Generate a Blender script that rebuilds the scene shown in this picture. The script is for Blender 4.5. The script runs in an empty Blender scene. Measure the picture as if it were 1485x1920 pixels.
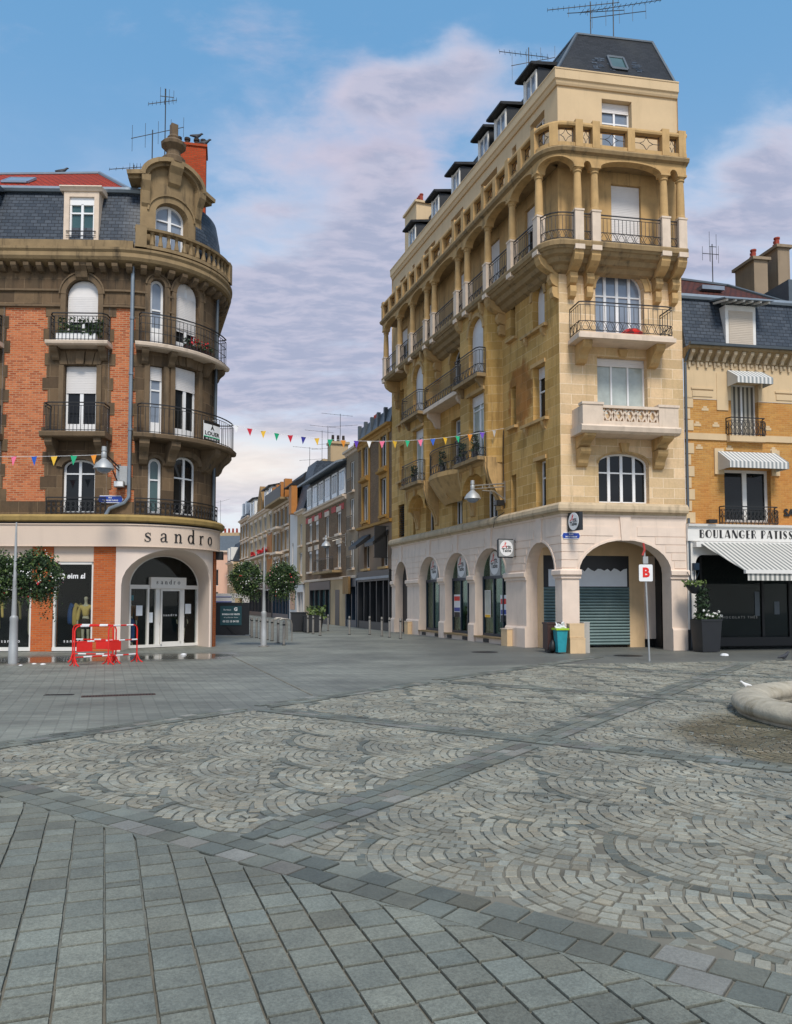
import bpy, bmesh, math, random
import numpy as np
from mathutils import Vector, Matrix
R_ = math.radians
random.seed(7)
SC = bpy.context.scene
COL = SC.collection
# ------------------------------------------------------------------ camera
cam = bpy.data.cameras.new('camera'); camo = bpy.data.objects.new('camera', cam); COL.objects.link(camo)
camo.location = (0, 0, 1.7); camo.rotation_euler = (R_(93.1), 0, 0)
cam.sensor_fit = 'HORIZONTAL'; cam.sensor_width = 36; cam.lens = 36 * 1500 / 1485
cam.shift_y = 84 / 1485; cam.clip_end = 3000; cam.clip_start = .1
SC.camera = camo
# ------------------------------------------------------------------ light and exposure
SC.view_settings.view_transform = 'Standard'; SC.view_settings.look = 'None'
SC.view_settings.exposure = 0.66; SC.view_settings.gamma = 1
SUN_EL, SUN_AZ = 50, 170            # azimuth clockwise from +y: behind the camera, a little to its right
sun = bpy.data.lights.new('sun', 'SUN'); suno = bpy.data.objects.new('sun', sun); COL.objects.link(suno)
sun.energy = 2.0; sun.angle = R_(16); sun.color = (1, .93, .83)
_d = Vector((math.sin(R_(SUN_AZ)) * math.cos(R_(SUN_EL)), math.cos(R_(SUN_AZ)) * math.cos(R_(SUN_EL)), math.sin(R_(SUN_EL))))
suno.rotation_euler = _d.to_track_quat('Z', 'Y').to_euler(); suno.location = _d * 60
# ------------------------------------------------------------------ node helpers
class NT:
    def __init__(s, nt):
        s.nt = nt; s.n = nt.nodes; s.l = nt.links
    def add(s, typ, **kw):
        nd = s.n.new(typ)
        for k, v in kw.items():
            if k.startswith('i_'):
                key = k[2:].replace('_', ' ')
                nd.inputs[key].default_value = v
            else: setattr(nd, k, v)
        return nd
    def put(s, nd, key, v):
        if hasattr(v, 'is_linked') or isinstance(v, bpy.types.NodeSocket): s.l.new(v, nd.inputs[key])
        else: nd.inputs[key].default_value = v
    def math(s, op, a, b=0., c=None, clamp=False):
        nd = s.n.new('ShaderNodeMath'); nd.operation = op; nd.use_clamp = clamp
        s.put(nd, 0, a); s.put(nd, 1, b)
        if c is not None: s.put(nd, 2, c)
        return nd.outputs[0]
    def mix(s, f, a, b, mode='MIX'):
        nd = s.n.new('ShaderNodeMix'); nd.data_type = 'RGBA'; nd.blend_type = mode
        s.put(nd, 0, f)
        for k, v in ((6, a), (7, b)):
            if isinstance(v, tuple) and len(v) == 3: v = (*v, 1)
            s.put(nd, k, v)
        return nd.outputs[2]
    def noise(s, vec, scale, detail=4, rough=.55, out=0, dist=0.):
        nd = s.n.new('ShaderNodeTexNoise'); nd.inputs['Scale'].default_value = scale
        nd.inputs['Detail'].default_value = detail; nd.inputs['Roughness'].default_value = rough
        nd.inputs['Distortion'].default_value = dist
        if vec is not None: s.l.new(vec, nd.inputs['Vector'])
        return nd.outputs[out]
    def ramp(s, v, lo, hi):
        nd = s.n.new('ShaderNodeMapRange'); nd.interpolation_type = 'SMOOTHSTEP'
        s.put(nd, 0, v); s.put(nd, 1, lo); s.put(nd, 2, hi)
        return nd.outputs[0]
    def mapping(s, vec, loc=(0, 0, 0), rot=(0, 0, 0), sc=(1, 1, 1)):
        nd = s.n.new('ShaderNodeMapping'); s.l.new(vec, nd.inputs[0])
        nd.inputs[1].default_value = loc; nd.inputs[2].default_value = rot; nd.inputs[3].default_value = sc
        return nd.outputs[0]
    def sep(s, vec):
        nd = s.n.new('ShaderNodeSeparateXYZ'); s.l.new(vec, nd.inputs[0]); return nd.outputs
    def comb(s, x, y, z=0.):
        nd = s.n.new('ShaderNodeCombineXYZ')
        for k, v in enumerate((x, y, z)): s.put(nd, k, v)
        return nd.outputs[0]
# ------------------------------------------------------------------ sky
W = bpy.data.worlds.new('World'); SC.world = W; W.use_nodes = True
g = NT(W.node_tree); g.n.clear()
tc = g.add('ShaderNodeTexCoord').outputs['Generated']
sky = g.add('ShaderNodeTexSky', sky_type='NISHITA'); sky.sun_disc = False
sky.sun_elevation = R_(SUN_EL); sky.sun_rotation = R_(SUN_AZ); sky.altitude = 80; sky.air_density = 1.0; sky.dust_density = .6; sky.ozone_density = 2.2
x, y, z = g.sep(tc)[:3]
zc = g.math('MAXIMUM', z, 0.0)
den = g.math('ADD', zc, .16)
px = g.math('DIVIDE', x, den); py = g.math('DIVIDE', y, den)
P2 = g.comb(px, py, 0.)
def ell(ax, ez, wx, wz, soft=1.):
    # soft elliptical cloud bank round a compass bearing (x/y) and a height (z/y)
    u = g.math('DIVIDE', x, g.math('MAXIMUM', y, .05)); v = g.math('DIVIDE', z, g.math('MAXIMUM', y, .05))
    a = g.math('DIVIDE', g.math('SUBTRACT', u, ax), wx); b = g.math('DIVIDE', g.math('SUBTRACT', v, ez), wz)
    r2 = g.math('ADD', g.math('MULTIPLY', a, a), g.math('MULTIPLY', b, b))
    return g.math('EXPONENT', g.math('MULTIPLY', r2, -1.))
wv = g.noise(P2, 2.6, 4, .55, out=1)
wn = g.n.new('ShaderNodeMixRGB'); wn.blend_type = 'LINEAR_LIGHT'; wn.inputs[0].default_value = .07
g.l.new(P2, wn.inputs[1]); g.l.new(wv, wn.inputs[2]); PW_ = wn.outputs[0]
n1 = g.noise(g.mapping(PW_, loc=(3.1, 1.7, .4), sc=(1., 1.15, 1)), 1.9, 9, .56)
n2 = g.noise(g.mapping(PW_, loc=(7.3, 2.2, 1.9), sc=(1, 1.3, 1)), 4.6, 9, .6)
n3 = g.noise(g.mapping(P2, loc=(1.3, 9.2, 2.9)), 1.3, 5, .55)
n4 = g.noise(g.mapping(PW_, loc=(2.3, 4.2, 5.9), sc=(1, 2.2, 1)), 10., 6, .6)
# (bearing x/y, height z/y, half width, half height, weight, pinkness)
banks = [(.02, .665, .085, .030, .34), (.09, .70, .04, .022, .22), (-.04, .645, .04, .02, .2), (.08, .735, .02, .012, .12), (-.02, .57, .06, .02, .2),
         (-.01, .50, .05, .05, .26), (-.06, .445, .05, .03, .22), (-.03, .40, .06, .03, .22), (-.14, .395, .075, .028, .34), (-.2, .36, .06, .018, .3), (-.10, .345, .10, .012, .26),
         (-.10, .305, .14, .014, .34), (-.06, .275, .1, .010, .3), (-.16, .255, .16, .012, .32), (-.10, .215, .18, .010, .26), (-.2, .18, .1, .012, .26), (-.14, .14, .12, .012, .3),
         (.47, .545, .07, .04, .28), (.46, .48, .09, .02, .24), (.40, .43, .06, .015, .22), (.50, .60, .04, .03, .2), (-.44, .74, .10, .025, .10), (.22, .70, .06, .02, .14), (-.17, .50, .05, .012, .1)]
tex = g.math('ADD', g.math('MULTIPLY', n1, .52), g.math('ADD', g.math('MULTIPLY', n2, .36), g.math('MULTIPLY', n4, .12)))
bk_ = None
for ax, ez, wx, wz, k in banks:
    e = g.math('MULTIPLY', ell(ax, ez, wx * 1.15, wz * 1.25), k)
    bk_ = e if bk_ is None else g.math('ADD', bk_, e)
dens = g.math('ADD', tex, g.math('MULTIPLY', bk_, .80))
low = g.math('MULTIPLY', g.ramp(z, .50, .30), g.ramp(z, .0, .10))
dens = g.math('ADD', dens, g.math('MULTIPLY', low, .10))
cov = g.ramp(dens, .48, .74)
core = g.ramp(g.math('ADD', dens, g.math('MULTIPLY', g.math('SUBTRACT', n2, .5), .12)), .53, .78)
lit = g.ramp(n4, .38, .66)
blue = g.mix(g.ramp(z, .02, .60), (.78, .88, 1.0), (.20, .52, .90))
nish = g.mix(.6, g.mix(1., sky.outputs[0], (.155, .155, .155), 'MULTIPLY'), blue)
nish = g.mix(g.math('MULTIPLY', g.ramp(n1, .42, .7), .35), nish, (.66, .74, .94))
warm = g.math('MULTIPLY', g.ramp(n3, .46, .66), g.ramp(x, .34, .1))
ccol = g.mix(core, g.mix(warm, (.78, .82, .97), (.95, .74, .80)), g.mix(lit, (.44, .48, .65), (.60, .60, .75)))
hz = g.ramp(z, .20, .03)
ccol = g.mix(g.math('MULTIPLY', g.math('MULTIPLY', hz, .95), g.math('SUBTRACT', 1., g.math('MULTIPLY', core, .8))), ccol, (1.1, 1.04, .98))
nish = g.mix(g.math('MULTIPLY', hz, .45), nish, (1.0, .97, .96))
mixc = g.mix(g.math('MULTIPLY', cov, .95), nish, ccol)
mixc = g.mix(g.math('MULTIPLY', ell(-.19, .17, .13, .045), .6), mixc, (1.25, 1.12, .95))
bg = g.add('ShaderNodeBackground'); bg.inputs[1].default_value = .58
g.l.new(mixc, bg.inputs[0])
out = g.add('ShaderNodeOutputWorld'); g.l.new(bg.outputs[0], out.inputs[0])
# ------------------------------------------------------------------ materials
def newmat(name):
    m = bpy.data.materials.new(name); m.use_nodes = True
    t = NT(m.node_tree); b = t.n['Principled BSDF']
    return m, t, b
def scl(c, k): return tuple(min(1, a * k) for a in c)
def bumpit(t, b, h, strength=.3, dist=.02):
    nd = t.add('ShaderNodeBump'); nd.inputs['Strength'].default_value = strength; nd.inputs['Distance'].default_value = dist
    t.l.new(h, nd.inputs['Height']); t.l.new(nd.outputs[0], b.inputs['Normal'])
def plain(name, c, rough=.7, var=.12, ns=4., metal=0., bump=0., bs=40., streak=0., dirt_or_dark=None, spec=.5):
    m, t, b = newmat(name)
    oc = t.add('ShaderNodeTexCoord').outputs['Object']
    n = t.noise(oc, ns, 6, .6)
    col = t.mix(n, scl(c, 1 - var * 1.6), scl(c, 1 + var * 1.6))
    if streak:
        ns_ = t.noise(t.mapping(oc, sc=(2.3, 2.3, .28)), 1.6, 7, .65)
        col = t.mix(t.math('MULTIPLY', t.ramp(ns_, .5, .74), streak), col, dirt_or_dark or scl(c, .3))
    t.l.new(col, b.inputs['Base Color'])
    b.inputs['Roughness'].default_value = rough; b.inputs['Metallic'].default_value = metal
    b.inputs['Specular IOR Level'].default_value = spec
    if bump: bumpit(t, b, t.noise(oc, bs, 4, .6), bump, .01)
    return m
def masonry(name, c1, c2, mortar, bw, bh, ms, rough=.85, bump=.5, streak=0., dirt_or_dark=(.05, .04, .03), patch=.35, patchcol=None, mus=.1, stain=None, big=.25, off=.5, bias=0., spec=.3):
    m, t, b = newmat(name)
    tcn = t.add('ShaderNodeTexCoord'); uv = tcn.outputs['UV']; oc = tcn.outputs['Object']
    wob = t.noise(oc, 9., 3, .5, out=1)
    uvw = t.add('ShaderNodeMixRGB'); uvw.blend_type = 'LINEAR_LIGHT'; uvw.inputs[0].default_value = .006
    t.l.new(uv, uvw.inputs[1]); t.l.new(wob, uvw.inputs[2])
    br = t.add('ShaderNodeTexBrick'); br.offset = off
    t.l.new(uvw.outputs[0], br.inputs['Vector'])
    for k, v in (('Color1', (*c1, 1)), ('Color2', (*c2, 1)), ('Mortar', (*mortar, 1)), ('Scale', 1.), ('Mortar Size', ms), ('Mortar Smooth', mus), ('Bias', bias), ('Brick Width', bw), ('Row Height', bh)):
        br.inputs[k].default_value = v
    col = br.outputs['Color']
    nb = t.noise(oc, big, 6, .62)
    col = t.mix(t.math('MULTIPLY', t.ramp(nb, .45, .72), patch), col, patchcol or scl(c1, .55))
    nf = t.noise(oc, 14., 5, .65)
    col = t.mix(t.math('MULTIPLY', nf, .35), col, t.mix(.5, col, (.5, .5, .5), 'OVERLAY'))
    col = t.mix(.55, col, t.mix(1., col, t.mix(nf, (.62, .62, .62), (1.3, 1.3, 1.3)), 'MULTIPLY'))
    if streak:
        ns_ = t.noise(t.mapping(oc, sc=(1.9, 1.9, .22)), 1.7, 8, .68)
        col = t.mix(t.math('MULTIPLY', t.ramp(ns_, .48, .72), streak), col, dirt_or_dark)
    if stain:
        s0, z0, ws, wz, sc_ = stain
        sx, sy, _ = t.sep(uv)[:3]
        nn = t.noise(oc, 1.4, 4, .6)
        a = t.math('DIVIDE', t.math('SUBTRACT', sx, s0), ws); c = t.math('DIVIDE', t.math('SUBTRACT', sy, z0), wz)
        r = t.math('ADD', t.math('ADD', t.math('MULTIPLY', a, a), t.math('MULTIPLY', c, c)), t.math('MULTIPLY', t.math('ADD', nn, t.math('MULTIPLY', t.noise(oc, 5., 5, .6), .5)), 1.2))
        col = t.mix(t.math('MULTIPLY', t.ramp(r, 1.75, 1.35), .72), col, t.mix(t.ramp(t.noise(oc, 2.2, 4), .35, .6), sc_, scl(sc_, 1.9)))
    t.l.new(col, b.inputs['Base Color']); b.inputs['Roughness'].default_value = rough
    h = t.math('ADD', t.math('MULTIPLY', t.math('SUBTRACT', 1., br.outputs['Fac']), 1.), t.math('MULTIPLY', nf, .5))
    b.inputs['Specular IOR Level'].default_value = spec
    bumpit(t, b, h, bump, .012)
    return m
M = {}
M['stone_gold'] = masonry('stone_gold', (.66, .41, .145), (.46, .265, .075), (.68, .47, .22), .78, .345, .011, streak=.62, dirt_or_dark=(.22, .12, .035), patch=.5, patchcol=(.46, .28, .08), big=.5, stain=(-2.85, 9.25, 1.15, 1.5, (.17, .055, .008)))
M['stone_front'] = masonry('stone_front', (.80, .575, .35), (.54, .385, .215), (.82, .65, .45), .82, .345, .012, streak=.45, dirt_or_dark=(.30, .22, .11), patch=.35, patchcol=(.60, .42, .18), big=.55)
M['stone_trim'] = plain('stone_trim', (.50, .32, .135), .85, .2, 3., bump=.35, bs=18, streak=.6, dirt_or_dark=(.11, .075, .035))
M['stone_trim_dark'] = plain('stone_trim_dark', (.30, .205, .10), .88, .25, 4., bump=.4, bs=18, streak=.75, dirt_or_dark=(.045, .038, .028))
M['stone_ledge'] = plain('stone_ledge', (.52, .405, .265), .85, .2, 3., bump=.3, bs=18, streak=.65, dirt_or_dark=(.14, .1, .06))
M['stone_pale'] = plain('stone_pale', (.68, .55, .43), .85, .15, 3., bump=.3, bs=18, streak=.35, dirt_or_dark=(.25, .2, .14))
M['render_beige'] = plain('render_beige', (.62, .46, .275), .9, .08, 1.2, bump=.15, bs=60, streak=.25, dirt_or_dark=(.36, .27, .15))
M['paint_cream'] = plain('paint_cream', (.78, .63, .515), .75, .08, 2.5, bump=.15, bs=40, streak=.35, dirt_or_dark=(.45, .36, .29))
M['slate_dark'] = masonry('slate_dark', (.008, .009, .011), (.020, .021, .025), (.008, .008, .01), .22, .11, .008, .55, .5, patch=.25, patchcol=(.07, .07, .06))
M['slate_blue'] = masonry('slate_blue', (.030, .042, .060), (.065, .080, .102), (.010, .012, .017), .24, .13, .010, .5, .6, patch=.3, patchcol=(.035, .045, .06))
M['tile_red'] = masonry('tile_red', (.46, .045, .012), (.34, .032, .010), (.10, .014, .006), .22, .16, .02, .75, .9, patch=.35, patchcol=(.16, .022, .012))
M['tile_brown'] = masonry('tile_brown', (.11, .028, .016), (.075, .022, .014), (.03, .01, .008), .22, .16, .02, .8, .8, patch=.3, patchcol=(.05, .02, .012))
M['brick_orange'] = masonry('brick_orange', (.62, .19, .07), (.33, .065, .02), (.46, .27, .16), .22, .072, .012, .88, .6, patch=.5, patchcol=(.52, .17, .07), big=.8, streak=.22, dirt_or_dark=(.2, .05, .02))
M['brick_shop'] = masonry('brick_shop', (.57, .135, .03), (.45, .09, .02), (.40, .20, .10), .22, .07, .008, .85, .5, patch=.3, patchcol=(.38, .09, .02))
M['brick_chimney'] = masonry('brick_chimney', (.47, .062, .016), (.35, .045, .012), (.25, .09, .04), .22, .07, .008, .9, .5, patch=.4, patchcol=(.2, .04, .015), big=1.1)
M['brick_yellow'] = masonry('brick_yellow', (.56, .29, .075), (.43, .20, .05), (.50, .30, .12), .22, .07, .008, .88, .5, patch=.5, patchcol=(.50, .16, .03), big=.45)
M['brick_grey'] = masonry('brick_grey', (.22, .135, .075), (.15, .09, .05), (.20, .15, .10), .22, .07, .01, .9, .5, patch=.4, patchcol=(.10, .065, .045), big=.5)
M['stone_sooty'] = masonry('stone_sooty', (.180, .118, .066), (.088, .058, .035), (.25, .175, .105), .62, .42, .007, .9, .6, streak=.8, dirt_or_dark=(.032, .024, .017), patch=.75, patchcol=(.085, .062, .038), big=1.1)
M['stone_sooty_trim'] = plain('stone_sooty_trim', (.150, .102, .058), .9, .3, 3., bump=.4, bs=16, streak=.8, dirt_or_dark=(.03, .025, .018))
M['stone_attic'] = plain('stone_attic', (.265, .185, .095), .9, .3, 2., bump=.4, bs=16, streak=.85, dirt_or_dark=(.05, .036, .02))
M['ledge_ochre'] = plain('ledge_ochre', (.34, .23, .075), .8, .2, 3., streak=.6, dirt_or_dark=(.1, .07, .03))
M['fascia'] = plain('fascia', (.68, .54, .43), .55, .03, .8, streak=.08)
M['portal'] = plain('portal', (.75, .62, .53), .6, .04, 1.0, streak=.1, dirt_or_dark=(.5, .4, .32))
M['white_pvc'] = plain('white_pvc', (.80, .80, .80), .4, .03)
M['white_wood'] = plain('white_wood', (.72, .70, .66), .5, .06)
M['shutter_white'] = plain('shutter_white', (.74, .71, .69), .5, .04)
M['shutter_beige'] = plain('shutter_beige', (.55, .47, .38), .55, .05)
M['iron'] = plain('iron', (.012, .012, .013), .5, .2, 8)
M['zinc'] = plain('zinc', (.22, .26, .30), .45, .15, 3, metal=.4)
M['zinc_dark'] = plain('zinc_dark', (.10, .12, .14), .5, .15, 3, metal=.4)
M['steel'] = plain('steel', (.33, .31, .28), .42, .15, 6, metal=.6)
M['galv'] = plain('galv', (.40, .41, .41), .5, .1, 6, metal=.35)
M['black'] = plain('black', (.010, .010, .011), .5, .1)
M['dark_paint'] = plain('dark_paint', (.018, .020, .024), .45, .1)
M['navy_paint'] = plain('navy_paint', (.012, .028, .05), .4, .1)
M['letter_black'] = plain('letter_black', (.012, .011, .011), .4, .05)
M['letter_white'] = plain('letter_white', (.80, .80, .80), .5, .02)
M['red'] = plain('red', (.72, .018, .012), .4, .08)
M['red_dark'] = plain('red_dark', (.45, .05, .04), .7, .2)
M['white'] = plain('white', (.80, .80, .80), .45, .03)
M['blue_enamel'] = plain('blue_enamel', (.012, .05, .33), .3, .08)
M['terracotta'] = plain('terracotta', (.30, .045, .025), .8, .25, 6)
M['soot'] = plain('soot', (.03, .022, .018), .9, .3, 6)
M['interior'] = plain('interior', (.022, .020, .017), .8, .1)
M['interior_mid'] = plain('interior_mid', (.12, .10, .07), .8, .1)
M['roller_green'] = plain('roller_green', (.15, .225, .225), .5, .15, 2.5, metal=.15, streak=.4, dirt_or_dark=(.24, .30, .29))
M['paper'] = plain('paper', (.72, .76, .80), .7, .05)
M['brown_plastic'] = plain('brown_plastic', (.045, .018, .015), .5, .15)
M['teal_plastic'] = plain('teal_plastic', (.02, .28, .33), .4, .25, 6)
M['lime_plastic'] = plain('lime_plastic', (.35, .55, .02), .4, .1)
M['cream_box'] = plain('cream_box', (.66, .47, .27), .7, .1, 3, streak=.3, dirt_or_dark=(.4, .25, .12))
M['grey_box'] = plain('grey_box', (.42, .40, .36), .7, .1, 3, streak=.3)
M['teal_sign'] = plain('teal_sign', (.02, .07, .085), .5, .05)
M['orange_wood'] = plain('orange_wood', (.42, .16, .03), .6, .15, 3)
M['pink_render'] = plain('pink_render', (.70, .43, .31), .9, .06, 1, streak=.15)
M['render_cream'] = plain('render_cream', (.46, .335, .195), .9, .1, 1.2, streak=.45, dirt_or_dark=(.25, .17, .09))
M['render_grey'] = plain('render_grey', (.28, .21, .14), .9, .12, 1.2, streak=.5, dirt_or_dark=(.14, .1, .06))
M['render_white'] = plain('render_white', (.66, .62, .58), .85, .08, 1.2, streak=.35, dirt_or_dark=(.35, .3, .25))
M['render_taupe'] = plain('render_taupe', (.26, .18, .12), .9, .08, 1.2, streak=.3, dirt_or_dark=(.2, .13, .09))
M['ochre_trim'] = plain('ochre_trim', (.42, .22, .045), .8, .12, 2., streak=.45, dirt_or_dark=(.24, .12, .03))
M['orange_render'] = plain('orange_render', (.50, .20, .06), .85, .1, 1.5, streak=.3)
M['ornate_brown'] = plain('ornate_brown', (.26, .15, .055), .85, .25, 2., streak=.6, dirt_or_dark=(.1, .055, .025))
M['skin_dummy'] = plain('skin_dummy', (.55, .47, .33), .5, .03)
M['cloth_yellow'] = plain('cloth_yellow', (.62, .42, .12), .8, .12, 12)
M['cloth_cream'] = plain('cloth_cream', (.62, .52, .36), .8, .15, 30)
M['cloth_dark'] = plain('cloth_dark', (.035, .022, .015), .8, .2, 20)
M['cloth_black'] = plain('cloth_black', (.008, .008, .009), .8, .2)
M['cloth_denim'] = plain('cloth_denim', (.02, .07, .22), .8, .2, 12)
M['cloth_teal'] = plain('cloth_teal', (.03, .22, .28), .8, .2, 12)
M['cloth_olive'] = plain('cloth_olive', (.20, .16, .06), .8, .2, 12)
M['cloth_rust'] = plain('cloth_rust', (.25, .10, .03), .8, .2, 12)
M['leaf'] = plain('leaf', (.040, .075, .020), .6, .45, 7)
M['leaf_light'] = plain('leaf_light', (.10, .15, .035), .6, .4, 9)
M['leaf_deep'] = plain('leaf_deep', (.02, .045, .016), .6, .4, 9)
M['petal_white'] = plain('petal_white', (.80, .78, .74), .6, .05)
M['petal_red'] = plain('petal_red', (.60, .02, .03), .6, .2, 12)
M['petal_pink'] = plain('petal_pink', (.70, .25, .30), .6, .2, 12)
M['bird_dark'] = plain('bird_dark', (.03, .032, .04), .6, .3, 20)
M['bird_white'] = plain('bird_white', (.75, .74, .72), .6, .1, 12)
M['fountain_stone'] = plain('fountain_stone', (.42, .37, .28), .8, .35, 5., bump=.9, bs=26, streak=.7, dirt_or_dark=(.16, .12, .055))
M['awning_plain'] = plain('awning_plain', (.52, .52, .48), .8, .05)
for _k, _c in dict(green=(.01, .42, .20), pink=(.85, .16, .28), blue=(.012, .10, .50), yellow=(.80, .48, .035), orange=(.80, .28, .02), red=(.60, .015, .04), purple=(.13, .05, .45), white=(.78, .78, .78), navy=(.03, .03, .30)).items():
    M['flag_' + _k] = plain('flag_' + _k, _c, .6, .05)
def glass(name, base, rough=.05, wob=.02, rscale=.8, spec=.7):
    m, t, b = newmat(name)
    oc = t.add('ShaderNodeTexCoord').outputs['Object']
    n = t.noise(oc, rscale, 4, .6)
    t.l.new(t.mix(n, scl(base, .5), scl(base, 1.5)), b.inputs['Base Color'])
    b.inputs['Roughness'].default_value = rough; b.inputs['Specular IOR Level'].default_value = spec
    bumpit(t, b, t.noise(oc, 1.6, 2, .5), wob, .1)
    return m
M['glass_dark'] = glass('glass_dark', (.010, .012, .014), spec=.35)
M['glass_sky'] = glass('glass_sky', (.20, .24, .30), .06, spec=1.)
M['glass_curtain'] = glass('glass_curtain', (.42, .47, .44), .08, rscale=2.)
M['glass_teal'] = glass('glass_teal', (.05, .10, .10), .06)
def shopglass(name, tint=(.92, .96, .95), k=.7):
    m = bpy.data.materials.new(name); m.use_nodes = True; t = NT(m.node_tree); t.n.clear()
    tr = t.add('ShaderNodeBsdfTransparent'); tr.inputs[0].default_value = (*tint, 1)
    gl = t.add('ShaderNodeBsdfGlossy'); gl.inputs['Roughness'].default_value = .03
    fr = t.add('ShaderNodeFresnel'); fr.inputs[0].default_value = 1.45
    mx = t.add('ShaderNodeMixShader'); t.l.new(t.math('MULTIPLY', fr.outputs[0], k), mx.inputs[0]); t.l.new(tr.outputs[0], mx.inputs[1]); t.l.new(gl.outputs[0], mx.inputs[2])
    o = t.add('ShaderNodeOutputMaterial'); t.l.new(mx.outputs[0], o.inputs[0])
    return m
M['shop_glass'] = shopglass('shop_glass', k=.45)
M['shop_glass_dim'] = shopglass('shop_glass_dim', (.8, .85, .85), .25)
M['shop_glass_green'] = shopglass('shop_glass_green', (.55, .72, .66))
def stripes(name, c1, c2, w, axis=0):
    m, t, b = newmat(name)
    uv = t.add('ShaderNodeTexCoord').outputs['UV']
    v = t.sep(uv)[axis]
    f = t.math('GREATER_THAN', t.math('FRACT', t.math('DIVIDE', v, w)), .5)
    t.l.new(t.mix(f, c1, c2), b.inputs['Base Color']); b.inputs['Roughness'].default_value = .8
    return m
M['awning_stripe'] = stripes('awning_stripe', (.62, .60, .55), (.20, .21, .20), .17)
M['awning_stripe_small'] = stripes('awning_stripe_small', (.68, .66, .62), (.27, .29, .29), .15)
M['curtain_stripe'] = stripes('curtain_stripe', (.55, .50, .40), (.12, .11, .09), .17)
M['barrier_tube'] = M['red']
# ------------------------------------------------------------------ facade paths: (s along, d outward, z up) -> world
class Path:
    def __init__(s, x, y, h, segs, s0=0., step=.2):
        s.seg = []; s.brk = []; s.turn = {}; p = s0
        for sg in segs:
            if sg[0] == 'L':
                s.seg.append((p, p + sg[1], 'L', x, y, h)); x += math.cos(h) * sg[1]; y += math.sin(h) * sg[1]; p += sg[1]
            elif sg[0] == 'A':
                r, a = sg[1], sg[2]; cx, cy = x - math.sin(h) * r, y + math.cos(h) * r; L = r * a
                s.seg.append((p, p + L, 'A', cx, cy, h - math.pi / 2, r))
                n = max(3, int(L / step)); s.brk += [p + L * i / n for i in range(n + 1)]
                h += a; x, y = cx + math.sin(h) * r, cy - math.cos(h) * r; p += L
            else:
                s.turn[round(p, 5)] = (h, h + sg[1]); h += sg[1]; s.brk.append(p)
        s.s0, s.s1 = s0, p
    def __call__(s, a, d, z):
        t = s.turn.get(round(a, 5))
        if t:
            for sg in s.seg:
                if abs(sg[1] - a) < 1e-4: x, y = sg[3] + math.cos(sg[5]) * (a - sg[0]), sg[4] + math.sin(sg[5]) * (a - sg[0])
            m = (t[0] + t[1]) / 2; k = d / math.cos((t[1] - t[0]) / 2)
            return (x + math.sin(m) * k, y - math.cos(m) * k, z)
        sg = s.seg[0]
        for q in s.seg:
            if a > q[0] + 1e-6: sg = q
        if sg[2] == 'L':
            h = sg[5]; u = a - sg[0]
            return (sg[3] + math.cos(h) * u + math.sin(h) * d, sg[4] + math.sin(h) * u - math.cos(h) * d, z)
        an = sg[5] + (a - sg[0]) / sg[6]; r = sg[6] + d
        return (sg[3] + math.cos(an) * r, sg[4] + math.sin(an) * r, z)
    def br(s, a, b):
        o = [a] + sorted(q for q in s.brk if a + 1e-4 < q < b - 1e-4) + [b]
        return o
def ident(x, y, z): return (x, y, z)
class Turned:
    # plain x (right), d (towards the viewer), z frame at a place and heading
    def __init__(s, x, y, h, z=0.): s.x, s.y, s.h, s.z = x, y, h, z
    def __call__(s, a, d, z):
        return (s.x + math.cos(s.h) * a + math.sin(s.h) * d, s.y + math.sin(s.h) * a - math.cos(s.h) * d, z + s.z)
    def br(s, a, b): return [a, b]
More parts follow.
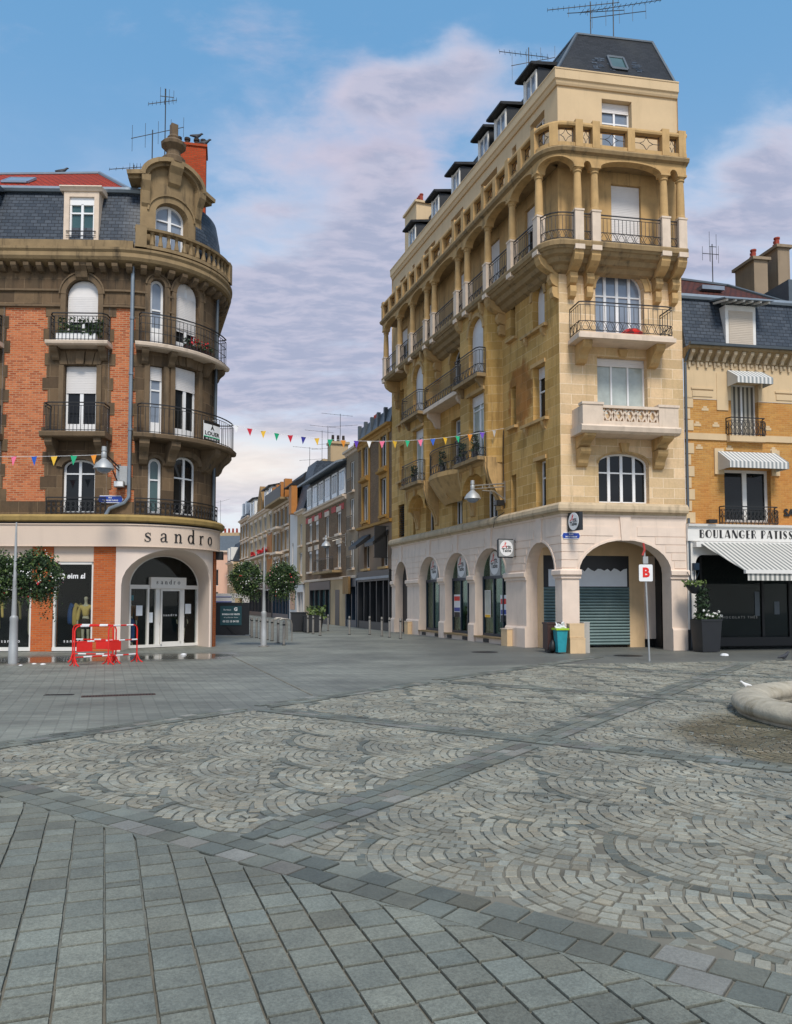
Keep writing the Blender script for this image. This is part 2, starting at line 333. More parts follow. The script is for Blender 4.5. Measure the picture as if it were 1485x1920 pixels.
# ------------------------------------------------------------------ mesh builder
class MB:
    def __init__(s, f=None):
        s.f = f or Turned(0, 0, 0); s.v = []; s.fc = []; s.uv = []
    def face(s, pts):
        a, b, c = (Vector(pts[i]) for i in (0, 1, 2))
        n = (b - a).cross(c - a)
        if n.length < 1e-9 and len(pts) > 3: n = (c - a).cross(Vector(pts[3]) - a)
        ax = max(range(3), key=lambda i: abs(n[i]))
        k = len(s.v); s.v += [s.f(*p) for p in pts]; s.fc.append(list(range(k, k + len(pts))))
        if ax == 0: s.uv += [(p[1], p[2]) for p in pts]
        elif ax == 1: s.uv += [(p[0], p[2]) for p in pts]
        else: s.uv += [(p[0], p[1]) for p in pts]
    def wface(s, pts, uv=None):
        k = len(s.v); s.v += [tuple(p) for p in pts]; s.fc.append(list(range(k, k + len(pts))))
        s.uv += uv or [(p[0], p[2]) for p in pts]
    def box(s, s0, s1, d0, d1, z0, z1):
        br = s.f.br(s0, s1)
        for a, b in zip(br, br[1:]):
            s.face([(a, d1, z0), (b, d1, z0), (b, d1, z1), (a, d1, z1)])
            s.face([(b, d0, z0), (a, d0, z0), (a, d0, z1), (b, d0, z1)])
            s.face([(a, d1, z1), (b, d1, z1), (b, d0, z1), (a, d0, z1)])
            s.face([(a, d0, z0), (b, d0, z0), (b, d1, z0), (a, d1, z0)])
        s.face([(s0, d0, z0), (s0, d1, z0), (s0, d1, z1), (s0, d0, z1)])
        s.face([(s1, d1, z0), (s1, d0, z0), (s1, d0, z1), (s1, d1, z1)])
        return s
    def sweep(s, prof, s0, s1, caps=True):
        # closed (d, z) outline swept along the path
        br = s.f.br(s0, s1); n = len(prof)
        for a, b in zip(br, br[1:]):
            for i in range(n):
                p, q = prof[i], prof[(i + 1) % n]
                s.face([(a, p[0], p[1]), (b, p[0], p[1]), (b, q[0], q[1]), (a, q[0], q[1])])
        if caps:
            s.face([(s0, p[0], p[1]) for p in prof]); s.face([(s1, p[0], p[1]) for p in reversed(prof)])
        return s
    def prism(s, poly, d0, d1):
        # (s, z) outline pushed out from d0 to d1
        s.face([(a, d1, z) for a, z in poly]); s.face([(a, d0, z) for a, z in reversed(poly)])
        n = len(poly)
        for i in range(n):
            p, q = poly[i], poly[(i + 1) % n]
            s.face([(q[0], d1, q[1]), (p[0], d1, p[1]), (p[0], d0, p[1]), (q[0], d0, q[1])])
        return s
    def slab(s, poly, z0, z1):
        # (s, d) plan outline between two heights
        s.face([(a, d, z1) for a, d in poly]); s.face([(a, d, z0) for a, d in reversed(poly)])
        n = len(poly)
        for i in range(n):
            p, q = poly[i], poly[(i + 1) % n]
            s.face([(p[0], p[1], z0), (q[0], q[1], z0), (q[0], q[1], z1), (p[0], p[1], z1)])
        return s
    def ribbon(s, pts, w, d0, d1):
        # a band of width w (to the left of travel) along (s, z) points, from depth d0 to d1
        n = len(pts); off = []
        for i in range(n):
            a = pts[max(0, i - 1)]; b = pts[min(n - 1, i + 1)]
            dx, dz = b[0] - a[0], b[1] - a[1]; L = math.hypot(dx, dz) or 1
            off.append((pts[i][0] - dz / L * w, pts[i][1] + dx / L * w))
        for i in range(n - 1):
            p, q, r, t = pts[i], pts[i + 1], off[i + 1], off[i]
            s.face([(p[0], d1, p[1]), (q[0], d1, q[1]), (r[0], d1, r[1]), (t[0], d1, t[1])])
            s.face([(q[0], d1, q[1]), (p[0], d1, p[1]), (p[0], d0, p[1]), (q[0], d0, q[1])])
            s.face([(t[0], d1, t[1]), (r[0], d1, r[1]), (r[0], d0, r[1]), (t[0], d0, t[1])])
        for i in (0, n - 1):
            s.face([(pts[i][0], d0, pts[i][1]), (pts[i][0], d1, pts[i][1]), (off[i][0], d1, off[i][1]), (off[i][0], d0, off[i][1])])
        return s
    def bar(s, p, q, r=.01, n=4, local=True, r2=None):
        p = Vector(s.f(*p) if local else p); q = Vector(s.f(*q) if local else q); t = q - p
        if t.length < 1e-6: return s
        t.normalize(); u = t.cross(Vector((0, 0, 1)) if abs(t.z) < .9 else Vector((1, 0, 0))).normalized(); w = t.cross(u)
        r2 = r if r2 is None else r2
        A = [p + (u * math.cos(2 * math.pi * (i + .5) / n) + w * math.sin(2 * math.pi * (i + .5) / n)) * r for i in range(n)]
        B = [q + (u * math.cos(2 * math.pi * (i + .5) / n) + w * math.sin(2 * math.pi * (i + .5) / n)) * r2 for i in range(n)]
        for i in range(n):
            j = (i + 1) % n; s.wface([A[i], A[j], B[j], B[i]])
        s.wface(A[::-1]); s.wface(B)
        return s
    def tube(s, pts, r, n=8, local=True):
        P = [Vector(s.f(*p) if local else p) for p in pts]; rs = r if isinstance(r, (list, tuple)) else [r] * len(P); rings = []
        u = None
        for i, p in enumerate(P):
            t = (P[min(i + 1, len(P) - 1)] - P[max(i - 1, 0)]).normalized()
            if u is None: u = t.cross(Vector((0, 0, 1)) if abs(t.z) < .9 else Vector((1, 0, 0))).normalized()
            u = (u - t * u.dot(t)).normalized(); w = t.cross(u)
            rings.append([p + (u * math.cos(2 * math.pi * k / n) + w * math.sin(2 * math.pi * k / n)) * rs[i] for k in range(n)])
        for A, B in zip(rings, rings[1:]):
            for k in range(n):
                j = (k + 1) % n; s.wface([A[k], A[j], B[j], B[k]])
        s.wface(rings[0][::-1]); s.wface(rings[-1])
        return s
    def lathe(s, a, d, prof, n=14):
        cx, cy, _ = s.f(a, d, 0)
        zo = s.f(a, d, 0)[2]
        for (r0, z0), (r1, z1) in zip(prof, prof[1:]):
            for k in range(n):
                t0, t1 = 2 * math.pi * k / n, 2 * math.pi * (k + 1) / n
                pts = [(cx + r0 * math.cos(t0), cy + r0 * math.sin(t0), z0 + zo), (cx + r0 * math.cos(t1), cy + r0 * math.sin(t1), z0 + zo),
                       (cx + r1 * math.cos(t1), cy + r1 * math.sin(t1), z1 + zo), (cx + r1 * math.cos(t0), cy + r1 * math.sin(t0), z1 + zo)]
                if r0 < 1e-6: pts = pts[1:]
                elif r1 < 1e-6: pts = pts[:3]
                s.wface(pts)
        return s
    def ring(s, c, rs, rz, r=.008, n=10, d=0.):
        P = [(c[0] + rs * math.cos(2 * math.pi * i / n), d, c[1] + rz * math.sin(2 * math.pi * i / n)) for i in range(n + 1)]
        for p, q in zip(P, P[1:]): s.bar(p, q, r)
        return s
    def pieces(s, name, mat, parent=None, **kw):
        # every loose piece as a part of its own
        key = {}; par = list(range(len(s.fc)))
        def find(i):
            while par[i] != i: par[i] = par[par[i]]; i = par[i]
            return i
        for i, fc in enumerate(s.fc):
            for v in fc:
                k = tuple(round(c, 3) for c in s.v[v])
                if k in key: par[find(i)] = find(key[k])
                else: key[k] = i
        grp = {}; off = 0
        for i, fc in enumerate(s.fc):
            g_ = grp.setdefault(find(i), MB(s.f)); k = len(g_.v)
            g_.v += [s.v[v] for v in fc]; g_.fc.append(list(range(k, k + len(fc)))); g_.uv += s.uv[off:off + len(fc)]; off += len(fc)
        return [q.build(name, mat, parent, **kw) for q in grp.values()]
    def build(s, name, mat, parent=None, smooth=False, label=None, ang=35):
        me = bpy.data.meshes.new(name); me.from_pydata(s.v, [], s.fc)
        uvl = me.uv_layers.new(name='uv'); uvl.data.foreach_set('uv', np.array(s.uv, dtype=np.float32).ravel())
        if smooth:
            bm = bmesh.new(); bm.from_mesh(me); bmesh.ops.remove_doubles(bm, verts=bm.verts, dist=2e-4); bmesh.ops.recalc_face_normals(bm, faces=bm.faces); bm.to_mesh(me); bm.free()
            me.polygons.foreach_set('use_smooth', [True] * len(me.polygons)); me.set_sharp_from_angle(angle=R_(ang))
        me.update()
        me.materials.append(M[mat] if isinstance(mat, str) else mat)
        return link(me, name, parent, label)
ROOT = {}
def link(data, name, parent=None, label=None):
    o = bpy.data.objects.new(name, data); COL.objects.link(o)
    if parent is not None:
        o.parent = parent
        if parent.name in ROOT: o.matrix_parent_inverse = ROOT[parent.name].inverted()
    if label: o['label'] = label
    return o
def tag(o, label=None, cat=None, group=None, kind=None):
    for k, v in (('label', label), ('category', cat), ('group', group), ('kind', kind)):
        if v: o[k] = v
    return o
def thing(name, label, cat, loc=(0, 0, 0), group=None):
    o = bpy.data.objects.new(name, None); COL.objects.link(o); o.location = loc; o.empty_display_size = .3
    ROOT[o.name] = Matrix.Translation(loc)
    return tag(o, label, cat, group)
def struct(o): o['kind'] = 'structure'; return o
def copy_thing(root, loc, label, rotz=0., group=None):
    # a copy of a thing with its parts and sub-parts
    r = root.copy(); COL.objects.link(r); r.location = loc; r.rotation_euler = (0, 0, rotz); r['label'] = label
    if group: r['group'] = group
    for ch in list(root.children):
        c = ch.copy(); COL.objects.link(c); c.parent = r
        for gch in list(ch.children):
            e = gch.copy(); COL.objects.link(e); e.parent = c
    return r
# ------------------------------------------------------------------ walls with openings
def oz(o, s):
    if not o[4]: return o[3]
    u = (s - (o[0] + o[1]) / 2) / ((o[1] - o[0]) / 2)
    return o[3] + o[4] * math.sqrt(max(0., 1 - u * u))
def wall(mb, s0, s1, z0, z1, ops=(), d=0., dep=.3):
    zt = z1 if callable(z1) else (lambda q: z1)
    br = set(mb.f.br(s0, s1))
    for o in ops:
        br |= {o[0], o[1]}
        if o[4]:
            c, h = (o[0] + o[1]) / 2, (o[1] - o[0]) / 2
            br |= {c + h * math.sin(math.pi / 2 * k / 8) for k in range(-8, 9)}
    if callable(z1): br |= {s0 + (s1 - s0) * k / 28 for k in range(29)}
    br = sorted(b for b in br if s0 - 1e-6 <= b <= s1 + 1e-6)
    bb = [br[0]]
    for b in br[1:]:
        if b - bb[-1] > 1e-4: bb.append(b)
    for a, b in zip(bb, bb[1:]):
        m = (a + b) / 2; ca = cb = z0
        for o in sorted((o for o in ops if o[0] < m < o[1]), key=lambda o: o[2]):
            if o[2] > max(ca, cb) + 1e-5:
                mb.face([(a, d, ca), (b, d, cb), (b, d, o[2]), (a, d, o[2])])
                mb.face([(a, d, o[2]), (b, d, o[2]), (b, d - dep, o[2]), (a, d - dep, o[2])])
            ca, cb = oz(o, a), oz(o, b)
            if max(ca, cb) < zt(m) - 1e-4: mb.face([(a, d - dep, ca), (b, d - dep, cb), (b, d, cb), (a, d, ca)])
        if min(ca, cb) < zt(m) - 1e-4: mb.face([(a, d, ca), (b, d, cb), (b, d, max(cb, zt(b))), (a, d, max(ca, zt(a)))])
    for o in ops:
        if s0 - 1e-6 <= o[0] <= s1: mb.face([(o[0], d, o[2]), (o[0], d - dep, o[2]), (o[0], d - dep, o[3]), (o[0], d, o[3])])
        if s0 <= o[1] <= s1 + 1e-6: mb.face([(o[1], d - dep, o[2]), (o[1], d, o[2]), (o[1], d, o[3]), (o[1], d - dep, o[3])])
    return mb
def outline(o, inset=0., n=14):
    s0, s1, z0, zs, ri = o[0] + inset, o[1] - inset, o[2] + inset, o[3], o[4]
    q = (s0, s1, z0, zs, max(0, ri - inset)) if ri else (s0, s1, z0, zs - inset, 0)
    P = [(s0, z0), (s1, z0)]
    if ri:
        c, h = (s0 + s1) / 2, (s1 - s0) / 2
        P += [(c + h * math.cos(math.pi * k / n), q[3] + q[4] * math.sin(math.pi * k / n)) for k in range(n + 1)]
    else: P += [(s1, q[3]), (s0, q[3])]
    return P, q
def arch_pts(o, grow=0., n=16):
    c, h = (o[0] + o[1]) / 2, (o[1] - o[0]) / 2 + grow
    return [(c - h * math.cos(math.pi * k / n), o[3] + (o[4] + grow) * math.sin(math.pi * k / n)) for k in range(n + 1)]
def window(par, f, o, d=-.2, leaves=2, transom=None, shut=0., glass_='glass_dark', fm='white_pvc', fw=.06, low=0., mw=.07, name='window', smat='shutter_white', label=None):
    mb = MB(f); P, q = outline(o)
    Pi, qi = outline(o, fw)
    n = len(P)
    for i in range(n):
        j = (i + 1) % n; a, b, c, e = P[i], P[j], Pi[j], Pi[i]
        mb.face([(a[0], d, a[1]), (b[0], d, b[1]), (c[0], d, c[1]), (e[0], d, e[1])])
        mb.face([(e[0], d, e[1]), (c[0], d, c[1]), (c[0], d - .06, c[1]), (e[0], d - .06, e[1])])
    s0, s1 = o[0], o[1]
    for k in range(1, leaves):
        x = s0 + (s1 - s0) * k / leaves; mb.box(x - mw / 2, x + mw / 2, d - .05, d + .012, qi[2], oz(qi, x) - .002)
    for tz in ([transom] if isinstance(transom, (int, float)) else (transom or [])):
        mb.box(qi[0], qi[1], d - .045, d + .006, tz - .025, tz + .025)
    if low: mb.box(qi[0], qi[1], d - .05, d + .004, qi[2], qi[2] + low)
    w = mb.build(name, fm, par, label=label)
    g_ = MB(f); g_.prism(outline(o, fw - .01)[0], d - .05, d - .035); g_.build('pane', glass_, w)
    if shut:
        top = q[3] + q[4]; zb = top - (top - q[2]) * shut; sm = MB(f)
        if o[4]:
            P2 = [p for p in outline(o, .03, 20)[0] if p[1] > zb]
            qq = outline(o, .03)[1]
            sm.prism([(qq[0], zb), (qq[1], zb)] + [p for p in P2 if p[1] >= qq[3]] if zb < qq[3] else [(0, 0)] * 3, d + .004, d + .03)
            z = zb + .08
            while z < qq[3]: sm.box(qq[0], qq[1], d + .03, d + .036, z, z + .045); z += .06
        else:
            z = zb; t = top - .02
            sm.box(s0 + .02, s1 - .02, d + .004, d + .02, zb, t)
            while z < t - .045: sm.box(s0 + .021, s1 - .021, d + .02, d + .03, z + .004, z + .05); z += .058
        sm.build('roller_shutter', smat, w)
    return w
def along(pts):
    L = [0.]
    for p, q in zip(pts, pts[1:]): L.append(L[-1] + math.hypot(q[0] - p[0], q[1] - p[1]))
    def at(t):
        t = min(max(t, 0), L[-1])
        for i in range(len(pts) - 1):
            if t <= L[i + 1] + 1e-9:
                k = (t - L[i]) / max(1e-9, L[i + 1] - L[i]); return (pts[i][0] + (pts[i + 1][0] - pts[i][0]) * k, pts[i][1] + (pts[i + 1][1] - pts[i][1]) * k)
    return L[-1], at
def railing(mb, pts, z0, z1, sp=.12, style='ring', r=.011):
    Lt, at = along(pts)
    m = max(1, int(Lt / .25)); K = [Lt * i / m for i in range(m + 1)]
    def line(z, rr):
        for a, b in zip(K, K[1:]): mb.bar((*at(a), z), (*at(b), z), rr)
    line(z1, .024); line(z0 + .05, .014)
    zm = z0 + (z1 - z0) * (.36 if style in ('ring', 'arc') else 0); zt = z1 - .10
    if style in ('ring', 'arc'): line(zm, .014)
    line(zt, .012)
    n = max(2, round(Lt / sp))
    for i in range(n + 1):
        x, dd = at(Lt * i / n); big = i in (0, n)
        mb.bar((x, dd, z0 if big or style not in ('ring', 'arc') else zm), (x, dd, z1 if big else zt), r * 1.5 if big else r)
    if style in ('ring', 'arc'):
        w = (.30 if style == 'arc' else .26); k = max(1, round(Lt / w)); w = Lt / k; h = zm - z0 - .05
        for i in range(k):
            c = (i + .5) * w
            for j in range(10):
                a0, a1 = 2 * math.pi * j / 10, 2 * math.pi * (j + 1) / 10
                p, q = at(c + w * .5 * math.cos(a0)), at(c + w * .5 * math.cos(a1))
                mb.bar((*p, z0 + .05 + h * (.5 + .5 * math.sin(a0))), (*q, z0 + .05 + h * (.5 + .5 * math.sin(a1))), r * .9)
            if style == 'arc':
                p, q, m_ = at(c - w / 2), at(c + w / 2), at(c)
                mb.bar((*p, z0 + .05), (*m_, zm), r * .8); mb.bar((*m_, zm), (*q, z0 + .05), r * .8)
    if style == 'scroll':
        k = max(1, round(Lt / .16)); w = Lt / k; h = z1 - z0 - .05
        for i in range(k):
            c = (i + .5) * w
            for zc, rz in ((.28, .22), (.68, .18)):
                for j in range(8):
                    a0, a1 = 2 * math.pi * j / 8, 2 * math.pi * (j + 1) / 8
                    p, q = at(c + w * .45 * math.cos(a0)), at(c + w * .45 * math.cos(a1))
                    mb.bar((*p, z0 + h * (zc + rz * math.sin(a0))), (*q, z0 + h * (zc + rz * math.sin(a1))), r * .9)
    if style == 'grid':
        for z in (z0 + (z1 - z0) * .35, z0 + (z1 - z0) * .65): line(z, .011)
    return mb
def console(mb, s0, s1, D, z0, z1, d=0.):
    h = z1 - z0
    mb.sweep([(d, z1), (d + D, z1), (d + D, z1 - .2 * h), (d + .88 * D, z1 - .34 * h), (d + .62 * D, z1 - .5 * h), (d + .5 * D, z1 - .62 * h), (d + .42 * D, z1 - .8 * h), (d + .25 * D, z0 + .04 * h), (d, z0)], s0, s1)
# ------------------------------------------------------------------ lettering
def text(txt, size, parent, mat, f, s, z, d, depth=.01, align='CENTER', name='lettering', bold=0., squash=1., mirror=False):
    cu = bpy.data.curves.new('t', 'FONT'); cu.body = txt; cu.size = size; cu.align_x = align; cu.align_y = 'CENTER'; cu.extrude = depth / 2; cu.offset = bold; cu.resolution_u = 3
    ob = bpy.data.objects.new('t', cu); COL.objects.link(ob)
    me = bpy.data.meshes.new_from_object(ob); bpy.data.objects.remove(ob); bpy.data.curves.remove(cu)
    k = -1 if mirror else 1
    for v in me.vertices:
        v.co = f(s + v.co.x * squash * k, d + v.co.z + depth / 2, z + v.co.y)
    me.materials.clear(); me.materials.append(M[mat]); me.name = name
    return link(me, name, parent)
def smoothpts(P, n=5):
    if len(P) < 3: return P
    o = []
    for i in range(len(P) - 1):
        p0, p1, p2, p3 = P[max(i - 1, 0)], P[i], P[i + 1], P[min(i + 2, len(P) - 1)]
        for k in range(n):
            t = k / n
            o.append(tuple(.5 * (2 * b + (c - a) * t + (2 * a - 5 * b + 4 * c - e) * t * t + (3 * b - a - 3 * c + e) * t ** 3) for a, b, c, e in zip(p0, p1, p2, p3)))
    return o + [P[-1]]
def stroke(mb, P, s, z, k, d, dep):
    # P: (x, y, width) points; drawn as a solid ribbon of changing width
    Q = smoothpts(P); n = len(Q); A = []; B = []
    for i in range(n):
        a, b = Q[max(0, i - 1)], Q[min(n - 1, i + 1)]; dx, dz = b[0] - a[0], b[1] - a[1]; L = math.hypot(dx, dz) or 1; w = Q[i][2] / 2
        A.append((s + k * (Q[i][0] - dz / L * w), z + k * (Q[i][1] + dx / L * w))); B.append((s + k * (Q[i][0] + dz / L * w), z + k * (Q[i][1] - dx / L * w)))
    for i in range(n - 1):
        mb.face([(B[i][0], d + dep, B[i][1]), (B[i + 1][0], d + dep, B[i + 1][1]), (A[i + 1][0], d + dep, A[i + 1][1]), (A[i][0], d + dep, A[i][1])])
        for C in (A, B): mb.face([(C[i][0], d, C[i][1]), (C[i + 1][0], d, C[i + 1][1]), (C[i + 1][0], d + dep, C[i + 1][1]), (C[i][0], d + dep, C[i][1])])
def oval(cx, cy, rx, ry, thin, thick, a0=0, a1=360, n=14):
    return [(cx + rx * math.cos(R_(a0 + (a1 - a0) * i / n)), cy + ry * math.sin(R_(a0 + (a1 - a0) * i / n)), thin + (thick - thin) * abs(math.cos(R_(a0 + (a1 - a0) * i / n))) ** 1.3) for i in range(n + 1)]
T_, K_ = .055, .17
SERIF = {
 's': [[(.62, .70, T_), (.52, .90, T_), (.36, .95, T_), (.17, .80, .10), (.24, .60, K_), (.46, .46, K_), (.62, .26, .12), (.50, .06, T_), (.32, .03, T_), (.16, .12, T_), (.10, .30, T_)], [(.62, .68, .04), (.62, .97, .04)], [(.10, .02, .04), (.10, .30, .04)]],
 'a': [[(.20, .72, .14), (.22, .84, .10), (.40, .95, T_), (.58, .86, .12), (.62, .66, K_), (.62, .20, K_), (.68, .06, .10), (.84, .06, T_)], [(.60, .57, T_), (.36, .50, T_), (.16, .32, .13), (.22, .09, .10), (.40, .05, T_), (.60, .20, T_)]],
 'n': [[(.20, .0, K_), (.20, .93, K_)], [(.02, .92, T_), (.22, .92, T_)], [(.02, .02, T_), (.40, .02, T_)], [(.27, .72, T_), (.44, .92, .07), (.62, .90, .11), (.70, .66, K_), (.70, .3, K_), (.70, 0, K_)], [(.52, .02, T_), (.90, .02, T_)]],
 'd': [oval(.40, .48, .30, .45, T_, K_), [(.72, .0, K_), (.72, 1.52, K_)], [(.54, 1.50, T_), (.76, 1.50, T_)], [(.70, .02, T_), (.90, .02, T_)]],
 'r': [[(.22, .0, K_), (.22, .93, K_)], [(.04, .92, T_), (.24, .92, T_)], [(.04, .02, T_), (.46, .02, T_)], [(.28, .66, T_), (.38, .88, .07), (.54, .94, .10), (.64, .84, .14)]],
 'o': [oval(.42, .48, .33, .45, T_, K_)]}
H_, V_ = .045, .26
DECO = {
 'B': (.62, [[(.13, 0, V_), (.13, 1, V_)], [(.13, .98, H_), (.42, .98, H_), (.52, .78, H_), (.40, .55, H_), (.2, .55, H_)], [(.2, .53, H_), (.46, .53, H_), (.59, .28, H_), (.46, .02, H_), (.13, .02, H_)]]),
 'O': (.82, [oval(.40, .5, .30, .44, H_, .30, 90, 270), oval(.42, .5, .36, .48, H_, H_ + .01, -90, 90)]),
 'U': (.66, [[(.13, .2, V_), (.13, 1, V_)], [(.06, .26, .1), (.12, .08, .1), (.30, .03, H_), (.52, .06, H_), (.58, .3, H_), (.58, 1, H_)]]),
 'L': (.52, [[(.13, 0, V_), (.13, 1, V_)], [(.13, .02, H_), (.50, .02, H_)]]),
 'A': (.78, [[(.02, 0, H_), (.34, 1, H_)], [(.40, 1, .24), (.66, 0, .24)], [(.12, .25, H_), (.6, .25, H_)]]),
 'N': (.76, [[(.03, 0, H_), (.03, 1, H_)], [(.13, 1, .25), (.62, 0, .25)], [(.72, 0, H_), (.72, 1, H_)]]),
 'G': (.76, [oval(.40, .5, .30, .44, H_, .30, 90, 270), [(.40, .97, H_), (.6, .93, H_), (.7, .75, H_)], [(.40, .03, H_), (.6, .06, H_), (.70, .25, H_), (.70, .42, H_)], [(.45, .42, H_), (.72, .42, H_)]]),
 'E': (.54, [[(.13, 0, V_), (.13, 1, V_)], [(.13, .98, H_), (.5, .98, H_)], [(.13, .5, H_), (.45, .5, H_)], [(.13, .02, H_), (.5, .02, H_)]]),
 'R': (.66, [[(.13, 0, V_), (.13, 1, V_)], [(.13, .98, H_), (.42, .98, H_), (.56, .76, H_), (.42, .52, H_), (.2, .52, H_)], [(.36, .5, H_), (.62, 0, H_)]]),
 'P': (.60, [[(.13, 0, V_), (.13, 1, V_)], [(.13, .98, H_), (.42, .98, H_), (.56, .74, H_), (.42, .48, H_), (.2, .48, H_)]]),
 'T': (.60, [[(.28, 0, V_), (.28, 1, V_)], [(.0, .98, H_), (.58, .98, H_)]]),
 'I': (.32, [[(.13, 0, V_), (.13, 1, V_)]]),
 'S': (.60, [[(.52, .80, H_), (.40, .96, H_), (.2, .93, .08), (.12, .72, .18), (.28, .5, .27), (.46, .28, .18), (.38, .06, .08), (.18, .03, H_), (.04, .2, H_)]]),
 ' ': (.34, [])}
# ------------------------------------------------------------------ bodies grown from a skeleton
def skin(name, joints, bones, mat, parent=None, sub=2, mats=None):
    me = bpy.data.meshes.new(name); me.from_pydata([j[:3] for j in joints], bones, [])
    o = link(me, name, parent)
    me.materials.append(M[mat])
    bm = bmesh.new(); bm.from_mesh(me); lay = bm.verts.layers.skin.verify()
    for i, v in enumerate(bm.verts):
        r = joints[i][3]; v[lay].radius = r if isinstance(r, tuple) else (r, r); v[lay].use_root = (i == 0)
    bm.to_mesh(me); bm.free()
    sk = o.modifiers.new('skin', 'SKIN'); sk.use_smooth_shade = True; sk.branch_smoothing = .4
    o.modifiers.new('sub', 'SUBSURF').levels = sub; o.modifiers['sub'].render_levels = sub
    return o
# ------------------------------------------------------------------ paving
def stone_mat(name, rough=.62, speck=.5, spark=60., stain=False):
    m, t, b = newmat(name)
    oc = t.add('ShaderNodeTexCoord').outputs['Object']
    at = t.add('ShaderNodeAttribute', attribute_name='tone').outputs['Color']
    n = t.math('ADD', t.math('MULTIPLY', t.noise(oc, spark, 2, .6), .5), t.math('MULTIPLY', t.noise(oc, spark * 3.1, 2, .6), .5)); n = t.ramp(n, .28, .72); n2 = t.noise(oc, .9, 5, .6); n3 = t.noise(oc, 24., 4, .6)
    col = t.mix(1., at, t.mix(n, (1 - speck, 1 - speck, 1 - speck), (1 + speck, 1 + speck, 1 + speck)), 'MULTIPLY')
    col = t.mix(1., col, t.mix(t.ramp(n2, .3, .7), (.74, .745, .74), (1.17, 1.16, 1.12)), 'MULTIPLY')
    col = t.mix(1., col, t.mix(n3, (.85, .85, .85), (1.15, 1.15, 1.15)), 'MULTIPLY')
    spots = t.add('ShaderNodeTexVoronoi'); spots.inputs['Scale'].default_value = 2.2; t.l.new(oc, spots.inputs['Vector'])
    sr = t.noise(oc, 3.1, 1, .5)
    col = t.mix(t.math('MULTIPLY', t.math('LESS_THAN', spots.outputs['Distance'], t.math('MULTIPLY', t.ramp(sr, .56, .75), .075)), .75), col, (.025, .028, .03))
    rg = t.math('MULTIPLY_ADD', n3, .25, rough - .12)
    if stain:      # damp, mossy ground that the fountain keeps wet
        sx, sy, _ = t.sep(oc)[:3]
        a = t.math('DIVIDE', t.math('SUBTRACT', sx, 5.6), 2.1); c = t.math('DIVIDE', t.math('SUBTRACT', sy, 9.7), 2.4)
        r = t.math('ADD', t.math('ADD', t.math('MULTIPLY', a, a), t.math('MULTIPLY', c, c)), t.math('MULTIPLY', t.noise(oc, .8, 4, .6), 1.1))
        f = t.ramp(r, 1.75, 1.25)
        col = t.mix(f, col, t.mix(1., col, (.42, .39, .30), 'MULTIPLY')); rg = t.math('SUBTRACT', rg, t.math('MULTIPLY', f, .25))
    t.l.new(col, b.inputs['Base Color']); t.l.new(rg, b.inputs['Roughness'])
    bumpit(t, b, t.math('ADD', t.math('MULTIPLY', n, .25), n3), .4, .006)
    return m
M['setts'] = stone_mat('setts', .62, .22, 55., True); M['slabs'] = stone_mat('slabs', .58, .36, 75.)
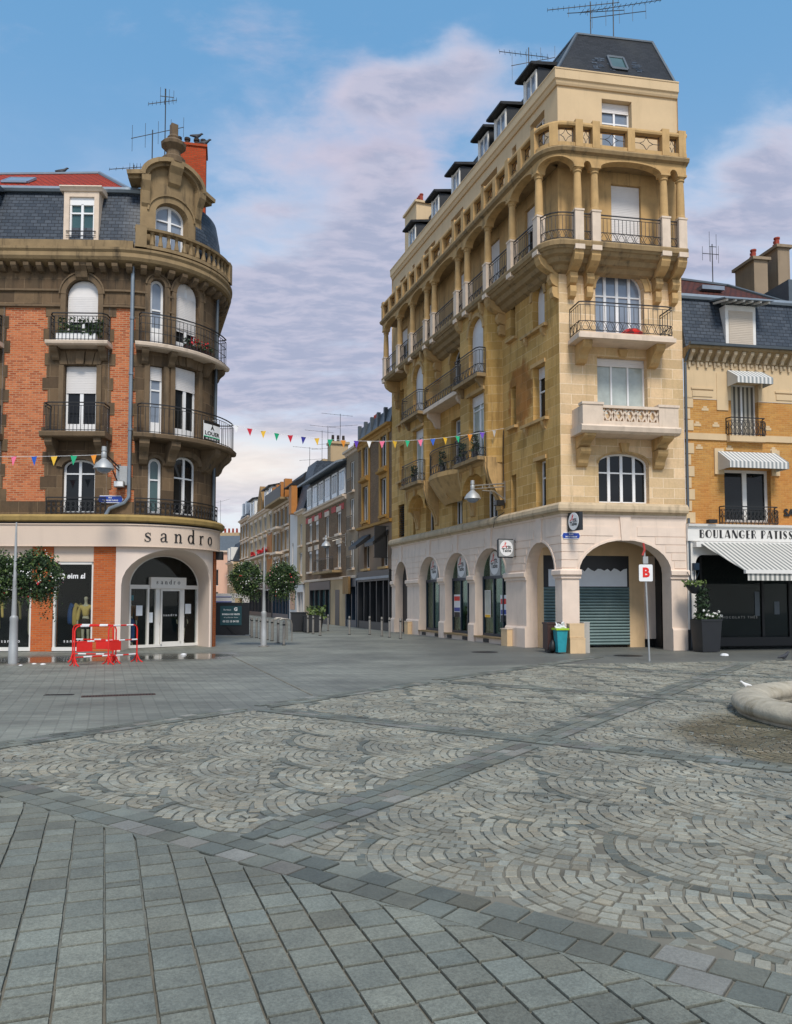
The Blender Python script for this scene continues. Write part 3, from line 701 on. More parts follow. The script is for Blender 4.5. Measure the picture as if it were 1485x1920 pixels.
def ground_mat():
    m, t, b = newmat('plaza_ground')
    oc = t.add('ShaderNodeTexCoord').outputs['Object']; rot = t.mapping(oc, rot=(0, 0, -R_(109.9)))
    br = t.add('ShaderNodeTexBrick'); t.l.new(rot, br.inputs['Vector'])
    for k, v in (('Color1', (.205, .209, .178, 1)), ('Color2', (.172, .178, .152, 1)), ('Mortar', (.152, .156, .134, 1)), ('Scale', 1.), ('Mortar Size', .012), ('Mortar Smooth', .3), ('Brick Width', .24), ('Row Height', .2)): br.inputs[k].default_value = v
    n = t.noise(oc, .35, 6, .6); n2 = t.noise(t.mapping(oc, rot=(0, 0, R_(12)), sc=(.25, 2.2, 1)), 1.2, 6, .65); n3 = t.noise(oc, 30, 4, .7)
    col = t.mix(1., br.outputs['Color'], t.mix(t.ramp(n, .3, .7), (.75, .75, .76), (1.25, 1.25, 1.24)), 'MULTIPLY')
    col = t.mix(1., col, t.mix(t.ramp(n2, .35, .7), (.85, .85, .86), (1.16, 1.16, 1.15)), 'MULTIPLY')
    col = t.mix(1., col, t.mix(n3, (.7, .7, .7), (1.3, 1.3, 1.3)), 'MULTIPLY')
    sx, sy, _ = t.sep(oc)[:3]
    # a film of water along the shop front on the left, drying in patches
    wn = t.noise(t.mapping(oc, rot=(0, 0, R_(8)), sc=(.5, 1.5, 1)), .8, 5, .55)
    e = t.math('SUBTRACT', 1., t.math('ABSOLUTE', t.math('DIVIDE', t.math('SUBTRACT', sy, t.math('MULTIPLY_ADD', sx, .32, 26.3)), 2.9)))
    e = t.math('MULTIPLY', e, t.ramp(sx, -4.1, -5.6))
    wet = t.ramp(t.math('ADD', e, t.math('MULTIPLY', wn, .9)), .62, 1.25)
    col = t.mix(wet, col, t.mix(1., col, (.48, .46, .43), 'MULTIPLY'))
    # the worn darker apron in front of the arcade
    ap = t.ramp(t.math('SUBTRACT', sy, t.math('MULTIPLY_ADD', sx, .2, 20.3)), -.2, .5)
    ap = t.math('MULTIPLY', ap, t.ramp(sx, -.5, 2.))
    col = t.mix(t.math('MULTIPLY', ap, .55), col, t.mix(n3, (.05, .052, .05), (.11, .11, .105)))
    t.l.new(col, b.inputs['Base Color'])
    t.l.new(t.math('SUBTRACT', t.math('MULTIPLY_ADD', n2, .2, .5), t.math('MULTIPLY', wet, .47)), b.inputs['Roughness'])
    h = t.math('ADD', t.math('MULTIPLY', t.math('SUBTRACT', 1., br.outputs['Fac']), .8), t.math('MULTIPLY', n3, .4))
    nd = t.add('ShaderNodeBump'); t.l.new(t.math('SUBTRACT', .45, t.math('MULTIPLY', wet, .42)), nd.inputs['Strength']); nd.inputs['Distance'].default_value = .006
    t.l.new(h, nd.inputs['Height']); t.l.new(nd.outputs[0], b.inputs['Normal'])
    return m
M['plaza_ground'] = ground_mat()
M['joint'] = plain('joint', (.17, .155, .12), .95, .62, 1.3)
M['joint_sand'] = plain('joint_sand', (.20, .19, .155), .95, .5, 1.0)
gb = MB(); gb.face([(-400, 30, 0), (400, 30, 0), (400, -600, 0), (-400, -600, 0)])
struct(gb.build('ground', 'plaza_ground'))
E1 = np.array((.808, -.589)); E2 = np.array((.589, .808))
def ab(a, b): return E1 * a + E2 * b
class Stones:
    def __init__(s): s.q = []; s.c = []; s.z = []
    def quad(s, pts, col, z=0.): s.q.append(pts); s.c.append(col); s.z.append(z)
    def build(s, name, mat, h=.012, bev=.007, dirt_or_dark=.28):
        Q = np.array(s.q, dtype=np.float64); N = len(Q); z = np.array(s.z)[:, None]
        cen = Q.mean(1, keepdims=True); v = cen - Q; L = np.linalg.norm(v, axis=2, keepdims=True)
        top = Q + v / np.maximum(L, 1e-6) * np.minimum(bev * 1.41, L * .3)
        V = np.zeros((N, 8, 3)); V[:, :4, :2] = Q; V[:, 4:, :2] = top; V[:, :4, 2] = z + .002; V[:, 4:, 2] = z + h
        tilt = (np.random.RandomState(3).rand(N, 1, 2) - .5) * .008
        V[:, 4:, 2] += ((top - cen) * tilt).sum(2)
        base = np.array([[4, 5, 6, 7], [0, 1, 5, 4], [1, 2, 6, 5], [2, 3, 7, 6], [3, 0, 4, 7]])
        F = (base[None] + (np.arange(N) * 8)[:, None, None]).reshape(-1, 4)
        me = bpy.data.meshes.new(name); me.vertices.add(N * 8); me.vertices.foreach_set('co', V.astype(np.float32).ravel())
        me.loops.add(F.size); me.loops.foreach_set('vertex_index', F.astype(np.int32).ravel())
        me.polygons.add(len(F)); me.polygons.foreach_set('loop_start', np.arange(len(F), dtype=np.int32) * 4)
        me.update(calc_edges=True)
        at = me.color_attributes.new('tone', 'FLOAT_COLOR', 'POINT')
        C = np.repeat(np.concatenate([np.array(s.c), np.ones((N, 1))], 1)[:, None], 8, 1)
        C = C.copy(); C[:, :4, :3] *= dirt_or_dark  # each stone's sides get darker towards their lower edge
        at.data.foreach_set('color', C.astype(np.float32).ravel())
        me.polygons.foreach_set('use_smooth', np.zeros(len(F), dtype=bool)); me.materials.append(M[mat]); me.validate()
        return struct(link(me, name))
rnd = random.Random(11)
def tone(base, var, warm=.02):
    k = 1 + rnd.gauss(0, var); w = rnd.gauss(0, warm)
    return (max(.02, base[0] * k * (1 + w)), max(.02, base[1] * k), max(.02, base[2] * k * (1 - w)))
SLAB = (.182, .190, .160); SETT = (.262, .252, .205); DARK = (.145, .154, .132)
PB, PW = 3.84, .39
def inview(p, m=.6): return p[1] > 2.6 and abs(p[0]) < p[1] * .5 + m
# big granite slabs in the foreground, laid in courses along the street axis
U = np.array((-.342, .94)); Vv = np.array((.94, .342))
S = Stones(); cw = .205
for i in range(-40, 45):
    v0 = i * cw + .03; t = -1.5 + rnd.random() * .2
    while t < 10.5:
        ln = rnd.choice((.165, .19, .2, .21, .23, .235, .09 if rnd.random() < .3 else .2))
        c = U * (t + ln / 2) + Vv * (v0 + cw / 2)
        bq = c @ E2
        if inview(c) and bq < PB - PW / 2 + .16:
            g1, g2 = .003 + rnd.random() * .0045, .0062 + rnd.random() * .005; g1b = .003 + rnd.random() * .0045
            q = [U * a + Vv * b_ for a, b_ in ((t + g2, v0 + g1), (t + g2, v0 + cw - g1b), (t + ln - g2, v0 + cw - g1b), (t + ln - g2, v0 + g1))]
            lim = PB - PW / 2 - .006
            q = [p if p @ E2 <= lim else p - E2 * (p @ E2 - lim) for p in q]
            q = q[::-1]
            ar = abs((q[2] - q[0])[0] * (q[3] - q[1])[1] - (q[2] - q[0])[1] * (q[3] - q[1])[0]) / 2
            if ar > .004: S.quad(q, tone(SLAB, .10, .02), rnd.uniform(-.0015, .0015))
        t += ln
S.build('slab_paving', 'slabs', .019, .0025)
# dark banding: b0, a0 lists give the centre lines of the bands that frame the fan panels
S = Stones(); A_L = [-9.3, -4.32, .72]; B_L = [3.84, 8.93, 14.1, 19.2]
def aline(k, b): return A_L[k] + (0 if k == 0 else -.055 * (b - 6) + .08)
def runband(along_a, k, lo, hi, w, rows):
    t = lo
    while t < hi:
        ln = rnd.uniform(.2, .27)
        for r in range(rows):
            o0, o1 = -w / 2 + w * r / rows, -w / 2 + w * (r + 1) / rows; j = ln * .5 * (r % 2)
            g_ = .006
            if along_a: P = [ab(t + j + g_, B_L[k] + o0 + g_), ab(t + j + ln - g_, B_L[k] + o0 + g_), ab(t + j + ln - g_, B_L[k] + o1 - g_), ab(t + j + g_, B_L[k] + o1 - g_)]
            else:
                a0 = aline(k, t); P = [ab(a0 + o0 + g_, t + j + g_), ab(a0 + o1 - g_, t + j + g_), ab(a0 + o1 - g_, t + j + ln - g_), ab(a0 + o0 + g_, t + j + ln - g_)]
            c = sum(P) / 4
            if inview(c): S.quad(P, tone(DARK if rnd.random() < .8 else (.2, .195, .175), .16, .03), rnd.uniform(-.001, .001))
        t += ln
runband(True, 0, -14, 3, PW, 2)
for k in (1, 2, 3): runband(True, k, A_L[0] + .3, 9, .42, 3)
for k in (0, 1, 2):
    lo = B_L[0] + PW / 2
    for b0, b1 in zip([lo] + [q + .21 for q in B_L[1:]], [q - .21 for q in B_L[1:]] + [23.]): runband(False, k, b0 + .02, b1 - .25, .44, 3)
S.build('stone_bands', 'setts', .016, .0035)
# fan-laid setts inside the panels
S = Stones(); FR = .86; RS = .56; fw = np.array((math.cos(R_(212)), math.sin(R_(212)))); fr = np.array((-fw[1], fw[0]))
cent = {}
for j in range(-4, 82):
    for i in range(-20, 20):
        c = -fw * j * FR * RS + fr * (i * 2 + (j % 2)) * FR
        if inview(c, 2.4) and c[1] < 25: cent[(i, j)] = c
def owner(p):
    # the fan on top at p: the one lying farthest against the facing direction
    pj = -(p @ fw) / (FR * RS); pi = (p @ fr) / FR
    best = None
    for j in range(int(pj) + 4, int(pj) - 4, -1):
        for i in range(int((pi - (j % 2)) / 2) - 1, int((pi - (j % 2)) / 2) + 3):
            c = -fw * j * FR * RS + fr * (i * 2 + (j % 2)) * FR
            if (p - c) @ (p - c) < FR * FR: return (i, j)
    return best
def inpanel(p, m=.05):
    a, b = p @ E1, p @ E2
    if b < B_L[0] + PW / 2 + m or p[1] > 21.2 + .2 * (p[0] - 4): return False
    for q in B_L[1:]:
        if abs(b - q) < .21 + m: return False
    if a < A_L[0] + .22 + m: return False
    for k in (1, 2):
        if abs(a - aline(k, b)) < .22 + m: return False
    if (p[0] - 8.0) ** 2 + (p[1] - 11.4) ** 2 < 2.85 ** 2: return False
    return True
for key, c in cent.items():
    far = c[1] > 13
    rw = .125 if far else .086
    nr = int(FR / rw); fan_t = rnd.uniform(.93, 1.07)
    for r in range(nr):
        r1 = FR - r * rw; r0 = r1 - rw
        m = max(3, int(2 * math.pi * (r0 + r1) / 2 / ((.145 if far else .112)))); off = rnd.random()
        for k in range(m):
            t0, t1 = 2 * math.pi * (k + off) / m, 2 * math.pi * (k + 1 + off) / m; tm = (t0 + t1) / 2; rm = (r0 + r1) / 2
            p = c + np.array((math.cos(tm), math.sin(tm))) * rm
            if not inview(p) or not inpanel(p): continue
            if owner(p) != key: continue
            g_ = .004 + rnd.random() * .004; da = g_ / max(rm, .05)
            jr = rnd.uniform(-.009, .009)
            q = [c + np.array((math.cos(t), math.sin(t))) * (rr + jr) for t, rr in ((t0 + da, r0 + g_), (t0 + da, r1 - g_), (t1 - da, r1 - g_), (t1 - da, r0 + g_))]
            facing = math.cos(tm - R_(212))
            dk = (r == 0 and math.sin(tm * 1.5 + key[0] * 2.1 + key[1] * 1.3) > -.1)
            base = DARK if dk and rnd.random() < .75 else SETT
            col = tone(base, .13, .03)
            S.quad(q[::-1], tuple(x_ * (.92 if dk else fan_t) for x_ in col), rnd.uniform(-.0015, .0015) + (0.0004 * (r % 2)))
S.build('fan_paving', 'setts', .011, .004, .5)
# bedding under the stones
jb = MB(); 
jb.face([(*ab(-16, -4), .003), (*ab(12, -4), .003), (*ab(12, B_L[0] - PW / 2), .003), (*ab(-16, B_L[0] - PW / 2), .003)])
struct(jb.build('bedding_sand', 'joint'))
jb = MB(); jb.face([(*ab(-9.5, B_L[0] - PW / 2), .004), (*ab(9, B_L[0] - PW / 2), .004), (*ab(9, 15), .004), (*ab(-4.9, 22.2), .004), (*ab(-9.5, 19.8), .004)])
struct(jb.build('bedding_mortar', 'joint_sand'))
# stone seam in the far paving
sb = MB(); sb.bar((-4.95, 24.3, -.01), (-1.5, 14.4, -.01), .026, local=False)
struct(sb.build('gutter_line', 'joint'))
# ================================================================== the corner building on the right
HL = math.atan2(-.94677, .32190); HR = math.atan2(.17715, .98418)
CX_, CY_ = 5.5, 26.5; LL = 17.8
RB = Path(CX_ - .3219 * LL, CY_ + .94677 * LL, HL, [('L', LL), ('T', HR - HL), ('L', 4.5)], s0=-LL)
b = thing('corner_building', 'tall narrow stone apartment building with arcades, a columned loggia and black mansard roof', 'building', (CX_, CY_, 0))
# --- painted arcade storey
AL = [(-17.2, -15.3, 0, 2.62, 1.1), (-13.5, -10.86, .25, 2.62, 1.15), (-10.2, -7.54, .25, 2.62, 1.15), (-6.94, -4.1, .25, 2.62, 1.15), (-2.5, -.45, 0, 2.62, 1.1)]
AR = [(.6, 3.92, 0, 2.62, 1.1)]
mb = MB(RB); wall(mb, -LL, 0, 0, 4.56, AL, 0, .62); wall(mb, 0, 4.5, 0, 4.56, AR, 0, .62)
ops = AL + AR
gaps = [(-LL, -17.2), (-15.3, -13.5), (-10.86, -10.2), (-7.54, -6.94), (-4.1, -2.5), (-.45, .6), (3.92, 4.5)]
for a, c in gaps:
    mb.sweep([(0, 2.42), (.05, 2.42), (.05, 2.5), (.12, 2.55), (.12, 2.68), (.07, 2.72), (0, 2.72)], a - (.05 if a > -LL else 0), c + .05)
    mb.sweep([(0, 0), (.07, 0), (.07, .68), (.03, .75), (0, .75)], a, c)
for o in ops:
    mb.ribbon(arch_pts(o, .0), .07, -.02, .025)
    c = (o[0] + o[1]) / 2; t = o[3] + o[4]
    mb.prism([(c - .14, t - .02), (c + .14, t - .02), (c + .2, 4.55), (c - .2, 4.55)], 0, .05)
# rusticated courses between the arches
rows = [(2.78, 3.02), (3.05, 3.29), (3.32, 3.56), (3.59, 3.83), (3.86, 4.17)]
allops = sorted(ops)
bounds = [-LL] + [0] * 0
for za, zb in rows:
    cuts = []
    for o in allops:
        c, h = (o[0] + o[1]) / 2, (o[1] - o[0]) / 2
        zz = (za - o[3]) / (o[4] + .12)
        w = (h + .12) * math.sqrt(max(0, 1 - zz * zz)) if zz < 1 else 0
        w = max(w, .30 + .12 * (za > 3.5))
        cuts.append((c - w, c + w))
    edge = -LL
    for l, r in cuts + [(4.5, 4.5)]:
        if l - edge > .12: mb.box(edge + .02, l - .02, 0, .018, za, zb)
        edge = r
mb.sweep([(-.03, 4.5), (.03, 4.5), (.06, 4.56), (-.03, 4.56)], -LL, 4.5)
# sills and vents under the shop windows
mb.build('arcade', 'paint_cream', b)
mb = MB(RB)
for o in AL[1:4]: mb.box(o[0] + .02, o[1] - .02, -.5, .09, .2, .255)
mb.pieces('shop_sill', 'stone_trim_dark', b)
mb = MB(RB)
for c in (-12.9, -11.2, -9.7, -8.0, -5.9): mb.box(c - .25, c + .25, -.2, .02, .02, .17)
mb.pieces('cellar_vent', 'black', b)
# --- cornice over the arcade
mb = MB(RB); mb.sweep([(0, 4.56), (.05, 4.56), (.08, 4.63), (.2, 4.66), (.22, 4.74), (.20, 4.86), (.1, 4.95), (0, 4.97)], -LL, 4.5)
mb.build('cornice', 'stone_ledge', b)
# --- upper walls
LV1, LV2, LV3 = 4.95, 7.2, 10.5
wL = [(-1.7, -1.0, 4.95, 6.6, 0), (-3.6, -3.2, 4.97, 6.38, 0), (-1.85, -1.0, 8.1, 9.98, 0), (-3.6, -3.17, 8.25, 9.72, 0), (-1.85, -.98, 11.38, 12.4, .6), (-3.57, -3.17, 11.62, 13.0, 0),
      (-6.04, -4.78, 4.97, 5.95, .62), (-9.36, -8.19, 5.0, 6.1, .56), (-12.6, -11.55, 4.99, 5.9, .5), (-14.4, -14.05, 4.98, 6.1, 0), (-16.72, -15.75, 5.0, 6.72, 0),
      (-9.45, -8.32, 7.22, 9.7, 0), (-9.5, -8.3, 10.52, 12.3, .52), (-16.5, -15.8, 8.05, 9.85, 0), (-16.5, -15.8, 11.1, 12.8, 0)]
wR = [(1.34, 3.17, 4.98, 6.3, .38), (1.34, 3.17, 8.0, 9.97, 0), (1.31, 3.1, 10.5, 12.3, .77)]
mb = MB(RB); wall(mb, -LL, 0, 4.95, 13.55, wL, 0, .32); mb.build('side_wall', 'stone_gold', b)
mb = MB(RB); wall(mb, 0, 4.5, 4.95, 13.55, wR, 0, .32); mb.build('front_wall', 'stone_front', b)
mb = MB(RB)
for a, dd, z0_, z1_ in ((4.499, -9., 0, 19.4), ):
    mb.face([(a, 0, z0_), (a, dd, z0_), (a, dd, z1_), (a, 0, z1_)])
mb.face([(-LL, -9, 0), (-LL, 0, 0), (-LL, 0, 19.4), (-LL, -9, 19.4)])
mb.build('party_wall', 'render_beige', b)
# window heads, sills and keystones
mb = MB(RB)
for s0_, s1_, z_ in ((-2.6, -.76, 8.02), (-2.55, -.75, 11.3), (-3.75, -3.02, 8.2), (-3.75, -3.02, 11.55), (-16.75, -15.5, 11.0), (-16.75, -15.5, 7.95)):
    mb.box(s0_, s1_, 0, .16, z_ - .1, z_ + .0)
    if s1_ - s0_ > 1:
        for q in (s0_ + .2, s1_ - .35): mb.sweep([(0, z_ - .1), (.14, z_ - .1), (.12, z_ - .25), (.04, z_ - .36), (0, z_ - .4)], q, q + .15)
for o in (wL[2], wL[0]): mb.box(o[0] - .12, o[1] + .05, 0, .05, o[3] + .0, o[3] + .13)
for o in (wL[4], wL[12], wL[7]):
    mb.ribbon(arch_pts(o, 0), .16, 0, .05)
mb.ribbon(arch_pts(wR[2], 0), .2, 0, .05); mb.ribbon(arch_pts(wR[2], .2), .05, 0, .08)
mb.ribbon(arch_pts(wR[0], 0), .06, 0, .03)
for o, t in ((wR[2], 13.35), (wR[0], 7.0), (wR[1], 10.2)):
    c = (o[0] + o[1]) / 2; zt = o[3] + o[4]; mb.prism([(c - .1, zt), (c + .1, zt), (c + .17, t), (c - .17, t)], 0, .12)
mb.pieces('stone_trim', 'stone_trim', b)
# windows of the flush walls
W_ = lambda i, **k: window(b, RB, wL[i], d=-.26, **k)
W_(0, leaves=1, transom=6.0); W_(2, leaves=1, transom=9.1, shut=.22, low=.0); W_(4, leaves=1, shut=.985)
for i in (1, 3, 5, 9): W_(i, leaves=1, glass_='glass_dark', fw=.03, fm='white_wood')
W_(6, leaves=3, transom=6.02); W_(7, leaves=3, transom=6.05); W_(8, leaves=2, transom=6.0)
W_(11, leaves=2, transom=9.1, glass_='glass_sky'); W_(12, leaves=2, transom=12.2); W_(13, leaves=2, glass_='glass_sky'); W_(14, leaves=2)
lv = MB(RB)
for k in range(14): lv.sweep([(-.05, 5.02 + k * .12), (-.16, 5.08 + k * .12), (-.16, 5.10 + k * .12), (-.04, 5.035 + k * .12)], -16.7, -15.77)
lv.build('louvre_shutter', 'dark_paint', b)
bk = MB(RB); bk.box(-16.72, -15.75, -.3, -.25, 5., 6.72); bk.build('louvre_backing', 'black', b)
window(b, RB, wR[0], d=-.22, leaves=4, transom=6.02, mw=.1)
window(b, RB, wR[1], d=-.24, leaves=3, shut=.14, glass_='glass_curtain', mw=.06)
window(b, RB, wR[2], d=-.24, leaves=4, transom=12.15, glass_='glass_sky', mw=.1, low=.12)
# --- the two shallow bays of the long side
def bay(s0_, s1_, w2, w3, sh3=True):
    mb = MB(RB); D = .6
    wall(mb, s0_, s1_, 7.2, 13.4, [w2, w3], D, .3)
    for a, c in ((s1_, s1_ + .34), (s0_, s0_ - .34)):
        pts = [(a, D), (a + (c - a) * .35, D * .9), (a + (c - a) * .75, D * .45), (c, 0)]
        for p, q in zip(pts, pts[1:]): mb.face([(p[0], p[1], 7.0), (q[0], q[1], 7.0), (q[0], q[1], 13.45), (p[0], p[1], 13.45)])
    # shell under the bay: an arch carried by two swept brackets
    o = (s0_ + .14, s1_ - .14, 5.9, 6.0, .74)
    wall(mb, s0_ - .02, s1_ + .02, 6.0, 7.2, [(o[0], o[1], 5.99, 6.0, .74)], D, D)
    mb.slab([(s0_ - .34, 0), (s1_ + .34, 0), (s1_ + .1, D), (s0_ - .1, D)], 7.0, 7.05)
    bw = mb.build('bay', 'stone_gold', b)
    mb = MB(RB)
    for a in (s0_ - .25, s1_ - .14):
        mb.sweep([(0, 7.2), (D + .03, 7.2), (D + .03, 6.75), (D * .93, 6.45), (D * .72, 6.15), (D * .4, 5.85), (D * .18, 5.55), (.08, 5.2), (.0, 5.15)], a, a + .4)
        mb.sweep([(.03, 7.2), (D + .08, 7.2), (D + .08, 6.8), (D * .95, 6.4), (D * .76, 6.08), (D * .45, 5.78), (D * .25, 5.5), (.1, 5.3), (.03, 5.3)], a + .13, a + .27)
    mb.sweep([(D, 6.95), (D + .08, 7.0), (D + .1, 7.15), (D + .1, 7.22), (D, 7.22)], s0_ - .1, s1_ + .15)
    c = (s0_ + s1_) / 2
    mb.prism([(c - .1, 6.68), (c + .1, 6.68), (c + .14, 7.1), (c - .14, 7.1)], D, D + .1)
    mb.box(w2[0] - .14, w2[1] + .1, D, D + .06, w2[3], w2[3] + .13)
    mb.ribbon(arch_pts(w3, 0), .14, D, D + .05)
    mb.prism([(c - .08, w3[3] + w3[4]), (c + .08, w3[3] + w3[4]), (c + .13, 13.35), (c - .13, 13.35)], D, D + .1)
    for q in (s0_ + .05, s1_ - .2): mb.sweep([(D, 13.4), (D + .2, 13.4), (D + .18, 13.1), (D + .06, 12.9), (D, 12.86)], q, q + .16)
    mb.pieces('bay_trim', 'stone_trim', b)
    window(b, RB, w2, d=D - .2, leaves=2, transom=w2[3] - .6, shut=.16, glass_='glass_curtain')
    window(b, RB, w3, d=D - .2, leaves=2, shut=.97 if sh3 else .4)
    for z0_, z1_ in ((10.5, 11.5), (7.24, 8.2)):
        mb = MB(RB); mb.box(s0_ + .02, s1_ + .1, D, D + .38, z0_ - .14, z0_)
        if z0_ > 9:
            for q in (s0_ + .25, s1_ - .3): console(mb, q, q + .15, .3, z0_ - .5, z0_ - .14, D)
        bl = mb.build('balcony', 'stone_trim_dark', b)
        r_ = MB(RB); railing(r_, [(s0_ + .06, D), (s0_ + .06, D + .34), (s1_ + .06, D + .34), (s1_ + .06, D)], z0_, z1_, style='arc', sp=.13); r_.build('railing', 'iron', bl)
bay(-7.0, -4.6, (-6.15, -4.72, 7.26, 9.9, 0), (-6.12, -4.74, 10.52, 12.35, .65))
bay(-13.6, -11.2, (-12.75, -11.36, 7.26, 9.85, 0), (-12.75, -11.4, 10.52, 12.3, .65))
# the centre balconies between the bays
mb = MB(RB); arc = [(-11.1 + 4.05 * k / 14, .3 + .65 * math.sin(math.pi * k / 14) ** .7) for k in range(15)]
for j, (k0, z0_, k1, z1_) in enumerate(((1, 7.02, 1, 7.22), (.55, 6.35, .98, 7.02), (.2, 5.95, .55, 6.35))):
    for p, q in zip(arc, arc[1:]):
        c = -9.1; f0 = lambda P, k: (c + (P[0] - c) * (.35 + .65 * k if j else 1), P[1] * k)
        A, B, C_, D_ = f0(p, k0), f0(q, k0), f0(q, k1), f0(p, k1)
        mb.face([(*A, z0_), (*B, z0_), (*C_, z1_), (*D_, z1_)])
mb.face([(a, d_, 7.22) for a, d_ in arc] + [(-7.05, 0, 7.22), (-11.1, 0, 7.22)])
bl = mb.build('balcony', 'stone_trim', b)
r_ = MB(RB); railing(r_, [(a, d_ - .06) for a, d_ in arc], 7.22, 8.3, style='arc', sp=.13); r_.build('railing', 'iron', bl)
mb = MB(RB); mb.box(-11.1, -7.05, 0, .72, 10.32, 10.5); console(mb, -10.9, -10.7, .6, 9.6, 10.32); console(mb, -7.5, -7.3, .6, 9.6, 10.32)
bl = mb.build('balcony', 'stone_pale', b)
r_ = MB(RB); railing(r_, [(-11.05, 0), (-11.05, .66), (-7.05, .66)], 10.5, 11.5, style='arc', sp=.13); r_.build('railing', 'iron', bl)
mb = MB(RB); console(mb, -9.0, -8.8, .5, 6.1, 7.0, .3); mb.build('keystone_bracket', 'stone_trim', b)
# --- front balconies
mb = MB(RB); mb.box(.3, 3.75, 0, .92, 10.28, 10.42); mb.box(.36, 3.69, 0, .86, 10.42, 10.5)
bl = mb.build('balcony', 'stone_pale', b)
mb = MB(RB)
for q in (.55, 3.15): console(mb, q, q + .32, .72, 9.62, 10.28)
mb.pieces('bracket', 'stone_trim', bl)
r_ = MB(RB); railing(r_, [(.38, 0), (.38, .84), (3.67, .84), (3.67, 0)], 10.5, 11.5, style='arc', sp=.17); r_.build('railing', 'iron', bl)
mb = MB(RB); mb.sweep([(0, 7.16), (.8, 7.16), (.92, 7.22), (.96, 7.36), (.90, 7.42), (0, 7.42)], .36, 3.86)
zc0, zc1 = 7.42, 8.06
for q0, q1, z_ in ((.42, 1.12, 8.16), (3.1, 3.8, 8.16)): mb.box(q0, q1, .62, .88, zc0, z_ - .08); mb.box(q0 - .03, q1 + .03, .6, .91, z_ - .08, z_)
mb.box(1.12, 3.1, .66, .86, 7.42, 7.56); mb.box(1.12, 3.1, .62, .9, 7.98, 8.07)
mb.box(.42, .62, 0, .62, 7.42, 8.06); mb.box(3.6, 3.8, 0, .62, 7.42, 8.06)
n_ = 5; w_ = 1.98 / n_
for k in range(n_):
    c = 1.12 + (k + .5) * w_
    for sg in (-1, 1):
        mb.ribbon([(c + sg * (w_ / 2 - .0), 7.56), (c + sg * w_ * .42, 7.75), (c + sg * w_ * .22, 7.9), (c, 7.985)][::sg], .055, .69, .83)
        mb.ribbon([(c + sg * .0, 7.60), (c + sg * w_ * .2, 7.72), (c + sg * w_ * .36, 7.86), (c + sg * w_ * .5, 7.98)][::-sg], .05, .69, .83)
bl = mb.build('balcony', 'stone_pale', b)
mb = MB(RB)
for q in (.52, 3.28): console(mb, q, q + .4, .78, 6.75, 7.16); console(mb, q + .02, q + .38, .42, 6.15, 6.75)
mb.pieces('bracket', 'stone_trim', bl)
mb = MB(RB); mb.lathe(2.35, .5, [(0, 10.5), (.34, 10.5), (.38, 10.62), (.25, 10.74), (0, 10.78)], 12); cu_ = mb.build('red_cushion', 'red', None, smooth=True)
tag(cu_, 'red folded cloth lying on the floor of the iron balcony under the arched front window', 'cloth')
# --- the loggia storey: floor, columns, arches, terrace and balustrade follow a rounded corner
DL = .8; TR = HR - HL; LA = DL * TR
p0 = RB(-17.0, DL, 0)
LG = Path(p0[0], p0[1], HL, [('L', 17.0), ('A', DL, TR), ('L', 4.4)], s0=-17.0, step=.13)
fe = LA + 4.3
mb = MB(LG)
mb.sweep([(-.95, 13.3), (-.04, 13.3), (.0, 13.36), (.04, 13.38), (.06, 13.52), (.03, 13.57), (-.95, 13.57)], -17.0, fe)
mb.sweep([(-.8, 13.3), (-.08, 13.3), (-.16, 13.18), (-.3, 13.12), (-.38, 12.98), (-.52, 12.93), (-.62, 12.8), (-.8, 12.72)], -4.3, fe - .1)
mb.sweep([(-.8, 13.3), (-.08, 13.3), (-.16, 13.18), (-.3, 13.12), (-.38, 12.98), (-.52, 12.93), (-.62, 12.8), (-.8, 12.72)], -11., -7.1)
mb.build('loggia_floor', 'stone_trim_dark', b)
cols = [-16.75, -14.5, -12.6, -10.65, -9.7, -7.0, -6.05, -4.1, -2.05, -.1, LA + .42, LA + 1.02, LA + 3.52, LA + 4.13]
for c in cols:
    mb = MB(LG)
    mb.box(c - .15, c + .15, -.28, .03, 13.3, 14.62); mb.box(c - .17, c + .17, -.3, .05, 14.56, 14.62); mb.box(c - .17, c + .17, -.3, .06, 13.26, 13.42)
    pd = mb.build('pedestal', 'stone_pale', b)
    mb = MB(LG)
    mb.lathe(c, -.13, [(.0, 14.62), (.165, 14.62), (.165, 14.68), (.145, 14.72), (.145, 14.75), (.14, 15.2), (.118, 15.86), (.118, 15.9), (.15, 15.92), (.15, 15.96), (.125, 15.98), (.17, 16.04), (.0, 16.04)])
    mb.build('column', 'stone_trim', b, smooth=True)
    mb = MB(LG); mb.box(c - .17, c + .17, -.3, .05, 16.04, 16.11); mb.build('capital', 'stone_trim', b)
mb = MB(LG)
lops = [(a + .17, c - .17, 16.04, 16.1, .27 if c - a > 1 else .17) for a, c in zip(cols, cols[1:])]
wall(mb, -17.0, fe, 16.1, 16.52, [(o[0], o[1], 16.1, 16.1, o[4]) for o in lops], 0, .3)
wall(mb, -17.0, fe, 16.1, 16.52, [(o[0], o[1], 16.1, 16.1, o[4]) for o in lops], -.3, .0)
for o in lops: mb.ribbon(arch_pts((o[0], o[1], 16.1, 16.1, o[4]), 0), .05, 0, .025)
mb.build('loggia_arches', 'stone_trim', b)
mb = MB(LG); mb.sweep([(-.95, 16.45), (-.02, 16.45), (.06, 16.5), (.12, 16.52), (.16, 16.62), (.12, 16.68), (-.95, 16.68)], -17.05, fe + .05); mb.build('terrace_slab', 'stone_trim_dark', b)
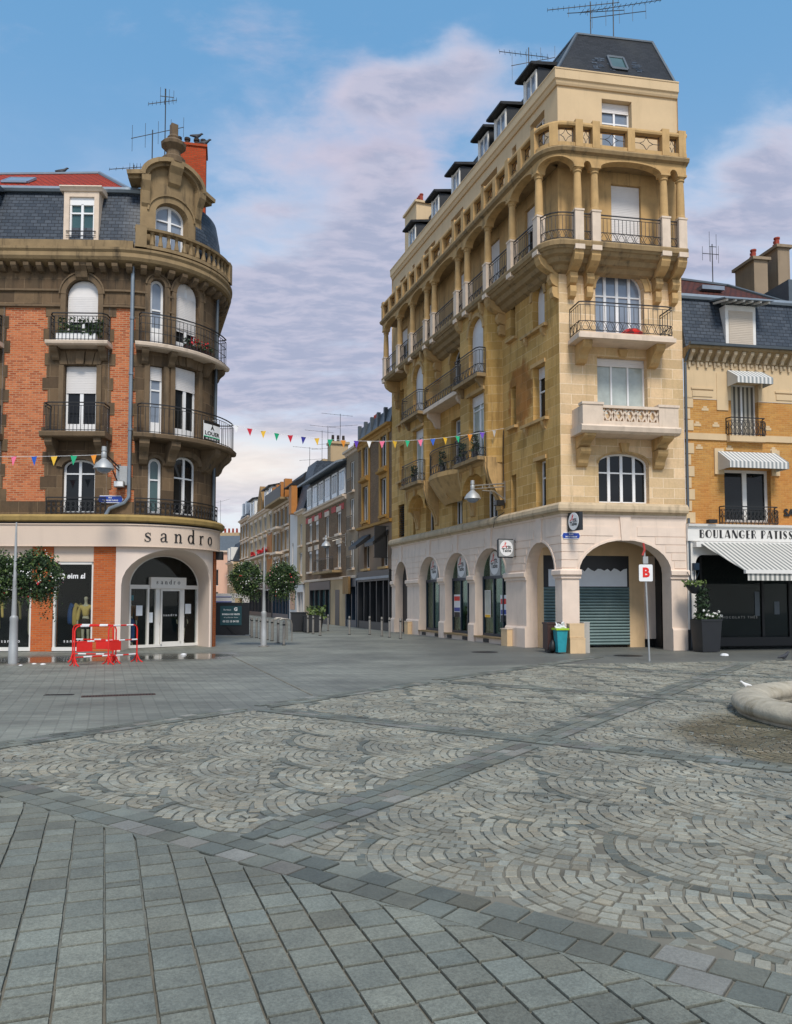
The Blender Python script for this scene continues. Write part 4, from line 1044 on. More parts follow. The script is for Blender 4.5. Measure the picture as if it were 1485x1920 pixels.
# consoles under the loggia
mb = MB(LG)
for c in cols[9:] + [-4.1, -7.0, -10.7, -16.6]:
    mb.sweep([(-.8, 13.3), (-.02, 13.3), (-.02, 13.12), (-.10, 12.96), (-.30, 12.82), (-.55, 12.72), (-.8, 12.66)], c - .16, c + .16)
    mb.sweep([(-.8, 12.7), (-.5, 12.7), (-.46, 12.5), (-.55, 12.36), (-.66, 12.3), (-.8, 12.26)], c - .13, c + .13)
    mb.sweep([(-.8, 12.26), (-.56, 12.26), (-.54, 12.06), (-.6, 11.92), (-.8, 11.86)], c - .11, c + .11)
mb.pieces('loggia_bracket', 'stone_trim', b)
mb = MB(LG)
for a, c in zip(cols, cols[1:]):
    mb = MB(LG); n = max(2, int((c - a) / .25)); railing(mb, [(a + .15 + (c - a - .3) * k / n, -.1) for k in range(n + 1)], 13.6, 14.52, style='arc', sp=.14); mb.build('loggia_railing', 'iron', b)
_=0
# loggia back wall with shuttered doors
dR = [(1.95, 3.05, 13.6, 16.05, 0)]
dL = [(-16.4, -15.3, 13.6, 16.0, 0), (-13.0, -11.9, 13.6, 16.0, 0), (-8.9, -7.8, 13.6, 16.0, 0), (-5.6, -4.5, 13.6, 16.0, 0), (-2.4, -1.3, 13.6, 16.0, 0)]
mb = MB(RB); wall(mb, -LL, 0, 13.55, 16.6, dL, -.02, .25); wall(mb, 0, 4.5, 13.55, 16.6, dR, -.02, .25); mb.build('loggia_back_wall', 'stone_trim', b)
for k, o in enumerate(dL): window(b, RB, o, d=-.15, leaves=2, shut=.97 if k % 2 else .35, smat='shutter_white')
window(b, RB, dR[0], d=-.15, leaves=2, shut=.97)
# terrace balustrade
mb = MB(LG); mb.sweep([(-.2, 16.68), (.06, 16.68), (.06, 16.84), (-.2, 16.84)], -17.0, fe); mb.sweep([(-.22, 17.4), (.08, 17.4), (.1, 17.46), (.08, 17.53), (-.22, 17.53)], -17.0, fe)
posts = []
for a, c in zip(cols, cols[1:]):
    posts.append((a, 17.62))
    if c - a > 1.2: posts.append(((a + c) / 2, 17.45))
posts.append((cols[-1], 17.62))
for c, zt in posts: mb.box(c - .13, c + .13, -.24, .1, 16.7, zt)
mb.build('balustrade', 'stone_trim', b)
mb = MB(LG)
for (a, _), (c, _) in zip(posts, posts[1:]):
    l, r = a + .15, c - .15; w = r - l
    if w < .1: continue
    mb = MB(LG)
    n = 3
    for z_ in (16.9, 17.36): 
        for k in range(n): mb.bar((l + w * k / n, -.07, z_), (l + w * (k + 1) / n, -.07, z_), .012)
    m_ = (l + r) / 2
    for q in (l + .02, r - .02): mb.bar((q, -.07, 16.86), (q, -.07, 17.4), .012)
    q_ = min(.24, w * .36); zc = 17.13
    for sx in (-1, 1):
        for sz in (-1, 1):
            P = [(m_ + sx * q_, zc), (m_ + sx * q_ * .42, zc + sz * .07), (m_, zc + sz * .22)]
            for p, q in zip(P, P[1:]): mb.bar((p[0], -.07, p[1]), (q[0], -.07, q[1]), .011)
        mb.bar((m_ + sx * q_, -.07, zc), (m_ + sx * w / 2, -.07, zc), .010)
    mb.build('terrace_grille', 'iron', b)
# --- top storey and its cornice
tL = [(-2.0, -.95, 17.0, 19.05, 0), (-3.46, -3.1, 17.6, 18.98, 0), (-6.3, -4.75, 17.0, 18.98, 0), (-9.5, -8.1, 17.0, 18.95, 0), (-12.9, -11.45, 17.0, 18.9, 0), (-14.65, -14.3, 17.5, 18.9, 0), (-16.55, -15.7, 17.0, 18.85, 0)]
tR = [(1.67, 2.78, 17.0, 19.08, 0)]
mb = MB(RB); wall(mb, -LL, 0, 16.6, 19.42, tL, -.06, .3); wall(mb, 0, 4.5, 16.6, 19.42, tR, -.06, .3)
mb.sweep([(-.1, 19.36), (.0, 19.36), (.03, 19.42), (.05, 19.5), (.1, 19.54), (.1, 19.84), (.12, 19.86), (.12, 19.9), (-.1, 19.9)], -LL, 4.5)
mb.build('top_storey', 'render_beige', b)
for k, o in enumerate(tL): window(b, RB, o, d=-.3, leaves=2 if o[1] - o[0] > .5 else 1, glass_='glass_sky' if k % 2 else 'glass_dark')
window(b, RB, tR[0], d=-.3, leaves=2, transom=18.35, shut=.17, glass_='glass_sky')
# --- mansard
def Lxy(s, d, z): return RB(s, d, z)
P1 = RB(1.32, -1.3, 22.25); P2_ = RB(4.28, -1.3, 22.3); Q1 = RB(4.46, -.02, 19.88)
n_L = (math.sin(HL), -math.cos(HL)); dtop = (P1[0] - CX_) * n_L[0] + (P1[1] - CY_) * n_L[1]
C0 = RB(0, -.02, 19.88)
far_b = RB(-LL, -.02, 19.88); far_t = RB(-LL, dtop, 22.25)
mb = MB()
mb.wface([C0, Q1, P2_, P1], [(0, 0), (4.5, 0), (4.3, 2.7), (1.3, 2.7)])
mb.wface([far_b, C0, P1, far_t], [(0, 0), (LL, 0), (LL - 1, 2.8), (0, 2.8)])
bk1 = RB(4.28, -9, 22.3)
mb.wface([P1, P2_, bk1, far_t]); mb.wface([Q1, RB(4.46, -9, 19.88), bk1, P2_])
mb.wface([far_b, far_t, RB(-LL, -9, 22.25), RB(-LL, -9, 19.88)])
rf = mb.build('mansard_roof', 'slate_dark', b)
mb = MB(); 
for p, q in ((P1, P2_), (C0, P1), (Q1, P2_), (P1, far_t)): mb.bar(p, q, .06, 6, local=False)
mb.build('ridge_flashing', 'zinc_dark', rf)
sk = MB(RB); t_ = .42
def onroof(s, k): return (s, -.02 - 1.28 * k + .05, 19.88 + 2.38 * k)
A, B, C_, D_ = onroof(2.15, .2), onroof(2.75, .2), onroof(2.75, .48), onroof(2.15, .48)
for p, q in ((A, B), (B, C_), (C_, D_), (D_, A)): sk.bar(p, q, .05)
so = sk.build('skylight', 'zinc_dark', rf); sk = MB(RB); sk.face([A, B, C_, D_]); sk.build('pane', 'glass_teal', so)
rs_ = random.Random(2); mb = MB(RB)
for _ in range(26):
    s_ = rs_.choice((rs_.uniform(1.45, 2.1), rs_.uniform(2.78, 3.2))); q_ = rs_.uniform(.12, .42)
    A, B, C_, D_ = onroof(s_, q_), onroof(s_ + rs_.uniform(.16, .3), q_), onroof(s_ + .2, q_ + .035), onroof(s_, q_ + .035)
    mb.face([(p[0], p[1] - .035, p[2]) for p in (A, B, C_, D_)])
mb.build('replaced_slates', 'slate_blue', rf)
for s0_, s1_ in ((-2.45, -1.5), (-4.95, -3.95), (-6.5, -5.55), (-9.4, -8.5), (-11.9, -11.0), (-15.2, -14.2)):
    mb = MB(RB); mb.box(s0_, s1_, -2.2, -.12, 19.88, 21.0)
    dm = mb.build('dormer', 'dark_paint', rf)
    mb = MB(RB); mb.sweep([(-2.3, 21.5), (.22, 21.06), (.22, 20.98), (.1, 20.97), (-2.3, 21.35)], s0_ - .2, s1_ + .12); mb.build('dormer_roof', 'slate_dark', dm)
    mb = MB(RB); o = (s0_ + .05, s1_ - .05, 19.95, 20.92, 0); P, q = outline(o); Pi, qi = outline(o, .09)
    for i in range(4):
        j = (i + 1) % 4; mb.prism([P[i], P[j], Pi[j], Pi[i]], -.13, -.07)
    mb.box((s0_ + s1_) / 2 - .04, (s0_ + s1_) / 2 + .04, -.12, -.08, 20.0, 20.85); mb.box(s0_ - .04, s0_ + .05, -.4, -.06, 19.9, 21.0)
    mb.build('dormer_window', 'white_wood', dm)
    mb = MB(RB); mb.box(s0_ + .1, s1_ - .1, -.119, -.105, 20.02, 20.85); mb.build('dormer_pane', 'glass_sky', dm)
mb = MB(RB); mb.box(-17.75, -15.9, -2.6, -.75, 19.0, 23.0); mb.box(-17.85, -15.8, -2.7, -.65, 23.0, 23.12)
ch = mb.build('chimney', 'render_beige', b)
mb = MB(RB)
for k in range(8): mb.lathe(-17.6 + k * .22, -1.1, [(.0, 23.12), (.1, 23.12), (.085, 23.5), (.11, 23.52), (.11, 23.58), (.0, 23.58)], 8); mb.lathe(-17.6 + k * .22, -1.9, [(.0, 23.12), (.1, 23.12), (.085, 23.5), (.11, 23.52), (.11, 23.58), (.0, 23.58)], 8)
mb.build('chimney_pots', 'terracotta', ch, smooth=True)
# --- shop windows behind the arcade
mb = MB(RB)
for o in AL[1:4]:
    mb.box(o[0], o[1], -.42, -.34, 2.56, 2.68)
    for k in (0, .36, .66, 1):
        c = o[0] + .04 + (o[1] - o[0] - .08) * k; mb.box(c - .04, c + .04, -.42, -.34, .26, 2.6)
    mb.box(o[0], o[1], -.42, -.34, .25, .36)
sf = mb.build('shop_window', 'navy_paint', b)
for o in AL[1:4]:
    mb = MB(RB); mb.prism(outline(o, .01)[0], -.40, -.385); mb.build('pane', 'shop_glass_green', sf)
# interior behind those windows and the porch at the corner
mb = MB(RB)
mb.box(-14.0, -3.9, -3.4, -3.3, 0, 4.4); mb.box(-14.0, -3.9, -3.3, -.6, 4.3, 4.36); mb.box(-14.1, -14.0, -3.4, -.62, 0, 4.4); mb.box(-3.95, -3.9, -3.4, -.62, 0, 4.4)
mb.build('shop_interior', 'interior_mid', b)
mb = MB(RB)
for s0_ in (-13.35, -10.1, -6.75): mb.box(s0_, s0_ + .75, -.62, -.56, .4, 3.5)
mb.build('curtain', 'shutter_white', b)
mb = MB(RB); mb.box(-17.2, -15.3, -.5, -.42, 0, 3.7); mb.build('house_door', 'dark_paint', b)
RF = Turned(CX_, CY_, HR)
mb = MB(RF)
mb.wface([RB(-2.58, -.45, 0), RF(.12, -2.04, 0), RF(.12, -2.04, 4.3), RB(-2.58, -.45, 4.3)]); mb.box(3.38, 3.95, -2.2, -2.0, 0, 4.4); mb.box(.1, 3.38, -2.2, -2.01, 3.3, 4.5); mb.box(3.95, 4.45, -2.2, -2.01, 3.3, 4.5)
mb.build('porch_wall', 'cream_box', b)
p_ = [RB(-2.6, -.3, 4.2), RB(0, -.3, 4.2), RB(4.5, -.3, 4.2), RF(4.5, -2.4, 4.2), RF(-.2, -2.4, 4.2)]
mb = MB(); mb.wface(p_); mb.wface([RB(4.45, -.6, 0), RB(4.45, -2.4, 0), RB(4.45, -2.4, 4.2), RB(4.45, -.6, 4.2)])

mb.build('porch_ceiling', 'render_beige', b)
mb = MB(RF)
for k in range(19): mb.sweep([(-2.06, .08 + k * .11), (-2.0, .10 + k * .11), (-1.985, .135 + k * .11), (-2.0, .17 + k * .11), (-2.06, .19 + k * .11)], .12, 3.38)
mb.build('roller_gate', 'roller_green', b)
mb = MB(RF); mb.box(.12, 3.38, -2.06, -2.02, 2.17, 3.3); mb.build('gate_fascia', 'dark_paint', b)
mb = MB(RF); pts = [(.3, 2.19), (3.3, 2.19), (3.3, 2.75)] + [(3.3 - k * .125, 2.78 + .05 * math.sin(k * 2.3) + (.06 if k % 4 == 0 else 0)) for k in range(24)] + [(.3, 2.8)]
mb.prism(pts, -2.015, -2.008); mb.build('torn_poster', 'paper', b)
mb = MB(RF); mb.box(3.95, 4.34, -2.0, -1.9, .3, 3.3); mb.build('white_panel', 'paint_cream', b)
mb = MB(RF); mb.box(3.96, 5.0, -2.2, -2.05, 0, 3.3); mb.box(4.34, 4.5, -2.1, -1.5, .0, 3.3); mb.build('porch_door', 'black', b)
# --- downpipe at the right-hand edge
mb = MB(RB); mb.tube([(4.56, .06, 9.9), (4.56, .06, 4.8)], .045); mb.tube([(4.58, .05, 4.5), (4.58, .05, .1)], .045); mb.tube([(4.62, .35, 10.45), (4.58, .2, 10.2), (4.56, .06, 9.95)], .04)
mb.build('downpipe', 'zinc_dark', b)
mb = MB(RB)
mb.tube([(-4.12, .05, 8.2), (-4.2, .04, 7.2), (-4.12, .04, 5.2)], .018); mb.tube([(-4.12, .04, 5.05), (-4.6, .2, 4.85), (-4.7, .23, 4.5)], .014)
mb.build('cable', 'black', b)
# ================================================================== the rounded corner building on the left
HB = math.atan(.03); RAD = 2.8
LB = Path(-9.5 - 9 * math.cos(HB), 26.7 - 9 * math.sin(HB), HB, [('L', 9.0), ('A', RAD, R_(106.5)), ('L', 9.0)], s0=-9.0, step=.16)
SE = RAD * R_(106.5)
a_ = thing('rounded_building', 'orange brick and sooty stone corner building with rounded front and slate mansard', 'building', (-9.5, 26.7, 0))
BK = lambda s0, s1: None
wA = [(-1.68, -.6, 4.62, 6.15, .28), (-1.68, -.62, 7.3, 9.62, 0), (-1.68, -.6, 10.32, 12.05, .54)]
wA2 = [(-5.3, -4.2, 4.62, 6.15, .28), (-5.3, -4.2, 7.3, 9.62, 0), (-5.3, -4.2, 10.32, 12.05, .54)]
wN = [(1.12, 1.58, 4.64, 6.3, .24), (1.13, 1.57, 7.32, 9.72, 0), (1.1, 1.57, 10.4, 12.5, .24)]
wW = [(2.0, 3.0, 4.66, 6.42, .28), (2.0, 2.98, 7.34, 9.85, 0), (1.98, 2.98, 10.44, 12.4, .5)]
def lwall(name, s0, s1, z0, z1, ops, mat, d=0.): mb = MB(LB); wall(mb, s0, s1, z0, z1, ops, d, .3); return mb.build(name, mat, a_)
lwall('brick_wall', -9, -5.75, 5.0, 11.62, [], 'brick_orange'); lwall('brick_wall', -3.75, -2.2, 5.0, 11.62, [], 'brick_orange'); lwall('brick_wall', -.22, .72, 5.0, 11.62, [], 'brick_orange')
mb = MB(LB)
wall(mb, -5.75, -3.75, 4.5, 11.62, wA2, .03, .3); wall(mb, -2.2, -.22, 4.5, 11.62, wA, .03, .3); wall(mb, .72, SE + 4, 4.5, 13.2, wN + wW, .03, .3)
wall(mb, -9, .72, 11.62, 13.2, [(o[0], o[1], 11.62, o[3], o[4]) for o in (wA[2], wA2[2])], .03, .3)
for s0, s1 in ((-9, -5.75), (-3.75, -2.2), (-.22, .72)): wall(mb, s0, s1, 4.5, 5.0, (), .03, .2)
# toothed stone edges against the brick
z = 5.0; k = 0
while z < 11.4:
    for e, sg in ((-5.75, -1), (-3.75, 1), (-2.2, -1), (-.22, 1), (.72, -1)):
        w = (.16, .04, .22, .09)[(k + int(e * 7)) % 4]
        l, r = (e - w, e) if sg < 0 else (e, e + w)
        mb.box(l, r, -.02, .026, z, z + .41)
    z += .42; k += 1
mb.build('stone_wall', 'stone_sooty', a_)
mb = MB(LB)
for s0, s1 in ((-9, -5.36), (-4.14, -1.86), (-.42, 1.0), (1.66, 1.9)):
    mb.sweep([(.03, 12.14), (.1, 12.16), (.1, 12.22), (.03, 12.25)], s0, s1); mb.sweep([(.03, 11.6), (.1, 11.62), (.1, 11.68), (.03, 11.7)], s0, s1)
for o in (wA[2], wA2[2], wN[2], wW[2]):
    g0 = .12 if o is wN[2] else .18
    mb.ribbon(arch_pts(o, .0), g0, .03, .10); mb.ribbon(arch_pts(o, g0), .05, .03, .14)
    for e in (o[0] - .09, o[1] + .09): mb.box(e - .085, e + .085, .03, .09, 10.4, o[3])
    c = (o[0] + o[1]) / 2
for c, zt in (((wA[2][0] + wA[2][1]) / 2, 12.6), ((wA2[2][0] + wA2[2][1]) / 2, 12.6)):
    mb.sweep([(.03, 13.1), (.36, 13.1), (.34, 12.95), (.22, 12.8), (.16, 12.62), (.03, 12.55)], c - .2, c + .2)
for o in (wA[1], wA2[1], wW[1], wN[1]):
    for e in (o[0] - .1, o[1] + .1): mb.box(e - .08, e + .08, .03, .085, 7.3, o[3])
    c = (o[0] + o[1]) / 2; h = (o[1] - o[0]) / 2
    if h > .3:
        n = 5
        for k in range(n):
            x0, x1 = -h - .15 + (2 * h + .3) * k / n, -h - .15 + (2 * h + .3) * (k + 1) / n; t = 1.22
            mb.prism([(c + x0 + .012, o[3] + .02), (c + x1 - .012, o[3] + .02), (c + x1 * t - .012, o[3] + .46), (c + x0 * t + .012, o[3] + .46)], .03, .09 if k != 2 else .15)
for o in (wA[0], wA2[0], wW[0], wN[0]):
    mb.ribbon(arch_pts(o, .0), .10 if o is wN[0] else .2, .03, .10)
mb.build('stone_dressing', 'stone_sooty_trim', a_)
# balconies
def lbalc(pts, z0, z1, zr, br, mat='stone_pale', style='plain', group=None):
    mb = MB(LB); mb.sweep([(0, z0), (br - .06, z0), (br, z0 + .04), (br + .02, z1 - .03), (br - .02, z1), (0, z1)], pts[0], pts[1])
    bl = mb.build('balcony', mat, a_)
    r_ = MB(LB); n = max(4, int((pts[1] - pts[0]) / .25)); L_ = [(pts[0] + .1 + (pts[1] - pts[0] - .2) * k / n, br - .08) for k in range(n + 1)]
    railing(r_, [(pts[0] + .1, .03)] + L_ + [(pts[1] - .1, .03)], z1, zr, style=style, sp=.125); r_.build('railing', 'iron', bl)
    return bl
def cons(par, spots, D, z0, z1, w=.24):
    for c in spots: mb = MB(LB); console(mb, c - w / 2, c + w / 2, D, z0, z1, .03); mb.build('bracket', 'stone_sooty_trim', par)
for dx in (0, -3.62):
    bl = lbalc((-2.2 + dx, -.06 + dx), 7.04, 7.24, 8.2, .74, 'stone_sooty_trim', 'plain'); cons(bl, (-1.95 + dx, -.35 + dx), .6, 6.35, 7.04)
    bl = lbalc((-2.16 + dx, -.1 + dx), 10.18, 10.33, 11.26, .55, 'stone_pale', 'grid'); cons(bl, (-1.95 + dx, -.35 + dx), .36, 9.75, 10.18)
bl = lbalc((.66, 4.6), 7.06, 7.24, 8.22, .78, 'stone_sooty_trim', 'plain'); cons(bl, (.95, 1.8, 3.3, 4.2), .64, 6.25, 7.06, .26)
mb = MB(LB); mb.sweep([(.03, 7.06), (.6, 7.06), (.5, 6.9), (.3, 6.7), (.12, 6.45), (.03, 6.3)], 3.2, 4.55); mb.build('balcony_corbel', 'stone_sooty_trim', bl)
bl = lbalc((.66, 4.3), 10.2, 10.36, 11.36, .55, 'stone_pale', 'grid'); cons(bl, (.95, 1.8, 3.3, 4.1), .4, 9.7, 10.2, .2)
for s0, s1 in ((-2.15, -.2), (-5.75, -3.8), (.72, 4.4)):
    r_ = MB(LB); n = max(4, int((s1 - s0) / .25)); railing(r_, [(s0 + (s1 - s0) * k / n, .14) for k in range(n + 1)], 4.56, 5.12, style='scroll', sp=.16); r_.build('window_railing', 'iron', a_)
# windows
for W3, lv in ((wA, 2), (wA2, 2), (wW, 2)):
    window(a_, LB, W3[0], d=-.14, leaves=lv, transom=5.95, fw=.07, mw=.09)
    window(a_, LB, W3[1], d=-.14, leaves=lv, shut=.40 if W3 is not wW else .32, fw=.07, mw=.12, low=.28)
    window(a_, LB, W3[2], d=-.14, leaves=lv, shut=.64 if W3 is wA else (.72 if W3 is wW else .5), fw=.07, mw=.1, low=.25, glass_='glass_dark')
window(a_, LB, wN[0], d=-.14, leaves=1, transom=5.8, fw=.09, glass_='glass_teal'); window(a_, LB, wN[1], d=-.14, leaves=1, transom=8.9, shut=.2, fw=.07, glass_='glass_sky', low=.4); window(a_, LB, wN[2], d=-.14, leaves=1, transom=11.7, fw=.08, glass_='glass_sky', low=.6)
# cornice with modillions
mb = MB(LB); mb.sweep([(.03, 13.0), (.12, 13.02), (.34, 13.06), (.46, 13.1), (.52, 13.2), (.50, 13.34), (.56, 13.42), (.56, 13.5), (.0, 13.62)], -9, SE + 4); mb.sweep([(-.2, 13.55), (.44, 13.55), (.44, 13.78), (-.2, 13.82)], -9, .55)
mb.build('cornice', 'stone_attic', a_)
s = -8.8
while s < SE + .5: mb = MB(LB); mb.sweep([(.03, 13.02), (.4, 13.02), (.38, 12.92), (.3, 12.84), (.2, 12.78), (.03, 12.78)], s - .09, s + .09); mb.build('modillion', 'stone_sooty_trim', a_); s += .42
# curved stone balustrade in front of the gable
mb = MB(LB); mb.sweep([(.3, 13.55), (.56, 13.55), (.56, 13.66), (.3, 13.66)], .6, 4.4); mb.sweep([(.28, 14.16), (.58, 14.16), (.6, 14.24), (.26, 14.26)], .6, 4.4)
for q in (.62, 4.1): mb.box(q, q + .3, .26, .6, 13.55, 14.3)
s = 1.08
while s < 4.1: mb.lathe(s, .43, [(.05, 13.66), (.09, 13.72), (.075, 13.82), (.05, 13.95), (.06, 14.1), (.09, 14.16)], 8); s += .24
mb.build('balustrade', 'stone_attic', a_, smooth=True)
# mansard
mb = MB(LB); prof = [(.1, 13.7), (-.02, 14.4), (-.2, 15.2), (-.42, 15.85), (-.9, 15.85), (-.9, 13.7)]
mb.sweep(prof, -9, .95); mb.sweep([(.22, 13.6), (.16, 14.4), (.06, 15.2), (-.06, 15.85), (-.9, 15.85), (-.9, 13.6)], 2.7, SE + 4)
ms = mb.build('mansard_roof', 'slate_blue', a_)
mb = MB(LB); mb.sweep([(-.5, 15.82), (-.28, 15.80), (-.22, 15.88), (-.26, 15.98), (-.5, 16.0)], -9, .75); mb.build('gutter', 'zinc', ms)
# red tiled upper roof with a hipped end
c = lambda s, d, z: LB(s, d, z)
mb = MB(LB)
mb.wface([c(-9, -.42, 15.95), c(.3, -.42, 15.95), c(-1.6, -2.7, 17.75), c(-9, -2.7, 17.55)], [(0, 0), (9.3, 0), (7.4, 2.9), (0, 2.9)])
mb.wface([c(.3, -.42, 15.95), c(1.0, -5.2, 15.95), c(-1.6, -2.7, 17.75)], [(0, 0), (5, 0), (2.5, 3)])
mb.wface([c(1.0, -5.2, 15.95), c(-9, -5.2, 15.95), c(-9, -2.7, 17.55), c(-1.6, -2.7, 17.75)], [(0, 0), (9, 0), (9, 3), (2, 3)])
mb.build('tiled_roof', 'tile_red', a_)
mb = MB(LB)
for p, q in ((c(-9, -2.7, 17.58), c(-1.6, -2.7, 17.78)), (c(-1.6, -2.7, 17.78), c(.3, -.42, 15.98))): mb.bar(p, q, .07, 6, local=False)
mb.build('ridge_capping', 'zinc', a_)
mb = MB(LB); A, B, C_, D_ = c(-4.5, -1.1, 16.5), c(-3.6, -1.1, 16.5), c(-3.5, -1.6, 16.9), c(-4.4, -1.6, 16.9)
mb.wface([Vector(p) + Vector((0, 0, .09)) for p in (A, B, C_, D_)])
for p, q in ((A, B), (B, C_), (C_, D_), (D_, A)): mb.bar(Vector(p) + Vector((0, 0, .05)), Vector(q) + Vector((0, 0, .05)), .05, local=False)
mb.build('skylight', 'glass_sky', a_)
# slate dormer with a white window
mb = MB(LB); o = (-1.62, -.78, 13.85, 15.42, 0)
wall(mb, -1.80, -.62, 13.75, 15.6, [o], .12, .2); mb.sweep([(.06, 15.6), (.16, 15.6), (.2, 15.66), (.26, 15.72), (.24, 15.76), (-.5, 15.8), (-.5, 15.6)], -1.92, -.5)
mb.face([(-1.80, .12, 13.75), (-1.80, -.6, 13.75), (-1.80, -.6, 15.6), (-1.80, .12, 15.6)]); mb.face([(-.62, -.6, 13.75), (-.62, .12, 13.75), (-.62, .12, 15.6), (-.62, -.6, 15.6)])
dm = mb.build('dormer', 'stone_pale', a_)
mb = MB(LB); mb.box(-1.62, -1.56, -.02, .04, 13.86, 15.2); mb.box(-.84, -.78, -.02, .04, 13.86, 15.2); mb.box(-1.24, -1.16, -.02, .05, 13.86, 15.2); mb.box(-1.62, -.78, -.03, .045, 14.85, 14.9); mb.box(-1.62, -.78, -.02, .05, 15.16, 15.42); mb.box(-1.62, -.78, -.02, .04, 13.86, 13.93)
mb.build('dormer_window', 'white_pvc', dm)
mb = MB(LB); mb.box(-1.6, -.8, -.04, -.02, 13.9, 15.2); mb.build('dormer_pane', 'glass_teal', dm)
mb = MB(LB); mb.bar((-1.7, .16, 14.2), (-.7, .16, 14.2), .02); mb.bar((-1.7, .16, 14.05), (-.7, .16, 14.05), .012); mb.build('dormer_rail', 'iron', dm)
mb = MB(LB); mb.box(-5.4, -4.1, -.6, .12, 13.75, 15.6); mb.sweep([(.06, 15.6), (.2, 15.6), (.34, 15.74), (.3, 15.8), (-.5, 15.86)], -5.5, -4.0); mb.build('dormer', 'zinc_dark', a_)
# the curved gable
SCn = 1.80
def gtop(s):
    u = abs(s - SCn)
    if u < .92: return 16.2 + .62 * math.sqrt(1 - (u / .92) ** 2)
    return 16.2 - .06 * (u - .92)
mb = MB(LB); gw = (1.22, 2.38, 13.7, 15.1, .42)
wall(mb, .72, 2.98, 13.6, gtop, [gw], .08, .35)
for e in (.72, 2.98):
    mb.face([(e, -.8, 13.6), (e, .08, 13.6), (e, .08, gtop(e)), (e, -.8, gtop(e))])
mb.ribbon(arch_pts(gw, .22), .06, .08, .13)
top = [(.34, 16.12), (.84, 16.20)] + [(SCn - .94 * math.cos(math.pi * k / 16), 16.2 + .64 * math.sin(math.pi * k / 16)) for k in range(17)] + [(2.76, 16.20), (3.3, 16.12)]
mb.ribbon(top, .14, -.6, .42); mb.ribbon(top, -.10, -.4, .28)
for e in (.76, 2.62): mb.sweep([(.08, 16.2), (.4, 16.2), (.38, 16.0), (.24, 15.7), (.16, 15.3), (.08, 15.2)], e, e + .26)
mb.sweep([(.08, 16.85), (.46, 16.85), (.44, 16.7), (.3, 16.5), (.2, 16.2), (.08, 16.1)], SCn - .2, SCn + .2)
mb.build('gable', 'stone_attic', a_)
mb = MB(LB); mb.lathe(SCn, .05, [(0, 16.9), (.4, 16.9), (.42, 17.1), (.26, 17.22), (.24, 17.4), (.42, 17.56), (.44, 17.66), (.3, 17.78), (.2, 17.84), (.22, 17.9), (.14, 18.0), (0, 18.0)], 12); mb.box(SCn - .11, SCn + .11, -.06, .16, 17.98, 18.38)
mb.build('finial', 'stone_sooty_trim', a_)
window(a_, LB, gw, d=-.22, leaves=2, transom=14.95, fw=.08, mw=.12, shut=.1, glass_='glass_sky')
# brick chimney
chf = Turned(-8.7, 29.6, R_(12))
mb = MB(chf); mb.box(0, 1.42, -.9, 0, 15.5, 19.1); mb.box(-.05, 1.47, -.95, .05, 19.1, 19.2)
ch = mb.build('chimney', 'brick_chimney', a_)
mb = MB(chf)
for k, x_ in enumerate((.1, .38, .7, 1.05, 1.3)): mb.lathe(x_, -.4, [(0, 19.2), (.1, 19.2), (.09, 19.5), (.12, 19.52), (.12, 19.6), (0, 19.6)], 8)
mb.build('chimney_pots', 'soot', ch, smooth=True)
# downpipe, ledge, fascia
mb = MB(LB); mb.tube([(.53, .12, 13.1), (.53, .12, 5.15), (.4, .14, 4.95), (-.05, .16, 4.75), (-.15, .2, 4.55), (-.15, .2, 4.3)], .065)
for z_ in (11.2, 9.3, 7.4): mb.lathe(.53, .12, [(.065, z_), (.085, z_), (.085, z_ + .08), (.065, z_ + .08)], 8)
mb.build('downpipe', 'zinc', a_, smooth=True)
mb = MB(LB); mb.tube([(3.95, .2, 13.0), (3.95, .12, 4.6)], .06); mb.build('downpipe', 'zinc_dark', a_, smooth=True)
mb = MB(LB); mb.sweep([(0, 4.3), (.3, 4.3), (.36, 4.34), (.38, 4.46), (.3, 4.54), (0, 4.56)], -9, SE + 4); mb.build('ledge', 'ledge_ochre', a_)
mb = MB(LB); mb.sweep([(-.02, 3.48), (.24, 3.48), (.24, 4.2), (.28, 4.2), (.28, 4.235), (-.02, 4.235)], -9, 4.5); mb.sweep([(.241, 3.48), (.26, 3.48), (.26, 3.5), (.241, 3.5)], -9, 4.5)
fs = mb.build('shop_fascia', 'fascia', a_)
mb = MB(LB); mb.sweep([(0, 4.236), (.2, 4.236), (.2, 4.299), (0, 4.299)], -9, 4.5); mb.build('fascia_gap', 'black', a_)
mb = MB(LB); mb.box(4.35, 4.75, -.2, .35, 3.2, 3.5); mb.build('floodlight', 'black', a_)
mb = MB(LB)
xs = (1.0, 1.47, 1.94, 2.42, 2.90, 3.34)
for ch_, x0 in zip('sandro', xs):
    for P in SERIF[ch_]: stroke(mb, P, x0, 3.66, .31, .245, .02)
mb.build('shop_letters', 'letter_black', fs)
